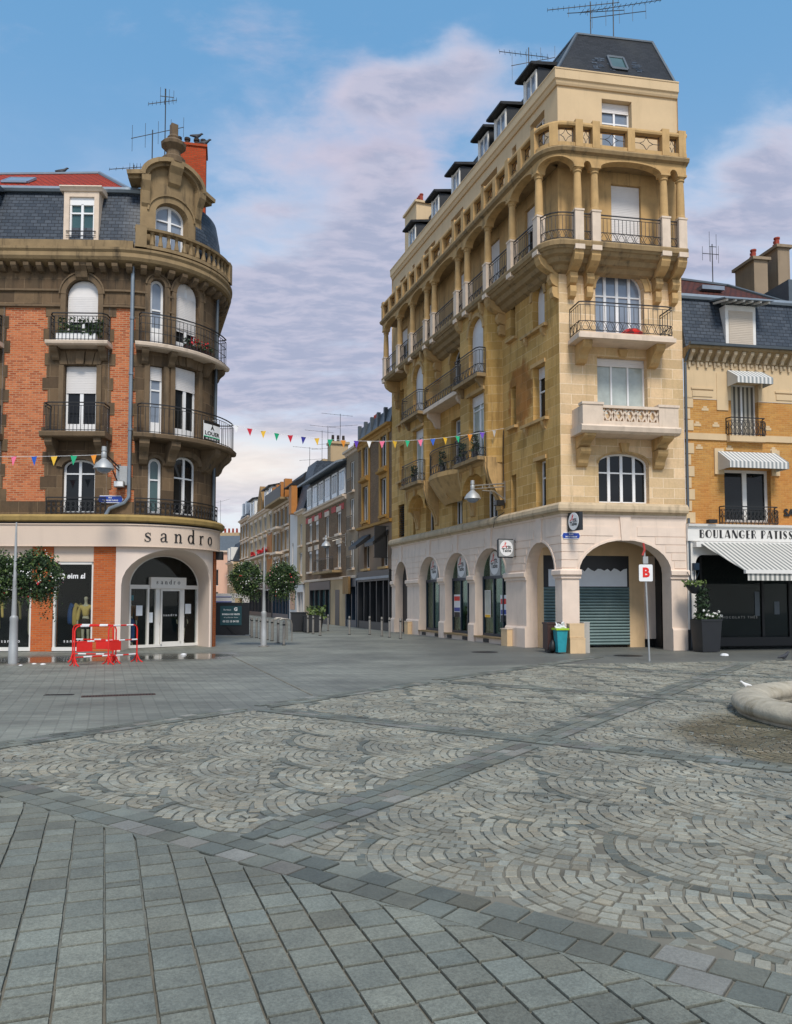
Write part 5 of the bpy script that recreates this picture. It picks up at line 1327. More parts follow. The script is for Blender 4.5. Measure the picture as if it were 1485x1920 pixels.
# shop front
mb = MB(LB); wall(mb, -3.2 + .6, -1.9, 0, 3.48, (), .05, .3); mb.box(-2.6, -1.9, -.4, .0, 0, 3.48); mb.build('brick_pier', 'brick_shop', a_); mb = MB(LB); wall(mb, -.58, .16, 0, 3.48, (), .05, .3); mb.box(-.58, .16, -.4, 0, 0, 3.48); mb.build('brick_pier', 'brick_shop', a_); mb = MB(LB); wall(mb, 4.08, 4.5, 0, 3.48, (), .12, .3)
mb.box(4.34, 4.5, -.3, .119, 0, 3.48)
mb.build('brick_pier', 'brick_shop', a_)
mb = MB(LB); mb.box(-1.9, -.58, -.1, .03, 2.98, 3.48); mb.box(-9, -2.6, -.1, .03, 3.1, 3.48)
mb.build('shop_transom', 'fascia', a_)
mb = MB(LB)
for s0, s1, zt in ((-1.9, -.58, 2.98), (-6.2, -2.6, 3.1)):
    for q in (s0, s1 - .07): mb.box(q, q + .07, -.14, .0, .06, zt)
    mb.box(s0, s1, -.14, 0, zt - .09, zt); mb.box(s0, s1, -.14, .04, 0.02, .14)
sw = mb.build('shop_window', 'white_wood', a_)
mb = MB(LB); mb.box(-1.86, -.62, -.09, -.08, .12, 2.92); mb.box(-6.2, -2.66, -.09, -.08, .12, 3.05); mb.build('pane', 'shop_glass', sw)
for s_, sc_ in ((-1.25, 1.), (-3.3, 1.)): text('s a n d r o', .15, sw, 'letter_white', LB, s_, .34, -.075, .004, name='lettering_or_reflection')
text('la mie Câ', .25, sw, 'letter_white', LB, -1.36, 2.5, -.075, .004, name='lettering_or_reflection', mirror=True, bold=.006)  # reflection of the shop sign opposite, painted as mirrored white letters on the glass
mb = MB(LB); mb.box(-9, .2, -2.6, -2.5, 0, 3.4); mb.box(-9, .2, -2.5, -.14, 3.3, 3.36); mb.box(.16, .2, -2.5, -.14, 0, 3.3); mb.box(-9, .2, -2.5, -.14, .0, .1); mb.build('shop_interior', 'interior', a_)
# portal with its deep splayed arch
aM = HB - math.pi / 2 + 2.1 / RAD; nM = Vector((math.cos(aM), math.sin(aM), 0)); tM = Vector((-nM.y, nM.x, 0)); ctr = Vector((-9.5 - math.sin(HB) * RAD, 26.7 + math.cos(HB) * RAD, 0))
PD = Turned(*(ctr + nM * 1.22 + tM * .5)[:2], math.atan2(tM.y, tM.x))
op = (.34, 3.92, 0, 2.2, 1.24); ip = (-1.36, 1.36, 0, 2.18, 1.12)
mb = MB(LB); wall(mb, .16, 4.08, 0, 3.48, [op], .09, .06)
mb2 = MB(); PO, _ = outline(op, 0, 24); PI, _ = outline(ip, 0, 24)
for i in range(1, len(PO) - 1 + 1):
    j = (i + 1) % len(PO)
    A, B = Vector(LB(PO[i][0], .05, PO[i][1])), Vector(LB(PO[j][0], .05, PO[j][1])); C_, D_ = Vector(PD(PI[j][0], 0, PI[j][1])), Vector(PD(PI[i][0], 0, PI[i][1]))
    mb2.wface([B, A, D_, C_])
mb.build('portal', 'portal', a_); mb2.build('portal_splay', 'portal', a_, smooth=True)
mb = MB(PD)
mb.box(-1.36, 1.36, -.1, .04, 2.1, 2.24); mb.box(-1.36, 1.36, -.1, .05, 0.02, .12)
for x_, w_ in ((-1.36, .06), (-.68, .07), (-.36, .16), (.66, .12), (1.30, .06)): mb.box(x_, x_ + w_, -.1, .03, .1, 2.12)
mb.box(-.60, .80, -.06, .12, 2.12, 2.52)
for A, B in zip(outline(ip, .0, 20)[0][1:], outline(ip, .0, 20)[0][2:]):
    mb.bar((A[0], .0, A[1]), (B[0], .0, B[1]), .035)
df = mb.build('door_frame', 'white_wood', a_)
mb = MB(PD); mb.prism(outline(ip, .02)[0], -.06, -.05); mb.build('pane', 'shop_glass', df)
mb = MB(PD); mb.box(-.19, -.14, -.05, .10, .12, 2.08); mb.box(.6, .66, -.05, .05, .12, 2.08); mb.box(-.19, .66, -.05, .05, 2.03, 2.1); mb.box(-.19, .66, -.05, .05, .12, .2); mb.bar((-.24, .09, .9), (-.24, .09, 1.3), .015)
dl = mb.build('door_leaf', 'white_wood', a_)
mb = MB(PD)
for k, ch_ in enumerate('sandro'):
    for P in SERIF[ch_]: stroke(mb, P, -.40 + k * .17, 2.27, .11, .121, .01)
mb.build('door_letters', 'letter_black', df)
text('s a n d r o', .13, dl, 'letter_white', PD, .2, 1.16, .052, .004, name='door_lettering')
mb = MB(PD)
for x_, z_ in ((-.95, 1.15), (-.55, .9), (.98, 1.2)): mb.box(x_ - .12, x_ + .12, -.048, -.044, z_, z_ + .36)
mb.pieces('notice', 'paper', df)
mb = MB(PD); mb.box(-1.7, 1.7, -2.0, -1.9, 0, 3.4); mb.box(-1.7, 1.7, -1.9, -.12, 3.34, 3.4); mb.box(-1.75, -1.7, -1.9, -.12, 0, 3.4); mb.box(1.7, 1.75, -1.9, -.12, 0, 3.4); mb.build('shop_interior', 'interior', a_)
# window boxes
def clump(mb, f, s0, s1, d0, d1, z0, z1, n, size=.07, rs=random.Random(5)):
    for _ in range(n):
        a, d, z = rs.uniform(s0, s1), rs.uniform(d0, d1), z0 + (z1 - z0) * rs.random() ** 1.3
        p = Vector(f(a, d, z)); u = Vector((rs.gauss(0, 1), rs.gauss(0, 1), rs.gauss(0, .8))).normalized(); w = u.cross(Vector((rs.gauss(0, 1), rs.gauss(0, 1), rs.gauss(0, 1)))).normalized(); L = size * rs.uniform(.6, 1.4)
        mb.wface([p - u * L * .5, p + w * L * .3, p + u * L * .6, p - w * L * .3])
fb = thing('window_box', 'white planter box with green leafy plants on the upper brick-side balcony', 'planter', LB(-1.3, .3, 10.34))
mb = MB(LB); mb.box(-1.85, -.55, .2, .42, 10.34, 10.6); mb.build('trough', 'white', fb)
mb = MB(LB); clump(mb, LB, -1.85, -.4, .1, .45, 10.55, 11.15, 420, .11); mb.build('foliage', 'leaf', fb)
fb = thing('window_box', 'dark flower box with red blooms on the upper rounded balcony', 'planter', LB(2.6, .35, 10.4))
mb = MB(LB); mb.box(2.15, 3.2, .25, .42, 10.37, 10.55); mb.build('trough', 'brown_plastic', fb)
mb = MB(LB); clump(mb, LB, 2.1, 3.2, .2, .5, 10.5, 10.8, 220, .09); mb.build('foliage', 'leaf_deep', fb)
mb = MB(LB); clump(mb, LB, 2.3, 3.0, .3, .52, 10.62, 10.86, 60, .08); mb.build('blooms', 'petal_red', fb)
# board to let
ld = thing('letting_board', 'white board reading A LOUER hung on the first rounded balcony railing', 'sign', LB(2.95, .76, 7.4))
mb = MB(LB); mb.box(2.62, 3.28, .72, .745, 7.28, 7.95); mb.build('board', 'white', ld)
mb = MB(LB); mb.box(2.62, 3.28, .746, .75, 7.85, 7.95); mb.box(2.62, 3.28, .746, .75, 7.28, 7.39); mb.pieces('dark_band', 'letter_black', ld)
mb = MB(LB); mb.box(2.62, 3.28, .746, .75, 7.39, 7.42); mb.build('green_line', 'flag_green', ld)
text('À', .2, ld, 'letter_black', LB, 2.95, 7.72, .746, .006, bold=.004); text('LOUER', .19, ld, 'letter_black', LB, 2.95, 7.52, .746, .006, bold=.004)
text('03 26 88 66 26', .085, ld, 'letter_white', LB, 2.95, 7.335, .751, .004)
# street-name plate and junction box
def nameplate(f, s, z, d, w, h, lines, label):
    p = thing('street_name_plate', label, 'sign', f(s, d, z))
    mb = MB(f); k = h * .32
    sh = lambda e: [(s - w / 2 + k - e * .4, z - h / 2 + e), (s + w / 2 - k + e * .4, z - h / 2 + e), (s + w / 2 - k * .6, z - h * .22), (s + w / 2 - e, z), (s + w / 2 - k * .6, z + h * .22), (s + w / 2 - k + e * .4, z + h / 2 - e), (s - w / 2 + k - e * .4, z + h / 2 - e), (s - w / 2 + k * .6, z + h * .22), (s - w / 2 + e, z), (s - w / 2 + k * .6, z - h * .22)]
    mb.prism(sh(0), d, d + .02); mb.build('plate', 'white', p)
    mb = MB(f); mb.prism(sh(.022), d + .02, d + .024); mb.build('enamel', 'blue_enamel', p)
    text(lines[0], h * .24, p, 'letter_white', f, s, z + h * .2, d + .025, .003, bold=.002); text(lines[1], h * .27, p, 'letter_white', f, s, z - h * .17, d + .025, .003, bold=.002, squash=.82)
nameplate(LB, -.06, 5.07, .07, .84, .25, ('RUE', 'THÉODORE DUBOIS'), 'blue enamel street name plate beside the grey downpipe on the brick corner')
nameplate(RB, .32, 3.84, .02, .66, .22, ('PLACE', "DROUET D'ERLON"), 'blue enamel street name plate on the cream corner pier of the arcade')
# ================================================================== the bakery building at the right edge
k_ = thing('bakery_building', 'low yellow brick house with slate mansard and bakery shop at the right edge', 'building', RB(8.5, 0, 0))
X0, X1 = 4.51, 13.0
v1 = [(5.98, 7.76, 4.4, 6.25, 0), (9.6, 11.4, 4.4, 6.25, 0)]; v2 = [(6.3, 7.36, 7.45, 9.28, 0), (9.95, 11.0, 7.45, 9.28, 0)]
mb = MB(RB); wall(mb, X0, X1, 4.3, 8.66, v1 + [(o[0], o[1], o[2], 8.66, 0) for o in v2], 0, .3); mb.build('brick_wall', 'brick_yellow', k_)
mb = MB(RB); wall(mb, X0, X1, 8.66, 10.42, [(o[0], o[1], 8.66, o[3], 0) for o in v2], .02, .3)
mb.sweep([(0, 7.24), (.05, 7.24), (.05, 7.46), (0, 7.46)], X0, v2[0][0] - .2); mb.sweep([(0, 7.24), (.05, 7.24), (.05, 7.46), (0, 7.46)], v2[0][1] + .12, X1)
mb.box(v2[0][0] - .2, v2[0][1] + .12, 0, .2, 7.2, 7.4)
z = 4.35; i = 0
while z < 8.5:
    w = .22 if i % 2 else .34
    if not 7.1 < z < 7.5: mb.box(X0, X0 + w, .0, .02, z, z + .36)
    z += .40; i += 1
for o in v2:
    mb.box(o[0] - .55, o[0] - .12, 0, .035, 8.3, 9.6)
for c, w in ((5.2, .42), (8.6, .6)): mb.box(c - w, c + w, .02, .06, 9.0, 9.06); mb.box(c - w + .04, c + w - .04, .02, .045, 8.75, 8.95)
for c, z_ in ((5.0, 7.75), (5.7, 7.75), (5.05, 6.95), (6.2, 6.95), (7.9, 6.95), (5.3, 8.3), (7.7, 7.7)): mb.box(c - .13, c + .13, 0, .015, z_ - .04, z_ + .05); mb.box(c - .07, c + .07, 0, .015, z_ + .055, z_ + .12)
mb.box(5.6, 5.95, 0, .06, 6.05, 6.95); mb.box(7.79, 8.1, 0, .06, 6.05, 6.95)
mb.build('stone_wall', 'render_beige', k_)
mb = MB(RB); mb.sweep([(.02, 9.95), (.06, 9.97), (.06, 10.04), (.3, 10.3), (.42, 10.34), (.42, 10.42), (.0, 10.42)], X0, X1)
mb.build('cornice', 'stone_trim_dark', k_)
mb = MB(RB); s = X0 + .2
while s < 10: mb.sweep([(.02, 10.3), (.36, 10.3), (.34, 10.2), (.2, 10.1), (.14, 9.98), (.02, 9.95)], s - .06, s + .06); mb.box(s - .04, s + .04, .02, .09, 9.75, 9.95); mb.box(s + .1, s + .2, .02, .07, 9.86, 9.95); s += .32
mb.build('corbels', 'stone_ledge', k_)
mb = MB(RB); mb.sweep([(.38, 10.42), (.52, 10.42), (.54, 10.5), (.4, 10.52)], X0, X1); mb.build('eaves_gutter', 'zinc_dark', k_)
mb = MB(RB); mb.sweep([(.2, 10.43), (-.28, 12.28), (-.5, 12.28), (-.5, 10.43)], X0, 8.75); mb.sweep([(.2, 10.43), (-.28, 12.28), (-.5, 12.28), (-.5, 10.43)], 8.76, X1); ms = mb.build('mansard_roof', 'slate_blue', k_)
mb = MB(RB); mb.sweep([(-.5, 12.28), (-.2, 12.28), (-.16, 12.36), (-.2, 12.46), (-.5, 12.46)], X0, X1); mb.build('gutter', 'zinc', ms)
mb = MB(RB); mb.face([(4.5, -.4, 12.44), (8.9, -.4, 12.44), (8.2, -3.0, 14.05), (4.5, -3.0, 14.25)]); mb.face([(4.5, -3.0, 14.25), (8.2, -3.0, 14.05), (8.9, -7, 12.4), (4.5, -7, 12.4)]); mb.face([(8.9, -.4, 12.44), (8.9, -7, 12.4), (8.2, -3.0, 14.05)])
tr = mb.build('tiled_roof', 'tile_brown', k_)
mb = MB(RB); mb.bar((4.5, -3, 14.28), (8.2, -3, 14.08), .07, 6); mb.bar((8.2, -3, 14.08), (8.9, -.4, 12.46), .07, 6); mb.build('ridge_capping', 'zinc_dark', tr)
mb = MB(RB); mb.box(6.1, 7.0, -2.0, -1.3, 13.15, 13.3); mb.build('skylight', 'glass_sky', tr)
mb = MB(RB); mb.box(8.9, 13, -6.5, -.3, 12.3, 13.3); mb.build('zinc_roof', 'zinc_dark', k_)
mb = MB(RB); mb.box(6.06, 7.22, -.5, .16, 10.5, 12.0)
dm = mb.build('dormer', 'white_wood', k_)
mb = MB(RB); mb.box(6.18, 7.1, .161, .18, 10.6, 11.8); n = 0
for q in range(19): mb.box(6.19, 7.09, .18, .188, 10.62 + q * .062, 10.665 + q * .062)
mb.build('roller_shutter', 'shutter_beige', dm)
mb = MB(RB); mb.sweep([(.7, 12.02), (.7, 12.06), (-.4, 12.34), (-.4, 12.28)], 5.72, 7.58); mb.build('dormer_roof', 'zinc', dm)
mb = MB(RB)
for q in range(6): mb.bar((5.85 + q * .32, .62, 12.0), (5.85 + q * .32, -.2, 12.16), .05)
mb.build('rafter_ends', 'white_wood', dm)
window(k_, RB, v1[0], d=-.2, leaves=2, fw=.1, mw=.16, fm='white_wood'); window(k_, RB, v1[1], d=-.2, leaves=2, fw=.1, mw=.14, fm='white_wood')
for o in v2: window(k_, RB, o, d=-.2, leaves=2, fw=.05, glass_='curtain_stripe', fm='white_wood')
for o, rz in ((v1[0], (4.3, 4.92)), (v2[0], (7.4, 8.02)), (v2[1], (7.4, 8.02)), (v1[1], (4.3, 4.92))):
    r_ = MB(RB); n = 8; s0, s1 = o[0] - .22, o[1] + .12
    railing(r_, [(s0, .02), (s0, .22)] + [(s0 + (s1 - s0) * q / n, .22) for q in range(1, n + 1)] + [(s1, .02)], rz[0], rz[1], style='scroll', sp=.14); r_.build('window_railing', 'iron', k_)
def awning(name, label, s0, s1, zt, zf, D, mat='awning_stripe_small', val=.22, side=True):
    t = thing(name, label, 'awning', RB((s0 + s1) / 2, 0, zt))
    mb = MB(RB); mb.face([(s0, D, zf), (s1, D, zf), (s1, .06, zt), (s0, .06, zt)]); mb.face([(s0, .06, zt - .015), (s1, .06, zt - .015), (s1, D, zf - .015), (s0, D, zf - .015)])
    mb.box(s0, s1, D - .012, D, zf - val, zf)
    mb.build('canopy', mat, t)
    if side:
        mb = MB(RB)
        for q in (s0, s1 - .012): mb.prism([(q, zt)] * 0 or [(q, zf - val), (q + .012, zf - val), (q + .012, zf), (q, zf)], .06, D); mb.sweep([(.06, zf), (D, zf), (.06, zt)], q, q + .012)
        mb.pieces('side_cheek', 'awning_plain', t)
    return t
awning('window_awning', 'small striped awning over the first-floor window above the bakery sign', 5.72, 7.95, 6.85, 6.4, .75)
awning('window_awning', 'small striped awning over the second-floor window below the slate roof', 6.14, 7.5, 9.72, 9.35, .65)
# shop front
mb = MB(RB); mb.sweep([(0, 3.72), (.12, 3.72), (.12, 4.2), (.2, 4.22), (.22, 4.3), (0, 4.32)], X0 - .02, X1); sf = mb.build('shop_fascia', 'white_wood', k_)
mb = MB(RB); x_ = 4.93
for ch_ in 'BOULANGER PATISSIER':
    w, st = DECO[ch_]
    for P in st: stroke(mb, P, x_, 3.83, .275, .121, .015)
    x_ += (w + .10) * .312
mb.build('shop_letters', 'letter_black', sf)
mb = MB(RB); so_ = (4.8, 12.2, 0, 3.3, 0)
P = [(X0, 0), (4.8, 0), (4.8, 2.95)] + [(5.08 - .28 * math.cos(math.pi / 2 * q / 6), 2.95 + .3 * math.sin(math.pi / 2 * q / 6)) for q in range(7)] + [(X1, 3.25), (X1, 3.72), (X0, 3.72)]
mb.prism(P, -.1, .06); mb.build('shop_surround', 'white_wood', k_)
mb = MB(RB); mb.box(X0 - .05, 4.84, .061, .09, .0, .7); mb.build('plinth', 'dark_paint', k_)
mb = MB(RB); mb.box(4.8, X1, -1.3, -1.2, 0, 3.4); mb.box(4.75, 4.8, -1.3, -.1, 0, 3.4); mb.box(4.8, X1, -1.2, -.1, 3.3, 3.4); mb.build('shop_interior', 'black', k_)
mb = MB(RB); mb.box(5.1, X1, -.3, -.1, .12, .42); 
for q in (5.1, 7.45, 8.5): mb.box(q, q + .08, -.3, -.2, .4, 3.2)
sw = mb.build('shop_window', 'black', k_)
mb = MB(RB); mb.box(4.8, X1, -.26, -.25, .1, 3.25); mb.build('pane', 'shop_glass_dim', sw)
text('C H O C O L A T S   T H É S', .12, sw, 'grey_box', RB, 6.55, 1.1, -.24, .004, name='lettering_or_reflection')
mb = MB(RB); mb.box(7.2, 7.38, -.24, -.235, 1.15, 2.0); mb.box(7.95, 8.15, -.24, -.235, 1.2, 1.65); mb.build('notice', 'zinc_dark', sw)
text('SA', .36, k_, 'letter_black', RB, 8.22, 4.75, .03, .02, bold=.012, align='LEFT', name='wall_letters')
mb = MB(RB); mb.box(4.66, 4.84, .06, .22, 2.72, 2.96); mb.bar((4.72, .1, 2.3), (4.72, .1, 2.7), .015); mb.bar((4.72, .1, 2.3), (4.84, .2, 2.66), .012); mb.build('meter_box', 'navy_paint', k_)
mb = MB(RB); mb.box(5.2, 5.5, .1, .3, 4.33, 4.45); mb.build('floodlight', 'black', k_)
t = thing('shop_awning', 'large green and white striped awning pulled out over the bakery window', 'awning', RB(8.5, 0, 3.6))
mb = MB(RB); mb.face([(5.25, 2.2, 2.62), (X1, 2.2, 2.62), (X1, .2, 3.66), (4.85, .2, 3.66)]); mb.face([(4.85, .2, 3.64), (X1, .2, 3.64), (X1, 2.2, 2.60), (5.25, 2.2, 2.60)]); mb.build('canopy', 'awning_stripe', t)
mb = MB(RB); mb.box(5.2, X1, 2.16, 2.28, 2.54, 2.66); mb.box(4.7, 4.95, .07, .3, 3.5, 3.68); mb.box(4.9, X1, .07, .2, 3.62, 3.7); mb.build('front_bar', 'white_wood', t)
mb = MB(RB); mb.box(5.3, X1, 2.2, 2.225, 2.32, 2.545); mb.build('valance', 'awning_stripe', t)
mb = MB(RB); mb.tube([(5.9, .2, 3.5), (6.9, 1.2, 3.05), (5.9, 2.15, 2.6)], .03); mb.build('folding_arm', 'white_wood', t)
# chimneys of this house and its neighbour
for s, d, w, z0, z1 in ((10.1, -4., .62, 12.4, 15.7), (11.2, -4., .55, 12.4, 16.3)):
    mb = MB(RB); mb.box(s, s + w, d - 1.3, d, z0, z1); mb.box(s - .1, s + w + .1, d - 1.4, d + .1, z1, z1 + .12); ch = mb.build('chimney', 'render_grey', k_)
    mb = MB(RB)
    for q in range(3): mb.lathe(s + .12 + q * .19, d - .2 - q * .3, [(0, z1 + .12), (.11, z1 + .12), (.1, z1 + .42), (.13, z1 + .44), (.13, z1 + .5), (0, z1 + .5)], 8)
    mb.build('chimney_pots', 'terracotta', ch, smooth=True)
# ================================================================== the row of houses along the street
ST = Path(CX_ - .3219 * 140, CY_ + .94677 * 140, HL, [('L', 140.0)], s0=-140.)
def house(label, s0, s1, eave, wallmat, cols_, levels, trim='stone_trim', d=0., roof=None, roofmat='slate_dark', gl='glass_dark', shut=(), sill=True, head=None, z0=0., ground=None, gmat=None, cornice=True, ww=None, name='street_house'):
    h = thing(name, label, 'house', ST((s0 + s1) / 2, 0, 0))
    L = s1 - s0
    ops = []
    for (za, zb) in levels:
        for c in cols_:
            w = (ww or 1.0); ops.append((s0 + c * L - w / 2, s0 + c * L + w / 2, za, zb, 0))
    zb_ = ground if ground else z0
    mb = MB(ST); wall(mb, s0, s1, zb_, eave, ops, d, .25)
    mb.face([(s1, d, 0), (s1, d - 8, 0), (s1, d - 8, eave), (s1, d, eave)]); mb.face([(s0, d - 8, 0), (s0, d, 0), (s0, d, eave), (s0, d - 8, eave)])
    mb.build('wall', wallmat, h)
    mb = MB(ST)
    for o in ops:
        if sill: mb.box(o[0] - .12, o[1] + .12, d, d + .18, o[2] - .14, o[2])
        if head: mb.box(o[0] - .14, o[1] + .14, d, d + .05, o[3], o[3] + head)
    if cornice: mb.sweep([(d, eave - .25), (d + .1, eave - .22), (d + .14, eave - .1), (d + .3, eave - .06), (d + .32, eave + .06), (d, eave + .08)], s0, s1)
    if ground: mb.sweep([(d, ground - .02), (d + .14, ground), (d + .16, ground + .14), (d, ground + .18)], s0, s1)
    mb.pieces('trim', trim, h)
    for k, o in enumerate(ops):
        window(h, ST, o, d=d - .07, leaves=2 if o[1] - o[0] > .7 else 1, glass_=gl, fm='white_wood', shut=(shut[k % len(shut)] if shut else 0))
    if roof:
        mb = MB(ST); (dz, dd) = roof
        mb.sweep([(d + .1, eave + .06), (d - dd, eave + dz), (d - 7, eave + dz), (d - 8, eave + .06)], s0, s1); mb.build('roof', roofmat, h)
    return h
def sfront(h, s0, s1, z1, mat, doors=(), d=0., glassm='glass_dark', mull=3):
    mb = MB(ST); mb.box(s0, s1, d - .3, d - .25, 0, z1); mb.box(s0, s1, d - .25, d + .1, z1 - .55, z1 + .05); mb.box(s0, s0 + .2, d - .25, d + .08, 0, z1 - .55); mb.box(s1 - .2, s1, d - .25, d + .08, 0, z1 - .55); mb.box(s0 + .2, s1 - .2, d - .25, d + .05, 0, .45)
    for k in range(1, mull): q = s0 + (s1 - s0) * k / mull; mb.box(q - .06, q + .06, d - .25, d + .02, .45, z1 - .55)
    f_ = mb.build('shop_front', mat, h)
    mb = MB(ST); mb.box(s0 + .2, s1 - .2, d - .2, d - .19, .45, z1 - .55); mb.build('shop_pane', glassm, f_)
    return f_
# yellow-framed house next to the corner building
h = house('house with ochre window surrounds and dark shop adjoining the loggia building', -24.4, -LL, 11.4, 'brick_grey', (.26, .80), ((6.45, 8.55), (9.15, 11.0)), 'ochre_trim', roof=(1.0, .12), roofmat='zinc_dark', ground=6.0, ww=1.05)
mb = MB(ST)
for c in (.26, .80):
    m_ = -24.4 + 6.6 * c
    for e in (-.78, .6): mb.box(m_ + e - .04, m_ + e + .22, 0, .08, 6.2, 11.15)
    for zt in (8.55, 11.0): mb.box(m_ - .6, m_ + .6, 0, .07, zt, zt + .22)
    mb.sweep([(0, 8.78), (.28, 8.86), (.3, 8.96), (0, 9.0)], m_ - .8, m_ + .8); mb.box(m_ - .5, m_ + .5, 0, .06, 5.98 + .16, 6.3)
mb.box(-24.4, -17.9, 0, .06, 10.95, 11.2)
mb.build('window_surround', 'ochre_trim', h)
mb = MB(ST); lo = [(-23.15, -22.05, 3.6, 5.55, 0), (-19.7, -18.6, 3.6, 5.55, 0)]; wall(mb, -24.4, -LL, 3.35, 6.0, lo, -.02, .25); mb.build('lower_wall', 'render_taupe', h)
for o in lo: window(h, ST, o, d=-.2, leaves=2, fm='white_wood')
mb = MB(ST)
for o in lo: mb.box(o[0] - .2, o[1] + .2, 0, .16, 3.45, 3.58)
_=0
mb.pieces('window_sill', 'stone_trim', h); mb = MB(ST)
for q in range(5): mb.box(-24.2 + q * 1.3, -24.0 + q * 1.3, -.1, .1, 11.45, 12.5)
mb.pieces('parapet_post', 'zinc_dark', h)
sfront(h, -24.3, -18., 3.35, 'dark_paint', mull=5)
mb = MB(ST); mb.box(-24.35, -18., .1, .16, 2.92, 3.06); mb.build('shop_light_strip', 'zinc', h)
mb = MB(ST); mb.box(-23.6, -22.6, -1.2, -.5, 12.2, 12.7); ch = mb.build('chimney', 'zinc_dark', h)
mb = MB(ST)
for q in range(3): mb.lathe(-23.4 + q * .35, -.8, [(0, 12.7), (.13, 12.7), (.1, 13.1), (0, 13.1)], 8)
mb.build('chimney_pots', 'terracotta', ch, smooth=True)
for nm, s0, s1, zt, zb, D in (('sloping black awning over the left upper window of the dark shop', -23.4, -21.8, 5.6, 4.9, .9), ('sloping black awning over the right upper window of the dark shop', -20.0, -18.4, 5.6, 4.9, .9)):
    t = thing('window_awning', nm, 'awning', ST(s0, 0, zt)); mb = MB(ST); mb.sweep([(.02, zt), (D, zb), (D, zb - .2), (.02, zb - .2 + .6)], s0, s1); mb.build('canopy', 'black', t)
t = thing('banner', 'black hanging shop banner in front of the upper window beside the loggia building', 'banner', ST(-18.3, 0, 4.)); mb = MB(ST); mb.box(-18.45, -18.4, .12, .8, 4.05, 5.75); mb.build('cloth', 'black', t); mb = MB(ST); mb.bar((-18.42, 0, 5.77), (-18.42, .85, 5.77), .025); mb.bar((-18.42, 0, 4.03), (-18.42, .85, 4.03), .025); mb.build('pole', 'iron', t)
# slim house
h = house('slim beige house, one window wide, left of the ochre-framed house', -27.2, -24.4, 11.3, 'render_grey', (.5,), ((3.75, 5.5), (6.3, 8.2), (8.7, 10.6)), 'stone_pale', roof=(.5, 1.5), ground=3.1, ww=.95)
sfront(h, -27.1, -24.5, 3.1, 'navy_paint', mull=2)
r_ = MB(ST)
for z_ in (8.7, 6.3, 3.75): railing(r_, [(-26.4, .2), (-25.2, .2)], z_ - .1, z_ + .75, style='plain')
r_.build('window_railing', 'iron', h)
mb = MB(ST); mb.box(-27.0, -25.6, .16, .3, 2.1, 3.2); mb.build('wooden_sign_panel', 'ornate_brown', h)
# brick house with a white attic storey
h = house('grey-brown brick house with a red tile band and a white glazed attic storey', -39.6, -27.2, 8.6, 'brick_grey', (.14, .32, .58, .85), ((3.9, 5.5), (6.2, 7.7)), 'stone_pale', ground=3.1, head=.35, ww=1.0, shut=(.12, .2, 0, .1))
mb = MB(ST)
for q in range(6): mb.box(-39.5 + q * 2.1, -38.3 + q * 2.1, 0, .03, 7.75 - .5 + .52, 7.98 + .2)
mb.build('tile_band', 'red_dark', h)
mb = MB(ST); mb.box(-39.4, -27.3, -1.5, -.1, 8.7, 10.8); at_ = mb.build('attic_storey', 'dark_paint', h)
for q in range(6):
    s0 = -39.2 + q * 2.0
    mb = MB(ST); mb.box(s0, s0 + 1.5, -.1, .0, 8.8, 10.5); w_ = mb.build('attic_window', 'white_pvc', at_)
    mb = MB(ST); mb.box(s0 + .2, s0 + .72, .001, .01, 9.1, 10.35); mb.box(s0 + .85, s0 + 1.35, .001, .01, 9.1, 10.35); mb.build('pane', 'glass_sky' if q % 2 else 'glass_dark', w_)
mb = MB(ST); mb.sweep([(.7, 10.72), (.72, 10.84), (-3, 12.0), (-3, 11.85)], -39.7, -27.2); mb.build('roof', 'zinc', h)
sfront(h, -37.8, -31.2, 3.0, 'dark_paint', glassm='glass_teal', mull=4)
mb = MB(ST); mb.box(-31.2, -27.3, -.1, .05, 0, 3.1); mb.box(-39.6, -37.8, -.1, .05, 0, 3.1); mb.pieces('ground_wall', 'render_cream', h)
mb = MB(ST); mb.box(-29.8, -28.7, .05, .07, 0, 2.4); mb.build('house_door', 'dark_paint', h)
mb = MB(ST); mb.box(-34.2, -28.2, 0, .7, 3.55, 3.7); bl = mb.build('balcony', 'stone_trim_dark', h); r_ = MB(ST); railing(r_, [(-34.1, 0), (-34.1, .62), (-28.3, .62)], 3.7, 4.6, style='plain', sp=.16); r_.build('railing', 'iron', bl)
# beige house with a tall slate roof gable
h = house('narrow beige house with a tall blue slate roof slope rising above the brick house', -42.9, -39.6, 9.0, 'render_cream', (.45,), ((3.8, 5.6), (6.2, 8.0)), 'stone_pale', ground=3.0)
mb = MB(ST); f_ = [(-42.9, .3, 9.0), (-39.6, .3, 9.0)]
mb.face([(-39.62, .2, 9.0), (-39.62, -7, 9.0), (-39.62, -7, 13.0), (-39.62, -.9, 13.0)]); mb.face([(-42.9, .2, 9.0), (-39.62, .2, 9.0), (-39.62, -.9, 13.0), (-42.9, -.9, 13.0)]); mb.face([(-42.9, -.9, 13.0), (-39.6, -.9, 13.0), (-39.6, -7, 13.0), (-42.9, -7, 13.0)])
mb.build('roof', 'slate_blue', h)
for q in (-2.2, -4.6):
    mb = MB(ST); mb.box(-41.2, -40.3, q - 1.5, q, 13.0, 14.6); mb.box(-41.35, -40.15, q - 1.6, q + .1, 14.6, 14.8); ch = mb.build('chimney', 'render_cream', h)
    mb = MB(ST)
    for e in (-.3, -.75, -1.2): mb.lathe(-40.75, q + e, [(0, 14.8), (.13, 14.8), (.11, 15.4), (0, 15.4)], 8)
    mb.build('chimney_pots', 'soot', ch, smooth=True)
sfront(h, -42.7, -40., 2.9, 'render_white', mull=2)
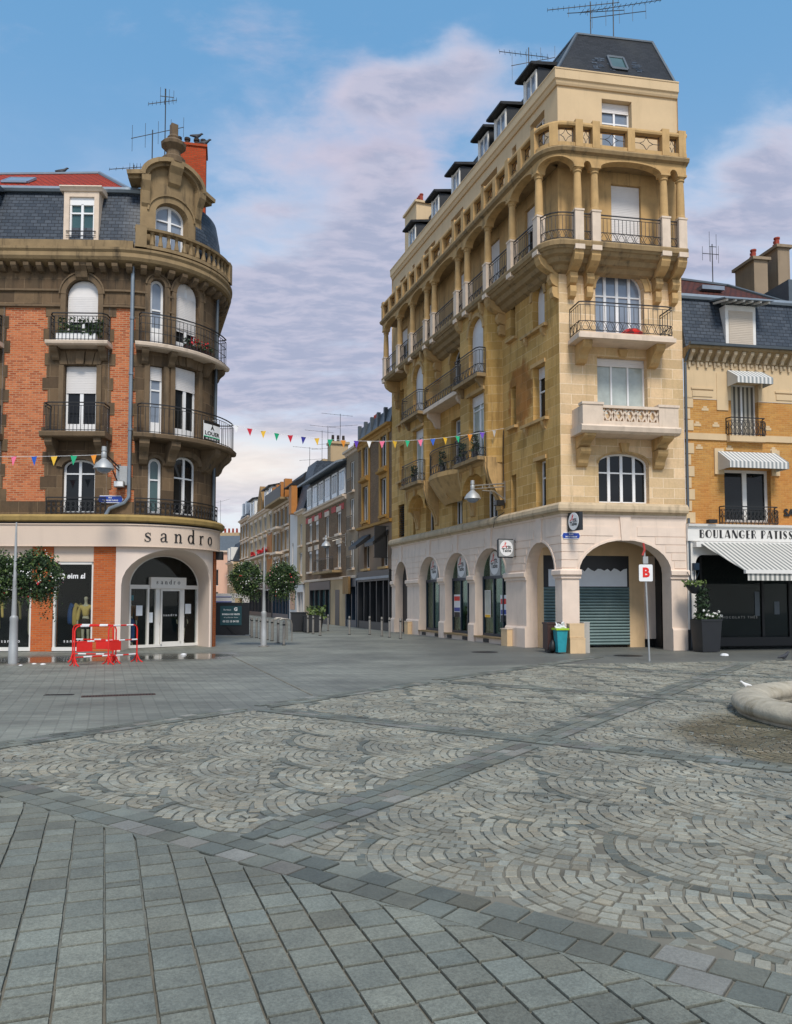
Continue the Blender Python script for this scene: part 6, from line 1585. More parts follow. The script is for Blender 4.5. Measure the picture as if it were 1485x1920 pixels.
# white house
h = house('narrow white rendered house with an orange timber bay under its eaves', -46.0, -42.9, 9.7, 'render_white', (.4,), ((4.4, 6.6),), 'dark_paint', ground=3.9, ww=.6, sill=False, cornice=False)
mb = MB(ST); mb.box(-44.1, -43.0, 0, .5, 9.0, 11.6); mb.build('timber_bay', 'orange_wood', h)
mb = MB(ST); mb.sweep([(.6, 11.4), (.6, 11.5), (-2, 13.1), (-2, 11.4)], -46.0, -42.95); mb.build('roof', 'slate_dark', h)
mb = MB(ST); mb.box(-46, -42.95, -.1, .02, 0, 3.9); mb.build('ground_wall', 'render_white', h)
mb = MB(ST); mb.box(-45.5, -43.4, .02, .06, .9, 2.6); mb.build('green_shop_window', 'glass_teal', h)
h = house('tall ornate brown stone house with a long dark balcony under its mansard', -54.4, -46.0, 10.7, 'ornate_brown', (.15, .38, .62, .85), ((3.9, 5.6), (6.2, 8.0), (8.5, 10.1)), 'stone_pale', roof=(2.4, 1.4), ground=3.2, head=.25, ww=1.25)
mb = MB(ST); mb.box(-54.3, -46.1, 0, .9, 10.6, 10.78); bl = mb.build('balcony', 'stone_trim_dark', h); mb = MB(ST); mb.box(-54.3, -46.1, .84, .88, 10.78, 11.8); mb.build('railing_screen', 'iron', bl)
mb = MB(ST)
for s in (-53, -51, -49, -47): mb.box(s - .3, s + .3, -.3, .35, 10.8, 12.5)
mb.pieces('attic_dormer', 'orange_wood', h)
mb = MB(ST); mb.box(-51.6, -48.6, 0, .8, 5.9, 6.1); mb.box(-51.6, -48.6, 0, .8, 8.2, 8.4); mb.build('bay_slabs', 'stone_pale', h)
sfront(h, -54.2, -46.2, 3.1, 'navy_paint', mull=5)
mb = MB(ST); mb.box(-47.5, -46.4, -4, -3, 13.0, 14.4); ch = mb.build('chimney', 'render_cream', h)
h = house('long cream and orange house with a gabled dormer and red flower boxes', -70., -54.4, 11.0, 'render_cream', (.1, .3, .5, .7, .9), ((4., 5.8), (6.4, 8.2), (8.8, 10.3)), 'stone_pale', roof=(2.2, 1.2), roofmat='slate_blue', ground=3.4, head=.3, ww=1.6)
mb = MB(ST)
for s0, s1 in ((-57.6, -55.0),): mb.box(s0, s1, 0, .05, 3.6, 8.4)
mb.build('orange_panel', 'orange_render', h)
mb = MB(ST); mb.prism([(-63.9, 11.0), (-60.5, 11.0), (-60.5, 12.2), (-62.2, 13.9), (-63.9, 12.2)], -1.6, .1); mb.box(-62.8, -61.6, .1, .16, 11.2, 12.6); mb.build('gable_dormer', 'ornate_brown', h)
for s in (-56, -58.6, -66.5, -68.5):
    mb = MB(ST); mb.box(s - .7, s + .7, -1.5, .1, 11.0, 13.0); dm = mb.build('dormer', 'white_wood', h); mb = MB(ST); mb.box(s - .5, s + .5, .1, .13, 11.3, 12.8); mb.build('dormer_pane', 'glass_sky', dm); mb = MB(ST); mb.sweep([(.4, 12.95), (.4, 13.08), (-1.5, 13.5), (-1.5, 13.2)], s - .9, s + .9); mb.build('dormer_roof', 'slate_dark', dm)
mb = MB(ST); mb.box(-69.8, -54.6, 0, .6, 6.2, 6.35); mb.build('balcony', 'stone_pale', h)
sfront(h, -69.8, -54.6, 3.3, 'dark_paint', mull=7)
for k, (s, nm) in enumerate(((-57.0, 'red flower box on the cream and orange house, nearest of three'), (-60.2, 'red flower box on the cream and orange house, middle of three'), (-64.8, 'red flower box on the cream and orange house, farthest of three'))):
    t = thing('window_box', nm, 'planter', ST(s, .4, 6.4)); mb = MB(ST); clump(mb, ST, s - .7, s + .7, .2, .6, 6.5, 6.95, 130, .2); mb.build('blooms', 'petal_red', t); mb = MB(ST); mb.box(s - .8, s + .8, .3, .55, 6.36, 6.56); mb.build('trough', 'brown_plastic', t)
h = house('ochre stone house with slate mansard and twin roof windows near the street end', -78., -70., 11.5, 'ornate_brown', (.2, .5, .8), ((4.2, 6.), (6.8, 8.6), (9.1, 10.8)), 'stone_pale', roof=(2.2, .7), roofmat='slate_blue', ground=3.4, head=.3, ww=1.6)
mb = MB(ST)
for s in (-72, -74.5): mb.box(s - .5, s + .5, -.6, .2, 11.9, 13.4)
mb.build('roof_windows', 'glass_sky', h)
h = house('small far house with a blue slate mansard and white dormers where the street ends', -84., -78., 6.5, 'render_cream', (.3, .7), ((3.8, 5.6),), 'stone_pale', roof=(2.6, 1.0), roofmat='slate_blue', d=.8)
mb = MB(ST)
for s in (-79.5, -82): mb.box(s - .6, s + .6, -.6, 1.0, 6.8, 8.4)
mb.build('dormers', 'white_wood', h)
# the pale pink house that closes the view
EF = Turned(-34., 108., R_(-6))
e_ = thing('end_house', 'pale pink rendered house with a grey slate roof closing the far end of the street', 'house', EF(8, 0, 0))
mb = MB(EF); ops = [(q, q + 1.1, 3.6, 5.8, 0) for q in (9.2, 12.2)] + [(q, q + 1.1, .6, 2.8, 0) for q in (9.2, 12.2)]; wall(mb, -6, 14.5, 0, 8.2, ops, 0, .3); mb.build('wall', 'pink_render', e_)
for o in ops: window(e_, EF, o, d=-.2, leaves=2, fm='white_wood')
mb = MB(EF); mb.sweep([(0, 8.0), (.3, 8.1), (.3, 8.3), (0, 8.35)], -6, 14.5); mb.build('cornice', 'stone_pale', e_)
mb = MB(EF); mb.sweep([(.2, 8.3), (-1.2, 10.4), (-5, 10.6), (-8, 8.3)], -6, 14.3); rf = mb.build('roof', 'zinc_dark', e_)
mb = MB(EF); mb.box(9.0, 12.5, -3, -2, 10.3, 10.9); ch = mb.build('chimney', 'render_cream', e_)
mb = MB(EF)
for q in range(6): mb.lathe(9.3 + q * .55, -2.4, [(0, 10.9), (.16, 10.9), (.13, 11.5), (0, 11.5)], 8)
mb.build('chimney_pots', 'terracotta', ch, smooth=True)
# hoarding across the side street
HF = Turned(-12.6, 38.3, R_(2))
f_ = thing('hoarding', 'black building-site hoarding with a white upper band standing behind the rounded building', 'fence', HF(3, 0, 0))
mb = MB(HF); mb.box(0, 5.55, -.1, 0, 0.05, 1.58); mb.build('panel', 'dark_paint', f_)
mb = MB(HF); mb.prism([(0, 1.58), (4.86, 1.58), (4.86, 1.8), (5.22, 1.8), (5.22, 1.58), (5.55, 1.58), (5.55, 2.02), (0, 2.02)], -.1, -.02); mb.build('upper_band', 'render_white', f_)
mb = MB(HF); mb.box(3.0, 4.72, -.02, .0, 1.6, 1.64); mb.box(3.0, 4.72, -.02, 0, 1.84, 1.87); mb.build('blue_stripe', 'blue_enamel', f_)
mb = MB(HF); mb.bar((4.5, .05, .45), (5.0, .15, .05), .02); mb.bar((3.4, .1, .05), (5.4, .1, .05), .03); mb.build('brace', 'iron', f_)
t = thing('sales_board', 'teal sales board with white lettering fixed to the black hoarding', 'sign', HF(4.7, .0, 1.))
mb = MB(HF); mb.box(4.18, 5.2, 0, .03, .5, 1.42); mb.build('board', 'teal_sign', t)
text('Bureaux', .11, t, 'letter_white', HF, 4.52, 1.24, .031, .004); text('G', .22, t, 'letter_white', HF, 4.92, 1.26, .031, .004, bold=.012)
text('BUREAU DE VENTE', .098, t, 'letter_white', HF, 4.69, 1.02, .031, .004, bold=.004); text('36 rue Buirette - Reims', .07, t, 'letter_white', HF, 4.69, .87, .031, .004)
text('03 52 15 04 05', .125, t, 'letter_white', HF, 4.69, .68, .031, .004, bold=.004)

for s_, d_, z_, h_, lab in ((-5.0, .85, 7.24, .95, 'dark clipped shrub in a pot, right of two on the near bay balcony'), (-6.2, .85, 7.24, .8, 'dark clipped shrub in a pot, left of two on the near bay balcony'), (-8.6, .75, 7.24, .9, 'dark clipped shrub in a pot on the curved centre balcony'), (-11.9, .85, 7.24, .8, 'dark clipped shrub in a pot on the far bay balcony')):
    q_ = RB(s_, d_, z_); t = thing('balcony_shrub', lab, 'plant', q_); f = Turned(q_[0], q_[1], 0, z_)
    mb = MB(f); mb.lathe(0, 0, [(0, 0), (.11, 0), (.14, .25), (0, .25)], 10); mb.build('pot', 'dark_paint', t, smooth=True)
    mb = MB(); clump(mb, f, -.14, .14, -.14, .14, .25, h_, 260, .09); mb.build('foliage', 'leaf_deep', t)
# ================================================================== street furniture and small things
def bollard_proto():
    t = thing('bollard', 'x', 'bollard', (0, 0, 0))
    mb = MB(); mb.lathe(0, 0, [(0, 0), (.05, 0), (.05, .86), (.044, .9), (0, .92)], 12); mb.build('post', 'steel', t, smooth=True)
    mb = MB(); mb.lathe(0, 0, [(.0, .0), (.075, 0), (.075, .02), (.051, .03)], 12); mb.lathe(0, 0, [(.051, .74), (.054, .74), (.054, .8), (.051, .8)], 12); mb.build('collar', 'iron', t, smooth=True)
    return t
bp = bollard_proto(); ordn = ['first', 'second', 'third', 'fourth', 'fifth', 'sixth', 'seventh', 'eighth', 'ninth', 'tenth', 'eleventh', 'twelfth']
rowR = [(-4.56, 41.5), (-4.15, 40.2), (-4.71, 46.8), (-3.63, 38.4), (-3.76, 44.4), (-2.3, 39.6), (-1.3, 39.6), (-.67, 37.8), (-.30, 36.6), (.2, 35.2)]
rowL = [(-6.6, 36.75), (-6.29, 36.2), (-5.93, 35.2), (-5.5, 34.3), (-5.16, 33.4), (-4.67, 31.8), (-4.23, 30.3), (-6.9, 38.2), (-6.45, 38.9)]
first = True
for row, grp, txt in ((sorted(rowR), 'bollards along the street houses', 'thin steel bollard, {} from the left in the group before the dark street shops'), (sorted(rowL), 'bollards beside the black hoarding', 'thin steel bollard, {} from the left in the cluster right of the black hoarding')):
    for i, (x_, y_) in enumerate(row):
        if first: o = bp; o.location = (x_, y_, 0); o['label'] = txt.format(ordn[i]); o['group'] = grp; first = False
        else: copy_thing(bp, (x_, y_, 0), txt.format(ordn[i]), group=grp)
# bicycle hoops
hp = None
for i, (x_, y_) in enumerate(((-4.9, 34.0), (-4.6, 33.2), (-5.1, 35.0))):
    lab = ('steel bicycle hoop near the lamp post, middle one of three', 'steel bicycle hoop near the lamp post, nearest of three', 'steel bicycle hoop near the lamp post, farthest of three')[i]
    mb = MB(Turned(x_, y_, R_(20))); mb.tube([(-.3, 0, 0), (-.3, 0, .7), (-.26, 0, .85), (-.12, 0, .93), (.12, 0, .93), (.26, 0, .85), (.3, 0, .7), (.3, 0, 0)], .025, 8)
    o = mb.build('bicycle_hoop', 'steel', None, smooth=True); tag(o, lab, 'bicycle rack', 'bicycle hoops by the lamp post')
# dark bins and shrub pot along the street
for x_, y_, h_, lab in ((-5.3, 43.5, 1.05, 'taller black litter bin standing before the pale shop down the street'), (-4.5, 42.6, .9, 'lower black square planter bin right of the taller black litter bin')):
    t = thing('litter_bin', lab, 'bin', (x_, y_, 0)); mb = MB(Turned(x_, y_, .2)); mb.box(-.4, .4, -.35, .35, .05, h_); mb.box(-.43, .43, -.38, .38, h_ - .06, h_); mb.build('body', 'dark_paint', t); mb = MB(Turned(x_, y_, .2)); mb.box(-.36, .36, -.3, .3, 0, .05); mb.build('foot', 'black', t)
t = thing('potted_shrub', 'low pot with a yellow-green shrub before the dark teal shop', 'plant', (-4.35, 43.6, 0)); mb = MB(Turned(-4.35, 43.6, 0)); mb.lathe(0, 0, [(0, 0), (.3, 0), (.42, .8), (0, .8)], 12); mb.build('pot', 'dark_paint', t, smooth=True)
mb = MB(); clump(mb, Turned(-4.35, 43.6, 0), -.5, .5, -.5, .5, .75, 1.4, 260, .16); mb.build('foliage', 'leaf_light', t)
# lamp posts that carry two flower globes each
def leafball(rs, n, r, trail=60, size=.075, mat=None):
    mb = MB()
    def leaf(p, L):
        u = Vector((rs.gauss(0, 1), rs.gauss(0, 1), rs.gauss(-.3, .8))).normalized(); w = u.cross(Vector((rs.gauss(0, 1), rs.gauss(0, 1), rs.gauss(0, 1)))).normalized()
        mb.wface([p - u * L * .5, p + w * L * .32, p + u * L * .6, p - w * L * .32])
    for _ in range(n):
        d = Vector((rs.gauss(0, 1), rs.gauss(0, 1), rs.gauss(0, 1))).normalized()
        k = r * (.62 + .42 * rs.random() ** .6) * (1 + .10 * math.sin(d.x * 7 + 1) * math.cos(d.z * 6) + .08 * math.sin(d.y * 9))
        p = d * k; p.z *= 1.02; leaf(p, size * rs.uniform(.6, 1.4))
    for _ in range(trail):
        a = rs.uniform(0, 6.28); rr = r * rs.uniform(.3, .95); z = -r * rs.uniform(.4, .8); p = Vector((rr * math.cos(a), rr * math.sin(a), z))
        for q in range(rs.randint(4, 9)):
            p = p + Vector((rs.gauss(0, .025), rs.gauss(0, .025), -.05)); leaf(p, size * rs.uniform(.5, 1.1))
    return mb
def blooms(rs, n, r, size, cl=1, low=False):
    mb = MB()
    while n > 0:
        d = Vector((rs.gauss(0, 1), rs.gauss(0, 1), rs.gauss(-.4 if low else 0, 1))).normalized() * r * rs.uniform(.98, 1.1)
        for _ in range(rs.randint(1, cl)):
            p = d + Vector((rs.gauss(0, .05), rs.gauss(0, .05), rs.gauss(0, .05))); nrm = (p.normalized() + Vector((rs.gauss(0, .3), rs.gauss(0, .3), rs.gauss(0, .3)))).normalized()
            u = nrm.cross(Vector((0, 0, 1))).normalized(); w = nrm.cross(u); R0 = size * rs.uniform(.7, 1.3)
            mb.wface([p + (u * math.cos(2 * math.pi * k / 6) + w * math.sin(2 * math.pi * k / 6)) * R0 * (1 if k % 2 else .75) + nrm * .012 * (k % 2) for k in range(6)]); n -= 1
    return mb
def flower_lamp(x_, y_, h_, balls, label, bl_labels, seed):
    t = thing('lamp_post', label, 'lamp post', (x_, y_, 0)); f = Turned(x_, y_, 0)
    mb = MB(f); mb.lathe(0, 0, [(0, 0), (.115, 0), (.115, .5), (.108, .52), (.098, 1.15), (.104, 1.17), (.104, 1.25), (.066, 1.3), (.055, 2.2), (.06, 2.22), (.046, 2.3), (.036, 3.0), (.018, h_), (0, h_)], 14); mb.build('mast', 'galv', t, smooth=True)
    mb = MB(f); mb.lathe(0, 0, [(0, 0), (.2, 0), (.2, .03), (.13, .05)], 14); mb.build('base_plate', 'steel', t, smooth=True)
    mb = MB(f)
    for bx, by, bz, r in balls: mb.bar((0, 0, bz), (bx, -by, bz), .025, 6); mb.bar((0, 0, bz - .4), (bx, -by, bz - .3), .02, 6)
    mb.build('arm', 'galv', t)
    for i, (bx, by, bz, r) in enumerate(balls):
        rs = random.Random(seed + i); g_ = thing('flower_globe', bl_labels[i], 'hanging flowers', (x_ + bx, y_ + by, bz), 'flower globes on the lamp posts')
        T = Vector((x_ + bx, y_ + by, bz))
        for nm, mb, mt in (('foliage', leafball(rs, 3000, r, 90, .06), 'leaf'), ('inner_foliage', leafball(rs, 1200, r * .86, 0, .1), 'leaf_deep'), ('young_leaves', leafball(rs, 420, r * 1.03, 14), 'leaf_light'), ('white_blooms', blooms(rs, 90, r, .020, 4), 'petal_white'), ('red_blooms', blooms(rs, 12, r, .026, 4, True), 'petal_red'), ('pink_blooms', blooms(rs, 12, r, .022, 3), 'petal_pink')):
            mb.v = [tuple(Vector(v) + T) for v in mb.v]; mb.build(nm, mt, g_)
        mb = MB(Turned(*T[:2], 0)); mb.lathe(0, 0, [(0, bz - r * .78), (r * .5, bz - r * .7), (r * .62, bz - r * .3), (0, bz - r * .3)], 10); mb.build('basket', 'iron', g_, smooth=True)
flower_lamp(-4.86, 29.5, 3.75, [(-.68, .1, 2.5, .62), (.68, -.1, 2.46, .60)], 'slim grey lamp post with two flower globes where the street opens', ['leafy globe with red blooms on the left of the street lamp post', 'leafy globe with white blooms on the right of the street lamp post'], 3)
flower_lamp(-10.0, 21.0, 3.75, [(-.62, .35, 2.35, .62), (.30, .50, 2.38, .66)], 'grey lamp post with leafy flower globes at the left edge', ['flower globe left of the pole, cut by the left picture edge', 'big trailing flower globe before the brick pier at the left'], 17)
mb = MB(); rs = random.Random(77)
T = Vector((-9.35, 21.3, 1.9))
for _ in range(30):
    p = T + Vector((rs.uniform(-.2, .3), rs.uniform(-.2, .2), rs.uniform(-.1, .5)))
    for q in range(rs.randint(5, 13)):
        p = p + Vector((rs.gauss(0, .03), rs.gauss(0, .02), -.06)); u = Vector((rs.gauss(0, 1), rs.gauss(0, 1), rs.gauss(0, 1))).normalized(); w = u.cross(Vector((rs.gauss(0, 1), 0, 1))).normalized(); L = .08 * rs.uniform(.6, 1.3)
        mb.wface([p - u * L * .5, p + w * L * .3, p + u * L * .5, p - w * L * .3])
o = mb.build('trailing_stems', 'leaf_deep', bpy.data.objects['flower_globe.003'])
# wall lanterns on brackets
def wall_lamp(f, s, zr, D, zh, label, mat='galv', struts='iron'):
    t = thing('wall_lamp', label, 'street lamp', f(s, 0, zr))
    mb = MB(f); mb.box(s - .05, s + .05, .02, .05, zr - .75, zr + .1); mb.bar((s, .04, zr), (s, D, zh + .5), .028, 6); mb.bar((s, .04, zr - .12), (s, D, zh + .38), .022, 6)
    mb.tube([(s, .04, zr - .6), (s, D * .35, zr - .32), (s, D * .7, zh + .34)], .024, 6)
    for k in (.3, .5, .7): mb.bar((s, D * k, zr + (zh + .5 - zr) * k), (s, D * k, zr - .12 + (zh + .5 - zr) * k), .015)
    mb.build('bracket', struts, t)
    mb = MB(f); mb.lathe(s, D, [(0, zh + .72), (.07, zh + .7), (.08, zh + .56), (.06, zh + .54), (.085, zh + .5), (.085, zh + .36), (.07, zh + .33), (.13, zh + .27), (.24, zh + .17), (.31, zh + .03), (.32, zh), (.3, zh), (.0, zh + .12)], 20); mb.build('hood', mat, t, smooth=True)
    mb = MB(f); mb.lathe(s, D, [(.24, zh + .0), (.2, zh - .07), (.11, zh - .13), (0, zh - .15)], 16); mb.build('bowl', 'glass_sky', t, smooth=True)
    return t
wall_lamp(LB, .2, 6.15, 2.0, 5.78, 'bell-shaped grey wall lamp on a rusty bracket in front of the brick corner', struts='brown_plastic')
wall_lamp(RB, -4.1, 6.15, 1.37, 5.5, 'bell-shaped grey wall lamp on a pale bracket above the arcade shop', struts='steel')
wall_lamp(ST, -27.2, 6.0, 1.35, 5.2, 'bell-shaped grey wall lamp far down the street before the brick house', struts='steel')
for f, s, d, z, lab in ((LB, .28, .1, 5.45, 'white floodlight box fixed under the wall lamp on the brick corner'), (RB, -4.15, .1, 5.3, 'small black floodlight fixed under the wall lamp above the arcade')):
    t = thing('floodlight', lab, 'light', f(s, d, z)); mb = MB(f); mb.box(s - .16, s + .12, d, d + .28, z, z + .2); mb.build('housing', 'black' if f is RB else 'steel', t); mb = MB(f); mb.box(s - .14, s + .1, d + .28, d + .3, z + .02, z + .18); mb.build('glass_front', 'glass_dark' if f is RB else 'white', t)
mb = MB(LB); mb.box(.12, .46, .06, .1, 5.55, 6.2); o = mb.build('backing_board', 'galv', bpy.data.objects['wall_lamp'])
# bunting
def bunting(A, B, sag, cols_, label, w, h_, t0=.02, t1=.98):
    t = thing('bunting', label, 'bunting', A); A, B = Vector(A), Vector(B)
    P = lambda k: A + (B - A) * k + Vector((0, 0, -sag * 4 * k * (1 - k)))
    mb = MB(); n = 40
    for i in range(n): mb.bar(P(i / n), P((i + 1) / n), .006, local=False)
    mb.build('string', 'white', t)
    u = (B - A).normalized(); rs = random.Random(len(cols_)); nrm = Vector((u.y, -u.x, 0)).normalized()
    for i, c in enumerate(cols_):
        k = t0 + (t1 - t0) * i / (len(cols_) - 1); p = P(k); a = rs.uniform(-.5, .5); uu = (u * math.cos(a) + nrm * math.sin(a)) * (w / 2); dn = Vector((0, 0, -h_)) + nrm * rs.uniform(-.06, .06) + u * rs.uniform(-.03, .03); th = nrm * .002
        mb = MB(); T = [p - uu, p + uu, p + dn]
        mb.wface([q + th for q in T]); mb.wface([q - th for q in reversed(T)])
        for q, r in zip(T, T[1:] + T[:1]): mb.wface([q + th, q - th, r - th, r + th])
        mb.build('pennant', 'flag_' + c, t)
bunting((-6.55, 28.3, 8.12), RB(-4.1, .05, 8.28), .62, ['white', 'red', 'yellow', 'green', 'red', 'navy', 'yellow', 'green', 'orange', 'purple', 'white', 'pink', 'yellow', 'green', 'pink', 'blue', 'yellow', 'green', 'orange', 'purple', 'white'], 'string of coloured pennants hung across the street between the two corner buildings', .20, .27, .075, .965)
bunting((-16.5, 23.6, 6.15), LB(.2, 1.9, 6.25), .12, ['white', 'red', 'orange', 'purple', 'yellow', 'white', 'orange', 'green', 'pink', 'blue', 'yellow', 'green', 'orange'], 'string of coloured pennants hung along the brick front to the left wall lamp', .20, .30, .02, .955)
# shop signs of the arcade shop
def artsign(par, f, s, z, d, r):
    text('rts', r * .62, par, 'letter_black', f, s + r * .30, z + r * .26, d, .004, bold=r * .012); text('Table', r * .62, par, 'letter_black', f, s + r * .02, z - r * .30, d, .004, bold=r * .012)
    mb = MB(f); mb.box(s - r * .78, s + r * .82, d, d + .004, z - r * .03, z + r * .02); mb.build('black_rule', 'letter_black', par)
    mb = MB(f)
    for P in ([(-.62, .1, .09), (-.3, .5, .07), (-.2, .95, .05)], [(-.2, .95, .06), (-.12, .4, .07), (.02, .06, .06)], [(-.5, .24, .05), (-.08, .24, .05)], [(-.72, .2, .1), (-.6, .2, .1)], [(.05, .8, .04), (-.2, .6, .05)]):
        stroke(mb, [(a * 1., q, w) for a, q, w in P], s, z, r, d, .004)
    mb.build('red_initial', 'red', par)
def disc(f, s, z, rs, rz, d0, d1, name, mat, par, n=28):
    mb = MB(f); mb.prism([(s + rs * math.cos(2 * math.pi * i / n), z + rz * math.sin(2 * math.pi * i / n)) for i in range(n)], d0, d1); return mb.build(name, mat, par)
for i, o in enumerate(AL[1:4]):
    c = (o[0] + o[1]) / 2 - .36; t = thing('window_sign', ('round white sign with black and red lettering in the farthest arched shop window', 'round white sign with black and red lettering in the middle arched shop window', 'round white sign with black and red lettering in the nearest arched shop window')[i], 'sign', RB(c, -.38, 3.2), 'round signs in the arched shop windows')
    mb = MB(RB); mb.box(c - .42, c + .52, -.384, -.378, 2.68, 3.64); mb.build('grey_panel', 'galv', t); disc(RB, c, 3.2, .43, .48, -.378, -.37, 'disc', 'white', t); artsign(t, RB, c, 3.2, -.369, .42)
bx = RB(-3.3, .0, 0); BSF = Turned(bx[0], bx[1], math.atan2(.32190, .94677))
t = thing('hanging_sign', 'square lit box sign with a round white face hung out over the arcade', 'sign', RB(-3.3, .35, 3.6))
mb = MB(BSF); s0, s1 = -.72, -.12; mb.box(s0, s1, -.08, .08, 3.3, 3.92); 
bxo = mb.build('case', 'galv', t)
mb = MB(BSF)
for a, c in (((s0, 3.3), (s1, 3.3)), ((s0, 3.92), (s1, 3.92)), ((s0, 3.3), (s0, 3.92)), ((s1, 3.3), (s1, 3.92))): mb.bar((a[0], .0, a[1]), (c[0], 0, c[1]), .055 if True else 0)
for z_ in (3.32, 3.9): mb.bar((s1, 0, z_), (0, 0, z_), .02)
mb.bar((0, 0, 3.2), (0, 0, 4.0), .025); mb.build('frame', 'dark_paint', t)
disc(BSF, -.42, 3.61, .265, .29, .08, .092, 'disc', 'white', t); artsign(t, BSF, -.42, 3.6, .093, .265)
bx = RB(.22, 0, 0); BSF2 = Turned(bx[0], bx[1], math.atan2(-.98418, .17715) + math.pi)
t = thing('hanging_sign', 'narrow edge-on box sign above the blue plate on the arcade corner', 'sign', RB(.22, .4, 4.2))
BS2 = Turned(bx[0], bx[1], HR - math.pi / 2 + R_(14))
mb = MB(BS2); mb.box(.12, .72, -.07, .07, 3.98, 4.58); mb.build('case', 'dark_paint', t)
disc(BS2, .42, 4.28, .27, .29, -.082, -.07, 'disc', 'white', t); disc(BS2, .42, 4.28, .27, .29, .07, .082, 'disc', 'white', t); artsign(t, BS2, .42, 4.27, .083, .26)
mb = MB(BS2); mb.bar((0, 0, 4.0), (.12, 0, 4.0), .02); mb.bar((0, 0, 4.55), (.12, 0, 4.55), .02); mb.bar((0.02, 0, 3.95), (0.02, 0, 4.6), .02); mb.build('bracket', 'iron', t)
def poster(s, z0, z1, w, label, rows_, d=-.375):
    t = thing('poster', label, 'poster', RB(s, d, z0)); mb = MB(RB); mb.box(s, s + w, d, d + .004, z0, z1); mb.build('sheet', 'white', t)
    for a, c, m_ in rows_: mb = MB(RB); mb.box(s + .03, s + w - .03, d + .004, d + .006, z0 + (z1 - z0) * a, z0 + (z1 - z0) * c); mb.build('colour_band', m_, t)
poster(-10.05, .95, 1.95, .7, 'white, blue and red letting poster in the middle arched window', ((.0, .22, 'black'), (.25, .42, 'blue_enamel'), (.72, .92, 'red')))
poster(-5.35, .85, 1.9, .62, 'white, blue and red letting poster in the nearest arched window beside the big pier', ((.0, .25, 'black'), (.28, .45, 'blue_enamel'), (.66, .86, 'red')))
poster(-6.8, 1.0, 2.1, .55, 'tall pale green notice with a yellow foot in the nearest arched window', ((.12, .98, 'glass_curtain'), (.0, .1, 'flag_yellow')))
# sign on a pole
t = thing('pole_sign', 'white square sign with a red letter B on a slim grey pole', 'sign', (7.0, 22.4, 0)); PF = Turned(7.0, 22.4, R_(4))
mb = MB(PF); mb.tube([(.06, 0, 0), (.02, 0, 1.5), (-.04, 0, 3.15)], .026, 8); mb.build('pole', 'galv', t, smooth=True)
mb = MB(PF); w = .2; P = []
for cx_, cz_, a0 in ((.16, -.2, -90), (.16, .2, 0), (-.16, .2, 90), (-.16, -.2, 180)):
    for q in range(5): a = R_(a0 + q * 22.5); P.append((-.02 + cx_ + .035 * math.cos(a), 2.46 + cz_ + .035 * math.sin(a)))
mb.prism(P, .03, .05); mb.build('panel', 'white', t); text('B', .36, t, 'red', PF, -.02, 2.46, .051, .006, bold=.016)
mb = MB(PF); mb.box(-.09, .05, .02, .05, 2.72, 2.92); mb.build('small_plate', 'galv', t); mb = MB(PF); mb.tube([(-.1, .02, 2.95), (-.04, .03, 3.1), (-.07, .02, 3.3)], .03, 6); mb.build('ribbon', 'red_dark', t)
# bins and cartons by the pier
t = thing('wheeled_bin', 'dark brown wheeled bin standing behind the green-lidded bin', 'bin', RB(-.35, .1, 0)); BF = Turned(5.08, 26.1, R_(8))
mb = MB(BF); mb.box(-.24, .2, -.24, .24, .12, .92); mb.box(-.26, .22, -.26, .26, .92, .98); mb.build('body', 'brown_plastic', t)
mb = MB(BF); mb.lathe(-.14, .16, [(0, .0), (.08, 0), (.08, .14), (0, .14)], 10); mb.box(-.2, .18, -.18, .2, .02, .12); mb.build('wheel', 'black', t)
t = thing('wheeled_bin', 'turquoise wheeled bin with a lime lid propped open by rubbish', 'bin', (5.24, 25.6, 0)); BF = Turned(5.24, 25.6, R_(10))
mb = MB(BF); q0, q1 = .13, .18
for A, B in (((-1, 1), (1, 1)), ((1, 1), (1, -1)), ((1, -1), (-1, -1)), ((-1, -1), (-1, 1))):
    mb.face([(A[0] * q0, A[1] * q0, .05), (B[0] * q0, B[1] * q0, .05), (B[0] * q1, B[1] * q1, .76), (A[0] * q1, A[1] * q1, .76)])
mb.face([(-q0, q0, .05), (-q0, -q0, .05), (q0, -q0, .05), (q0, q0, .05)]); mb.build('body', 'teal_plastic', t)
mb = MB(BF); mb.box(-.215, .215, -.215, .215, .75, .81); mb.build('rim', 'lime_plastic', t)
mb = MB(BF); mb.lathe(-.1, -.15, [(0, 0), (.07, 0), (.07, .05), (0, .05)], 10); mb.build('wheel', 'black', t)
rs = random.Random(4); mb = MB(BF)
for k in range(9):
    a, c, z_ = rs.uniform(-.11, .11), rs.uniform(-.11, .11), rs.uniform(.80, .93); u = Vector((rs.gauss(0, 1), rs.gauss(0, 1), rs.gauss(0, 1))).normalized() * .11; v_ = Vector((rs.gauss(0, 1), rs.gauss(0, 1), rs.gauss(0, 1))).normalized() * .07; p = Vector((a, c, z_))
    w_ = u.cross(v_).normalized() * .02
    for sgn in (1, -1): mb.face([tuple(p - u - v_ + w_ * sgn), tuple(p + u - v_ + w_ * sgn), tuple(p + u + v_ + w_ * sgn), tuple(p - u + v_ + w_ * sgn)])
    for e, g in ((u, v_), (-u, v_), (v_, u), (-v_, u)): mb.face([tuple(p + e - g - w_), tuple(p + e + g - w_), tuple(p + e + g + w_), tuple(p + e - g + w_)])
o = mb.build('rubbish', 'white', None); tag(o, 'crumpled white packaging heaped in the turquoise bin', 'rubbish')
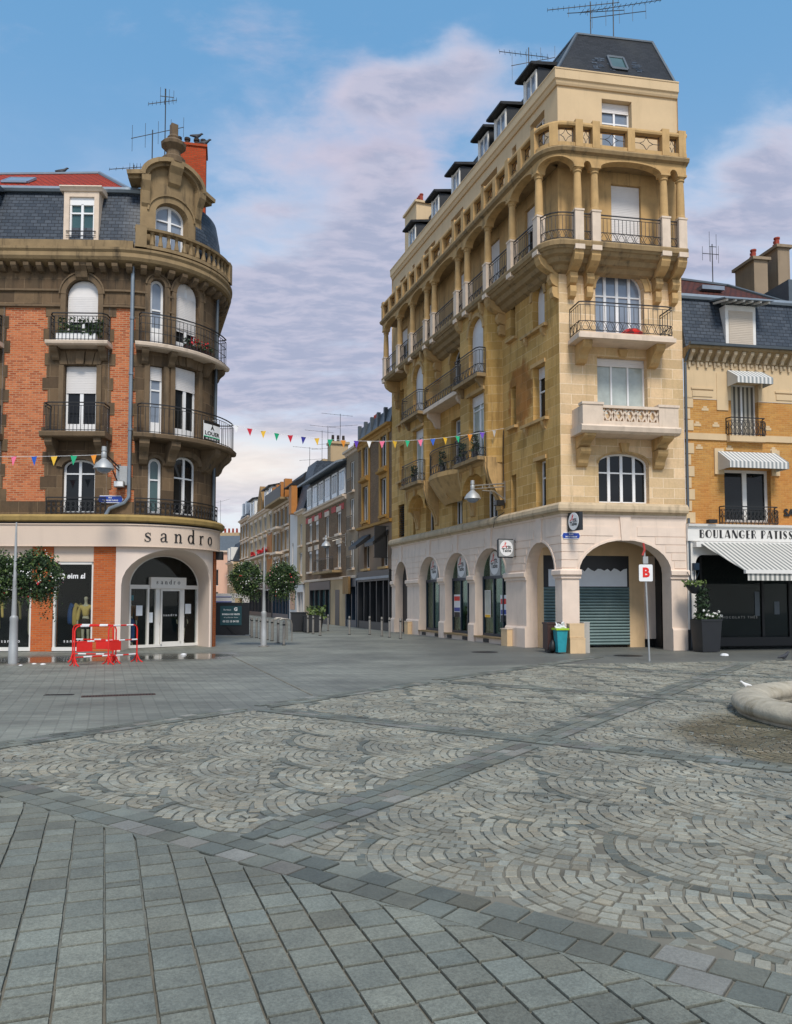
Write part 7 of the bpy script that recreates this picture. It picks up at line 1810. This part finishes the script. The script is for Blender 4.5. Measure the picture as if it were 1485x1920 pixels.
t = tag(skin('rubbish_bag', [(5.0, 25.75, .06, .12), (5.01, 25.72, .2, .14), (5.02, 25.72, .36, .09), (5.02, 25.72, .45, .02)], [(0, 1), (1, 2), (2, 3)], 'black'), 'black rubbish bag slumped between the brown bin and the turquoise bin', 'bag')
def carton(x_, y_, h_, w_, d_, hh, rot, lab, mat):
    t = thing('carton', lab, 'box', (x_, y_, h_)); f = Turned(x_, y_, R_(rot)); mb = MB(f); mb.box(-w_ / 2, w_ / 2, -d_ / 2, d_ / 2, h_, h_ + hh); mb.build('body', mat, t)
    mb = MB(f); mb.box(-w_ / 2 - .004, w_ / 2 + .004, -d_ / 2 - .004, d_ / 2 + .004, h_ + hh - .03, h_ + hh + .012); mb.box(-.03, .03, -d_ / 2 - .006, d_ / 2 + .006, h_ + .02, h_ + hh - .04); mb.build('flap', mat, t)
carton(5.78, 25.8, 0, .5, .36, .48, 6, 'cream carton, lower of two stacked against the arcade pier', 'cream_box'); carton(5.77, 25.82, .5, .48, .34, .44, 5, 'cream carton, upper of two stacked against the arcade pier', 'cream_box'); carton(6.12, 26.0, 0, .2, .3, .98, 8, 'tall grey-white box leaning beside the stacked cream cartons', 'grey_box')
for s in (-14.9, -3.95):
    mb = MB(RB); mb.box(s, s + .5, .08, .3, 0, .62); o = mb.build('utility_box', 'cream_box', None); tag(o, 'cream utility cabinet at the foot of the ' + ('far pier of the arcade' if s < -9 else 'wide pier beside the arcade corner'), 'cabinet')
    mb = MB(RB); mb.box(s - .02, s + .52, .075, .32, .62, .65); mb.build('cabinet_lid', 'stone_pale', o)
# bakery planters
pf = RB(4.62, .9, 0); PFt = Turned(pf[0], pf[1], HR)
t = thing('planter', 'tall black square planter with white flowers beside the bakery', 'planter', (pf[0], pf[1], 0))
mb = MB(PFt)
for A, B in (((-1, 1), (1, 1)), ((1, 1), (1, -1)), ((1, -1), (-1, -1)), ((-1, -1), (-1, 1))): mb.face([(A[0] * .30, A[1] * .30, 0.02), (B[0] * .30, B[1] * .30, 0.02), (B[0] * .36, B[1] * .36, 1.06), (A[0] * .36, A[1] * .36, 1.06)])
mb.face([(-.35, .35, 1.0), (-.35, -.35, 1.0), (.35, -.35, 1.0), (.35, .35, 1.0)]); mb.box(-.38, .38, .34, .38, 1.02, 1.08); mb.build('pot', 'dark_paint', t)
mb = MB(); clump(mb, PFt, -.34, .34, -.3, .36, 1.02, 1.25, 340, .09); mb.build('foliage', 'leaf', t)
mb = MB(); rs = random.Random(9)
for q in range(16):
    p = Vector(PFt(rs.uniform(-.3, .36), rs.uniform(.1, .38), rs.uniform(1.15, 1.38)))
    for e in range(14):
        d = Vector((rs.gauss(0, 1), rs.gauss(0, 1), rs.gauss(0, 1))).normalized(); u = d.cross(Vector((0, 0, 1))).normalized() * .026; w = d.cross(u).normalized() * .026; c_ = p + d * .04; mb.wface([c_ - u, c_ - w, c_ + u, c_ + w])
mb.build('white_blooms', 'petal_white', t)
mb = MB(); clump(mb, PFt, -.3, .05, -.2, .2, 1.1, 2.1, 500, .09); mb.build('climbing_shrub', 'leaf_deep', t)
t = thing('flower_basket', 'small dark hanging basket of greenery above the black bakery planter', 'planter', RB(4.35, .8, 2.2)); q_ = RB(4.35, .75, 0); qf = Turned(q_[0], q_[1], HR)
mb = MB(qf); mb.lathe(0, 0, [(0, 1.9), (.14, 1.93), (.28, 2.12), (.3, 2.2), (0, 2.2)], 12); mb.bar((0, 0, 2.2), (.1, -.7, 2.7), .012); mb.build('bowl', 'dark_paint', t, smooth=True); mb = MB(); clump(mb, qf, -.34, .34, -.3, .3, 2.15, 2.36, 240, .09); mb.build('foliage', 'leaf_light', t)
# fountain basin
t = thing('fountain', 'round fountain basin with a thick weathered stone rim at the right edge', 'fountain', (8.0, 11.4, 0)); FF = Turned(8.0, 11.4, 0)
prof = [(2.94, .0), (2.95, .05)] + [(2.74 + .28 * math.cos(a), .15 + .16 * math.sin(a)) for a in [R_(q) for q in range(-30, 211, 16)]] + [(2.5, .05), (2.5, -.1), (2.9, -.1)]
mb = MB(FF); mb.lathe(0, 0, prof + [prof[0]], 72); mb.build('rim', 'fountain_stone', t, smooth=True)
mb = MB(FF); mb.lathe(0, 0, [(0, .03), (2.52, .03)], 48); mb.build('water', 'glass_dark', t)
mb = MB(FF); mb.lathe(0, 0, [(.5, 0), (.45, .3), (.3, .5), (.28, .9), (.0, .95)], 20); mb.build('pedestal', 'fountain_stone', t, smooth=True)
# barriers
def barrier(x_, y_, rot, L, label, seed):
    t = thing('barrier', label, 'barrier', (x_, y_, 0), 'red and white works barriers'); f = Turned(x_, y_, R_(rot))
    mb = MB(f); r = .020
    mb.tube([(0, 0, .0), (0, 0, .9), (.03, 0, .98), (.1, 0, 1.02), (L - .1, 0, 1.02), (L - .03, 0, .98), (L, 0, .9), (L, 0, 0)], r, 8); mb.tube([(0, 0, .22), (L, 0, .22)], r * .9, 8); mb.tube([(0, 0, .62), (L, 0, .62)], r * .8, 8)
    for q in (0, L): mb.tube([(q, -.22, .0), (q, -.1, .06), (q, 0, .24), (q, .1, .06), (q, .22, .0)], r * .9, 8)
    mb.build('frame', 'red', t, smooth=True)
    mb = MB(f)
    for s0 in (.15, .15 + L * .45): mb.tube([(s0, 0, 1.02), (s0 + .24, 0, 1.02)], r * 1.12, 8); mb.tube([(s0 + .1, 0, .22), (s0 + .34, 0, .22)], r * 1.1, 8); mb.tube([(s0 + .2, 0, .62), (s0 + .4, 0, .62)], r * 1.05, 8)
    mb.pieces('reflective_band', 'white', t, smooth=True)
    mb = MB(f); mb.box(.06, min(.5, L * .42), -.01, .01, .36, .62); mb.build('red_panel', 'red', t)
barrier(-8.30, 20.75, 52, 1.2, 'red and white metal barrier, the left one turned away towards the shop pier', 1)
barrier(-7.75, 22.0, 170, 1.2, 'red and white metal barrier, the rear one standing along the shop front', 2)
barrier(-7.62, 21.3, 62, 1.0, 'red and white metal barrier, the right one by the shop doorway', 3)
# birds
def bird(loc, rot, label, mat='bird_dark', sc_=1.):
    f = lambda a, c, z, r: (*[loc[0] + (a * math.cos(rot) - c * math.sin(rot)) * sc_, loc[1] + (a * math.sin(rot) + c * math.cos(rot)) * sc_], loc[2] + z * sc_, r * sc_)
    J = [f(0, 0, .10, .065), f(.07, 0, .125, .055), f(.11, 0, .17, .032), f(.135, 0, .20, .034), f(.185, 0, .195, .008), f(-.09, 0, .085, .045), f(-.20, 0, .06, .018), f(0.0, .03, .04, .012), f(.01, .03, .0, .008), f(0.0, -.03, .04, .012), f(.01, -.03, .0, .008)]
    return tag(skin('bird', J, [(0, 1), (1, 2), (2, 3), (3, 4), (0, 5), (5, 6), (0, 7), (7, 8), (0, 9), (9, 10)], mat, sub=1), label, 'bird')
bird((5.62, 12.95, .30), 2.9, 'white bird perched on the fountain rim', 'bird_white', .48)
bird((10.9, 22.6, .02), .3, 'dark pigeon on the paving in front of the bakery', 'bird_dark', 1.1)
bird(chf(1.05, -.4, 19.6), .5, 'dark pigeon on the chimney pot above the rounded building', sc_=1.4); bird(chf(1.36, -.1, 19.2), .2, 'dark pigeon on the chimney edge, right of the other chimney bird', sc_=1.4)
pr = LB(-3.0, -2.7, 17.72); bird(pr, .3, 'dark pigeon on the red roof ridge at the left', sc_=1.3)
mb = MB(); rs = random.Random(3)
def litter(x_, y_, r, lab, mat='white'):
    f = Turned(x_, y_, rs.random() * 3); mb = MB(f); mb.lathe(0, 0, [(0, .005), (r, .005), (r * .9, r * .4), (r * .4, r * .55), (0, r * .5)], 7); o = mb.build('litter', mat, None); tag(o, lab, 'litter')
litter(10.05, 24.6, .13, 'white crumpled paper on the paving before the bakery'); litter(-9.3, 21.2, .07, 'small white litter scrap near the left lamp post, right of three'); litter(-9.6, 21.35, .06, 'small white litter scrap near the left lamp post, middle of three'); litter(-9.75, 20.9, .05, 'small white litter scrap near the left lamp post, left of three'); litter(-6.6, 25.0, .09, 'white litter scrap on the wet paving before the shop doorway'); litter(.33, 4.12, .012, 'tiny yellow scrap on the dark stone band in the foreground', 'flag_yellow')
# drains and covers
def drain(x_, y_, rot, L, w, lab, mat='brown_plastic'):
    f = Turned(x_, y_, R_(rot), .0); mb = MB(f); mb.box(-L / 2, L / 2, -w / 2, w / 2, .0, .007); o = mb.build('drain_grate', mat, None); tag(o, lab, 'drain cover')
    mb = MB(f); q = -L / 2 + .04
    while q < L / 2 - .03: mb.box(q, q + .018, -w / 2 + .02, w / 2 - .02, .007, .011); q += .05
    mb.build('grate_bars', 'iron', o)
drain(-4.95, 14.4, 18, 1.25, .22, 'long rusty slot drain in the paving at the left'); drain(-6.05, 14.48, 6, .5, .14, 'short dark slot drain left of the long rusty one', 'iron')
for x_, y_, lab in ((2.9, 26.3, 'dark round cover in the paving before the wide arcade pier'), (7.1, 24.6, 'dark round cover in the paving behind the pole sign')):
    mb = MB(Turned(x_, y_, 0)); mb.lathe(0, 0, [(0, .008), (.42, .008), (.44, .0)], 24); o = mb.build('manhole_cover', 'iron', None); tag(o, lab, 'manhole cover')
# antennas
def antenna(x_, y_, z_, h_, booms, lab):
    t = thing('antenna', lab, 'antenna', (x_, y_, z_)); mb = MB(); mb.bar((x_, y_, z_), (x_, y_, z_ + h_), .02, 6, local=False); mb.build('mast', 'iron', t)
    for zb, L, az, tilt, n, el in booms:
        d = Vector((math.cos(az), math.sin(az), math.tan(tilt))).normalized(); c_ = Vector((x_, y_, z_ + zb)); s_ = d.cross(Vector((0, 0, 1))).normalized(); mb = MB()
        vert = el < 0; s_ = Vector((0, 0, 1)) if vert else s_
        mb.bar(c_ - d * L * .4, c_ + d * L * .6, .014, local=False)
        for k in range(n): p = c_ + d * L * (-.38 + .98 * k / max(1, n - 1)); e = abs(el) * (1 - .3 * k / n) / 2; mb.bar(p - s_ * e, p + s_ * e, .008, local=False)
        mb.build('boom', 'iron', t)
q_ = LB(1.6, -2.2, 0)
antenna(-8.75, 29.4, 16.5, 4.6, [(4.1, 1.1, R_(200), -.35, 8, .35), (4.3, .5, R_(20), .1, 4, -.7)], 'tall antenna mast beside the red brick chimney'); antenna(-9.1, 29.0, 16.5, 2.75, [(2.6, 2.1, R_(25), .45, 5, -1.0)], 'shorter antenna mast left of the tall one by the brick chimney'); q_ = LB(-.2, -2.3, 0); antenna(q_[0], q_[1], 16.6, 1.3, [(1.2, 1.5, R_(205), -.3, 7, .3), (1.1, .4, R_(20), .3, 4, -.6)], 'small antenna at the end of the red roof')
q_ = RB(2.0, -1.6, 0); antenna(q_[0], q_[1], 22.2, 1.6, [(1.45, 2.6, R_(170), .02, 14, .3), (1.2, 2.6, R_(20), .3, 4, -.3)], 'roof antenna on the black mansard, left of two')
q_ = RB(2.9, -1.6, 0); antenna(q_[0], q_[1], 22.2, 1.9, [(1.5, 3.6, R_(15), .33, 16, .3), (1.2, 2.4, R_(15), .3, 5, -.8)], 'roof antenna on the black mansard, right of two')
q_ = RB(-3.6, -.9, 0); antenna(q_[0], q_[1], 21.4, 1.9, [(1.6, 2.0, R_(165), .3, 10, .4), (1.3, 1.8, R_(5), .25, 4, -1.2)], 'roof antenna on the row of dormers')
q_ = RB(7.6, -3, 0); antenna(q_[0], q_[1], 14.0, 1.7, [(1.3, .7, R_(190), 0, 3, -.7), (1.6, .3, R_(10), 0, 2, -1.2)], 'thin antenna on the brown roof of the bakery house')
for s, d, z_, h_, lab in ((-41.0, -3.2, 14.7, 2.6, 'antenna behind the twin chimneys, right one'), (-47.5, -3.2, 13, 4.2, 'tall antenna with many arms over the ornate house'), (-49.5, -2.5, 13, 3.0, 'low antenna left of the tall one over the ornate house'), (-44.5, -3, 13, 4.0, 'antenna between the tall one and the twin chimneys')):
    q_ = ST(s, d, 0); antenna(q_[0], q_[1], z_, h_, [(h_ - .1, 2.6, R_(185), .08, 8, .4), (h_ * .6, 2.4, R_(10), .1, 6, .4)], lab)
q_ = EF(9.5, -3, 0); antenna(q_[0], q_[1], 10.5, 5.0, [(4.8, 2.2, R_(15), .3, 5, .6)], 'thin antenna on the pink house at the end of the street')
# shop dummies and clothes
def dummy(x_, y_, z_, rot, lab, top, low, H=1.75, arms=.16, hat=None, lowlen=.52, stance=.085):
    t = thing('shop_mannequin', lab, 'mannequin', (x_, y_, z_)); k = H / 1.75; c, s = math.cos(rot), math.sin(rot)
    f = lambda a, d, z, r: (x_ + (a * c - d * s) * k, y_ + (a * s + d * c) * k, z_ + z * k, (r if not isinstance(r, tuple) else r[0]) * k)
    J = [f(0, 0, .93, .12), f(0, 0, 1.12, .095), f(0, 0, 1.34, .115), f(0, 0, 1.46, .055), f(0, 0, 1.54, .045), f(0, -.01, 1.64, .08), f(0, -.005, 1.73, .06)]
    B = [(0, 1), (1, 2), (2, 3), (3, 4), (4, 5), (5, 6)]
    for sg in (-1, 1):
        n = len(J); J += [f(sg * .17, 0, 1.40, .05), f(sg * (.17 + arms * .5), .02, 1.14, .038), f(sg * (.17 + arms * .6), -.03, .9, .03), f(sg * (.17 + arms * .6), -.05, .8, .028), f(sg * (.165 + arms * .6), -.06, .73, .012)]
        B += [(2, n), (n, n + 1), (n + 1, n + 2), (n + 2, n + 3), (n + 3, n + 4)]
        n = len(J); J += [f(sg * stance, 0, .84, .085), f(sg * stance * 1.05, -.01, .5, .055), f(sg * stance * 1.05, .01, .3, .05), f(sg * stance * 1.0, .02, .08, .032), f(sg * stance * 1.05, -.1, .03, .025)]
        B += [(0, n), (n, n + 1), (n + 1, n + 2), (n + 2, n + 3), (n + 3, n + 4)]
    skin('body', J, B, 'skin_dummy', t)
    J = [f(0, 0, 1.0, .13), f(0, 0, 1.2, .13), f(0, 0, 1.36, .14), f(0, 0, 1.46, .075)]; B = [(0, 1), (1, 2), (2, 3)]
    for sg in (-1, 1):
        n = len(J); J += [f(sg * .18, 0, 1.39, .07), f(sg * (.18 + arms * .5), .02, 1.14, .07), f(sg * (.18 + arms * .62), -.03, .88, .06)]; B += [(2, n), (n, n + 1), (n + 1, n + 2)]
    skin('top', J, B, top, t)
    if lowlen > .1:
        J = [f(0, 0, 1.04, .15), f(0, 0, .9, .185)]; B = [(0, 1)]
        for sg in (-1, 1):
            n = len(J); J += [f(sg * stance, 0, .78, .135), f(sg * stance * 1.1, 0, max(.1, 1.0 - lowlen), .09 if lowlen > .6 else .12)]; B += [(1, n), (n, n + 1)]
        skin('skirt' if lowlen < .6 else 'trousers', J, B, low, t)
    if hat: skin('cap', [f(0, 0, 1.70, .095), f(0, 0, 1.78, .085), f(0, -.13, 1.70, .05)], [(0, 1), (0, 2)], hat, t)
p_ = LB(-1.08, -.75, .1); dummy(*p_, HB, 'faceless mannequin in yellow blouse and dark skirt in the shop window', 'cloth_yellow', 'cloth_dark', lowlen=.42)
p_ = PD(-1.12, -.42, .08); dummy(*p_, R_(40), 'mannequin in a blue cap and jeans behind the left door pane', 'cloth_rust', 'cloth_denim', lowlen=.88, hat='cloth_teal', arms=.1)
p_ = PD(.92, -.40, .08); dummy(*p_, R_(50), 'mannequin in a black jacket behind the right door pane', 'cloth_black', 'cloth_black', lowlen=.45, arms=.1)
def garment(f, s, d, z, lab, mat, L=.9):
    t = thing('hanging_garment', lab, 'clothing', f(s, d, z), 'clothes hanging in the shop window'); q = lambda a, e, zz, r: (*f(s + a, d + e, z + zz), r)
    skin('cloth', [q(0, 0, 0, .03), q(0, 0, -.1, .09), q(0, .02, -L * .5, .10), q(.02, 0, -L, .12), q(.16, 0, -.14, .05), q(.2, .02, -L * .6, .045)], [(0, 1), (1, 2), (2, 3), (1, 4), (4, 5)], mat, t, sub=1)
    mb = MB(f); mb.tube([(s, d, z + .02), (s, d, z + .12), (s + .04, d, z + .16)], .006, 4); mb.build('hanger', 'iron', t)
for s, m_, nm, L in ((-1.72, 'cloth_denim', 'dark blue garment on the rail at the left of the yellow-bloused mannequin', .8), (-1.56, 'cloth_yellow', 'mustard garment on the rail just left of the yellow-bloused mannequin', .85), (-.78, 'cloth_olive', 'olive coat on the rail right of the yellow-bloused mannequin', 1.2), (-1.4, 'cloth_olive', 'long olive dress behind the yellow-bloused mannequin', 1.3)): garment(LB, s, -1.05, 1.62, nm, m_, L)
for s, m_, nm, L in ((-2.95, 'cloth_cream', 'pale coat in the left shop window, nearest the brick pier', 1.3), (-3.5, 'cloth_olive', 'olive coat in the left shop window behind the lamp post', 1.2), (-4.1, 'cloth_yellow', 'mustard coat in the left shop window at the picture edge', 1.1)): garment(LB, s, -.8, 1.75, nm, m_, L)
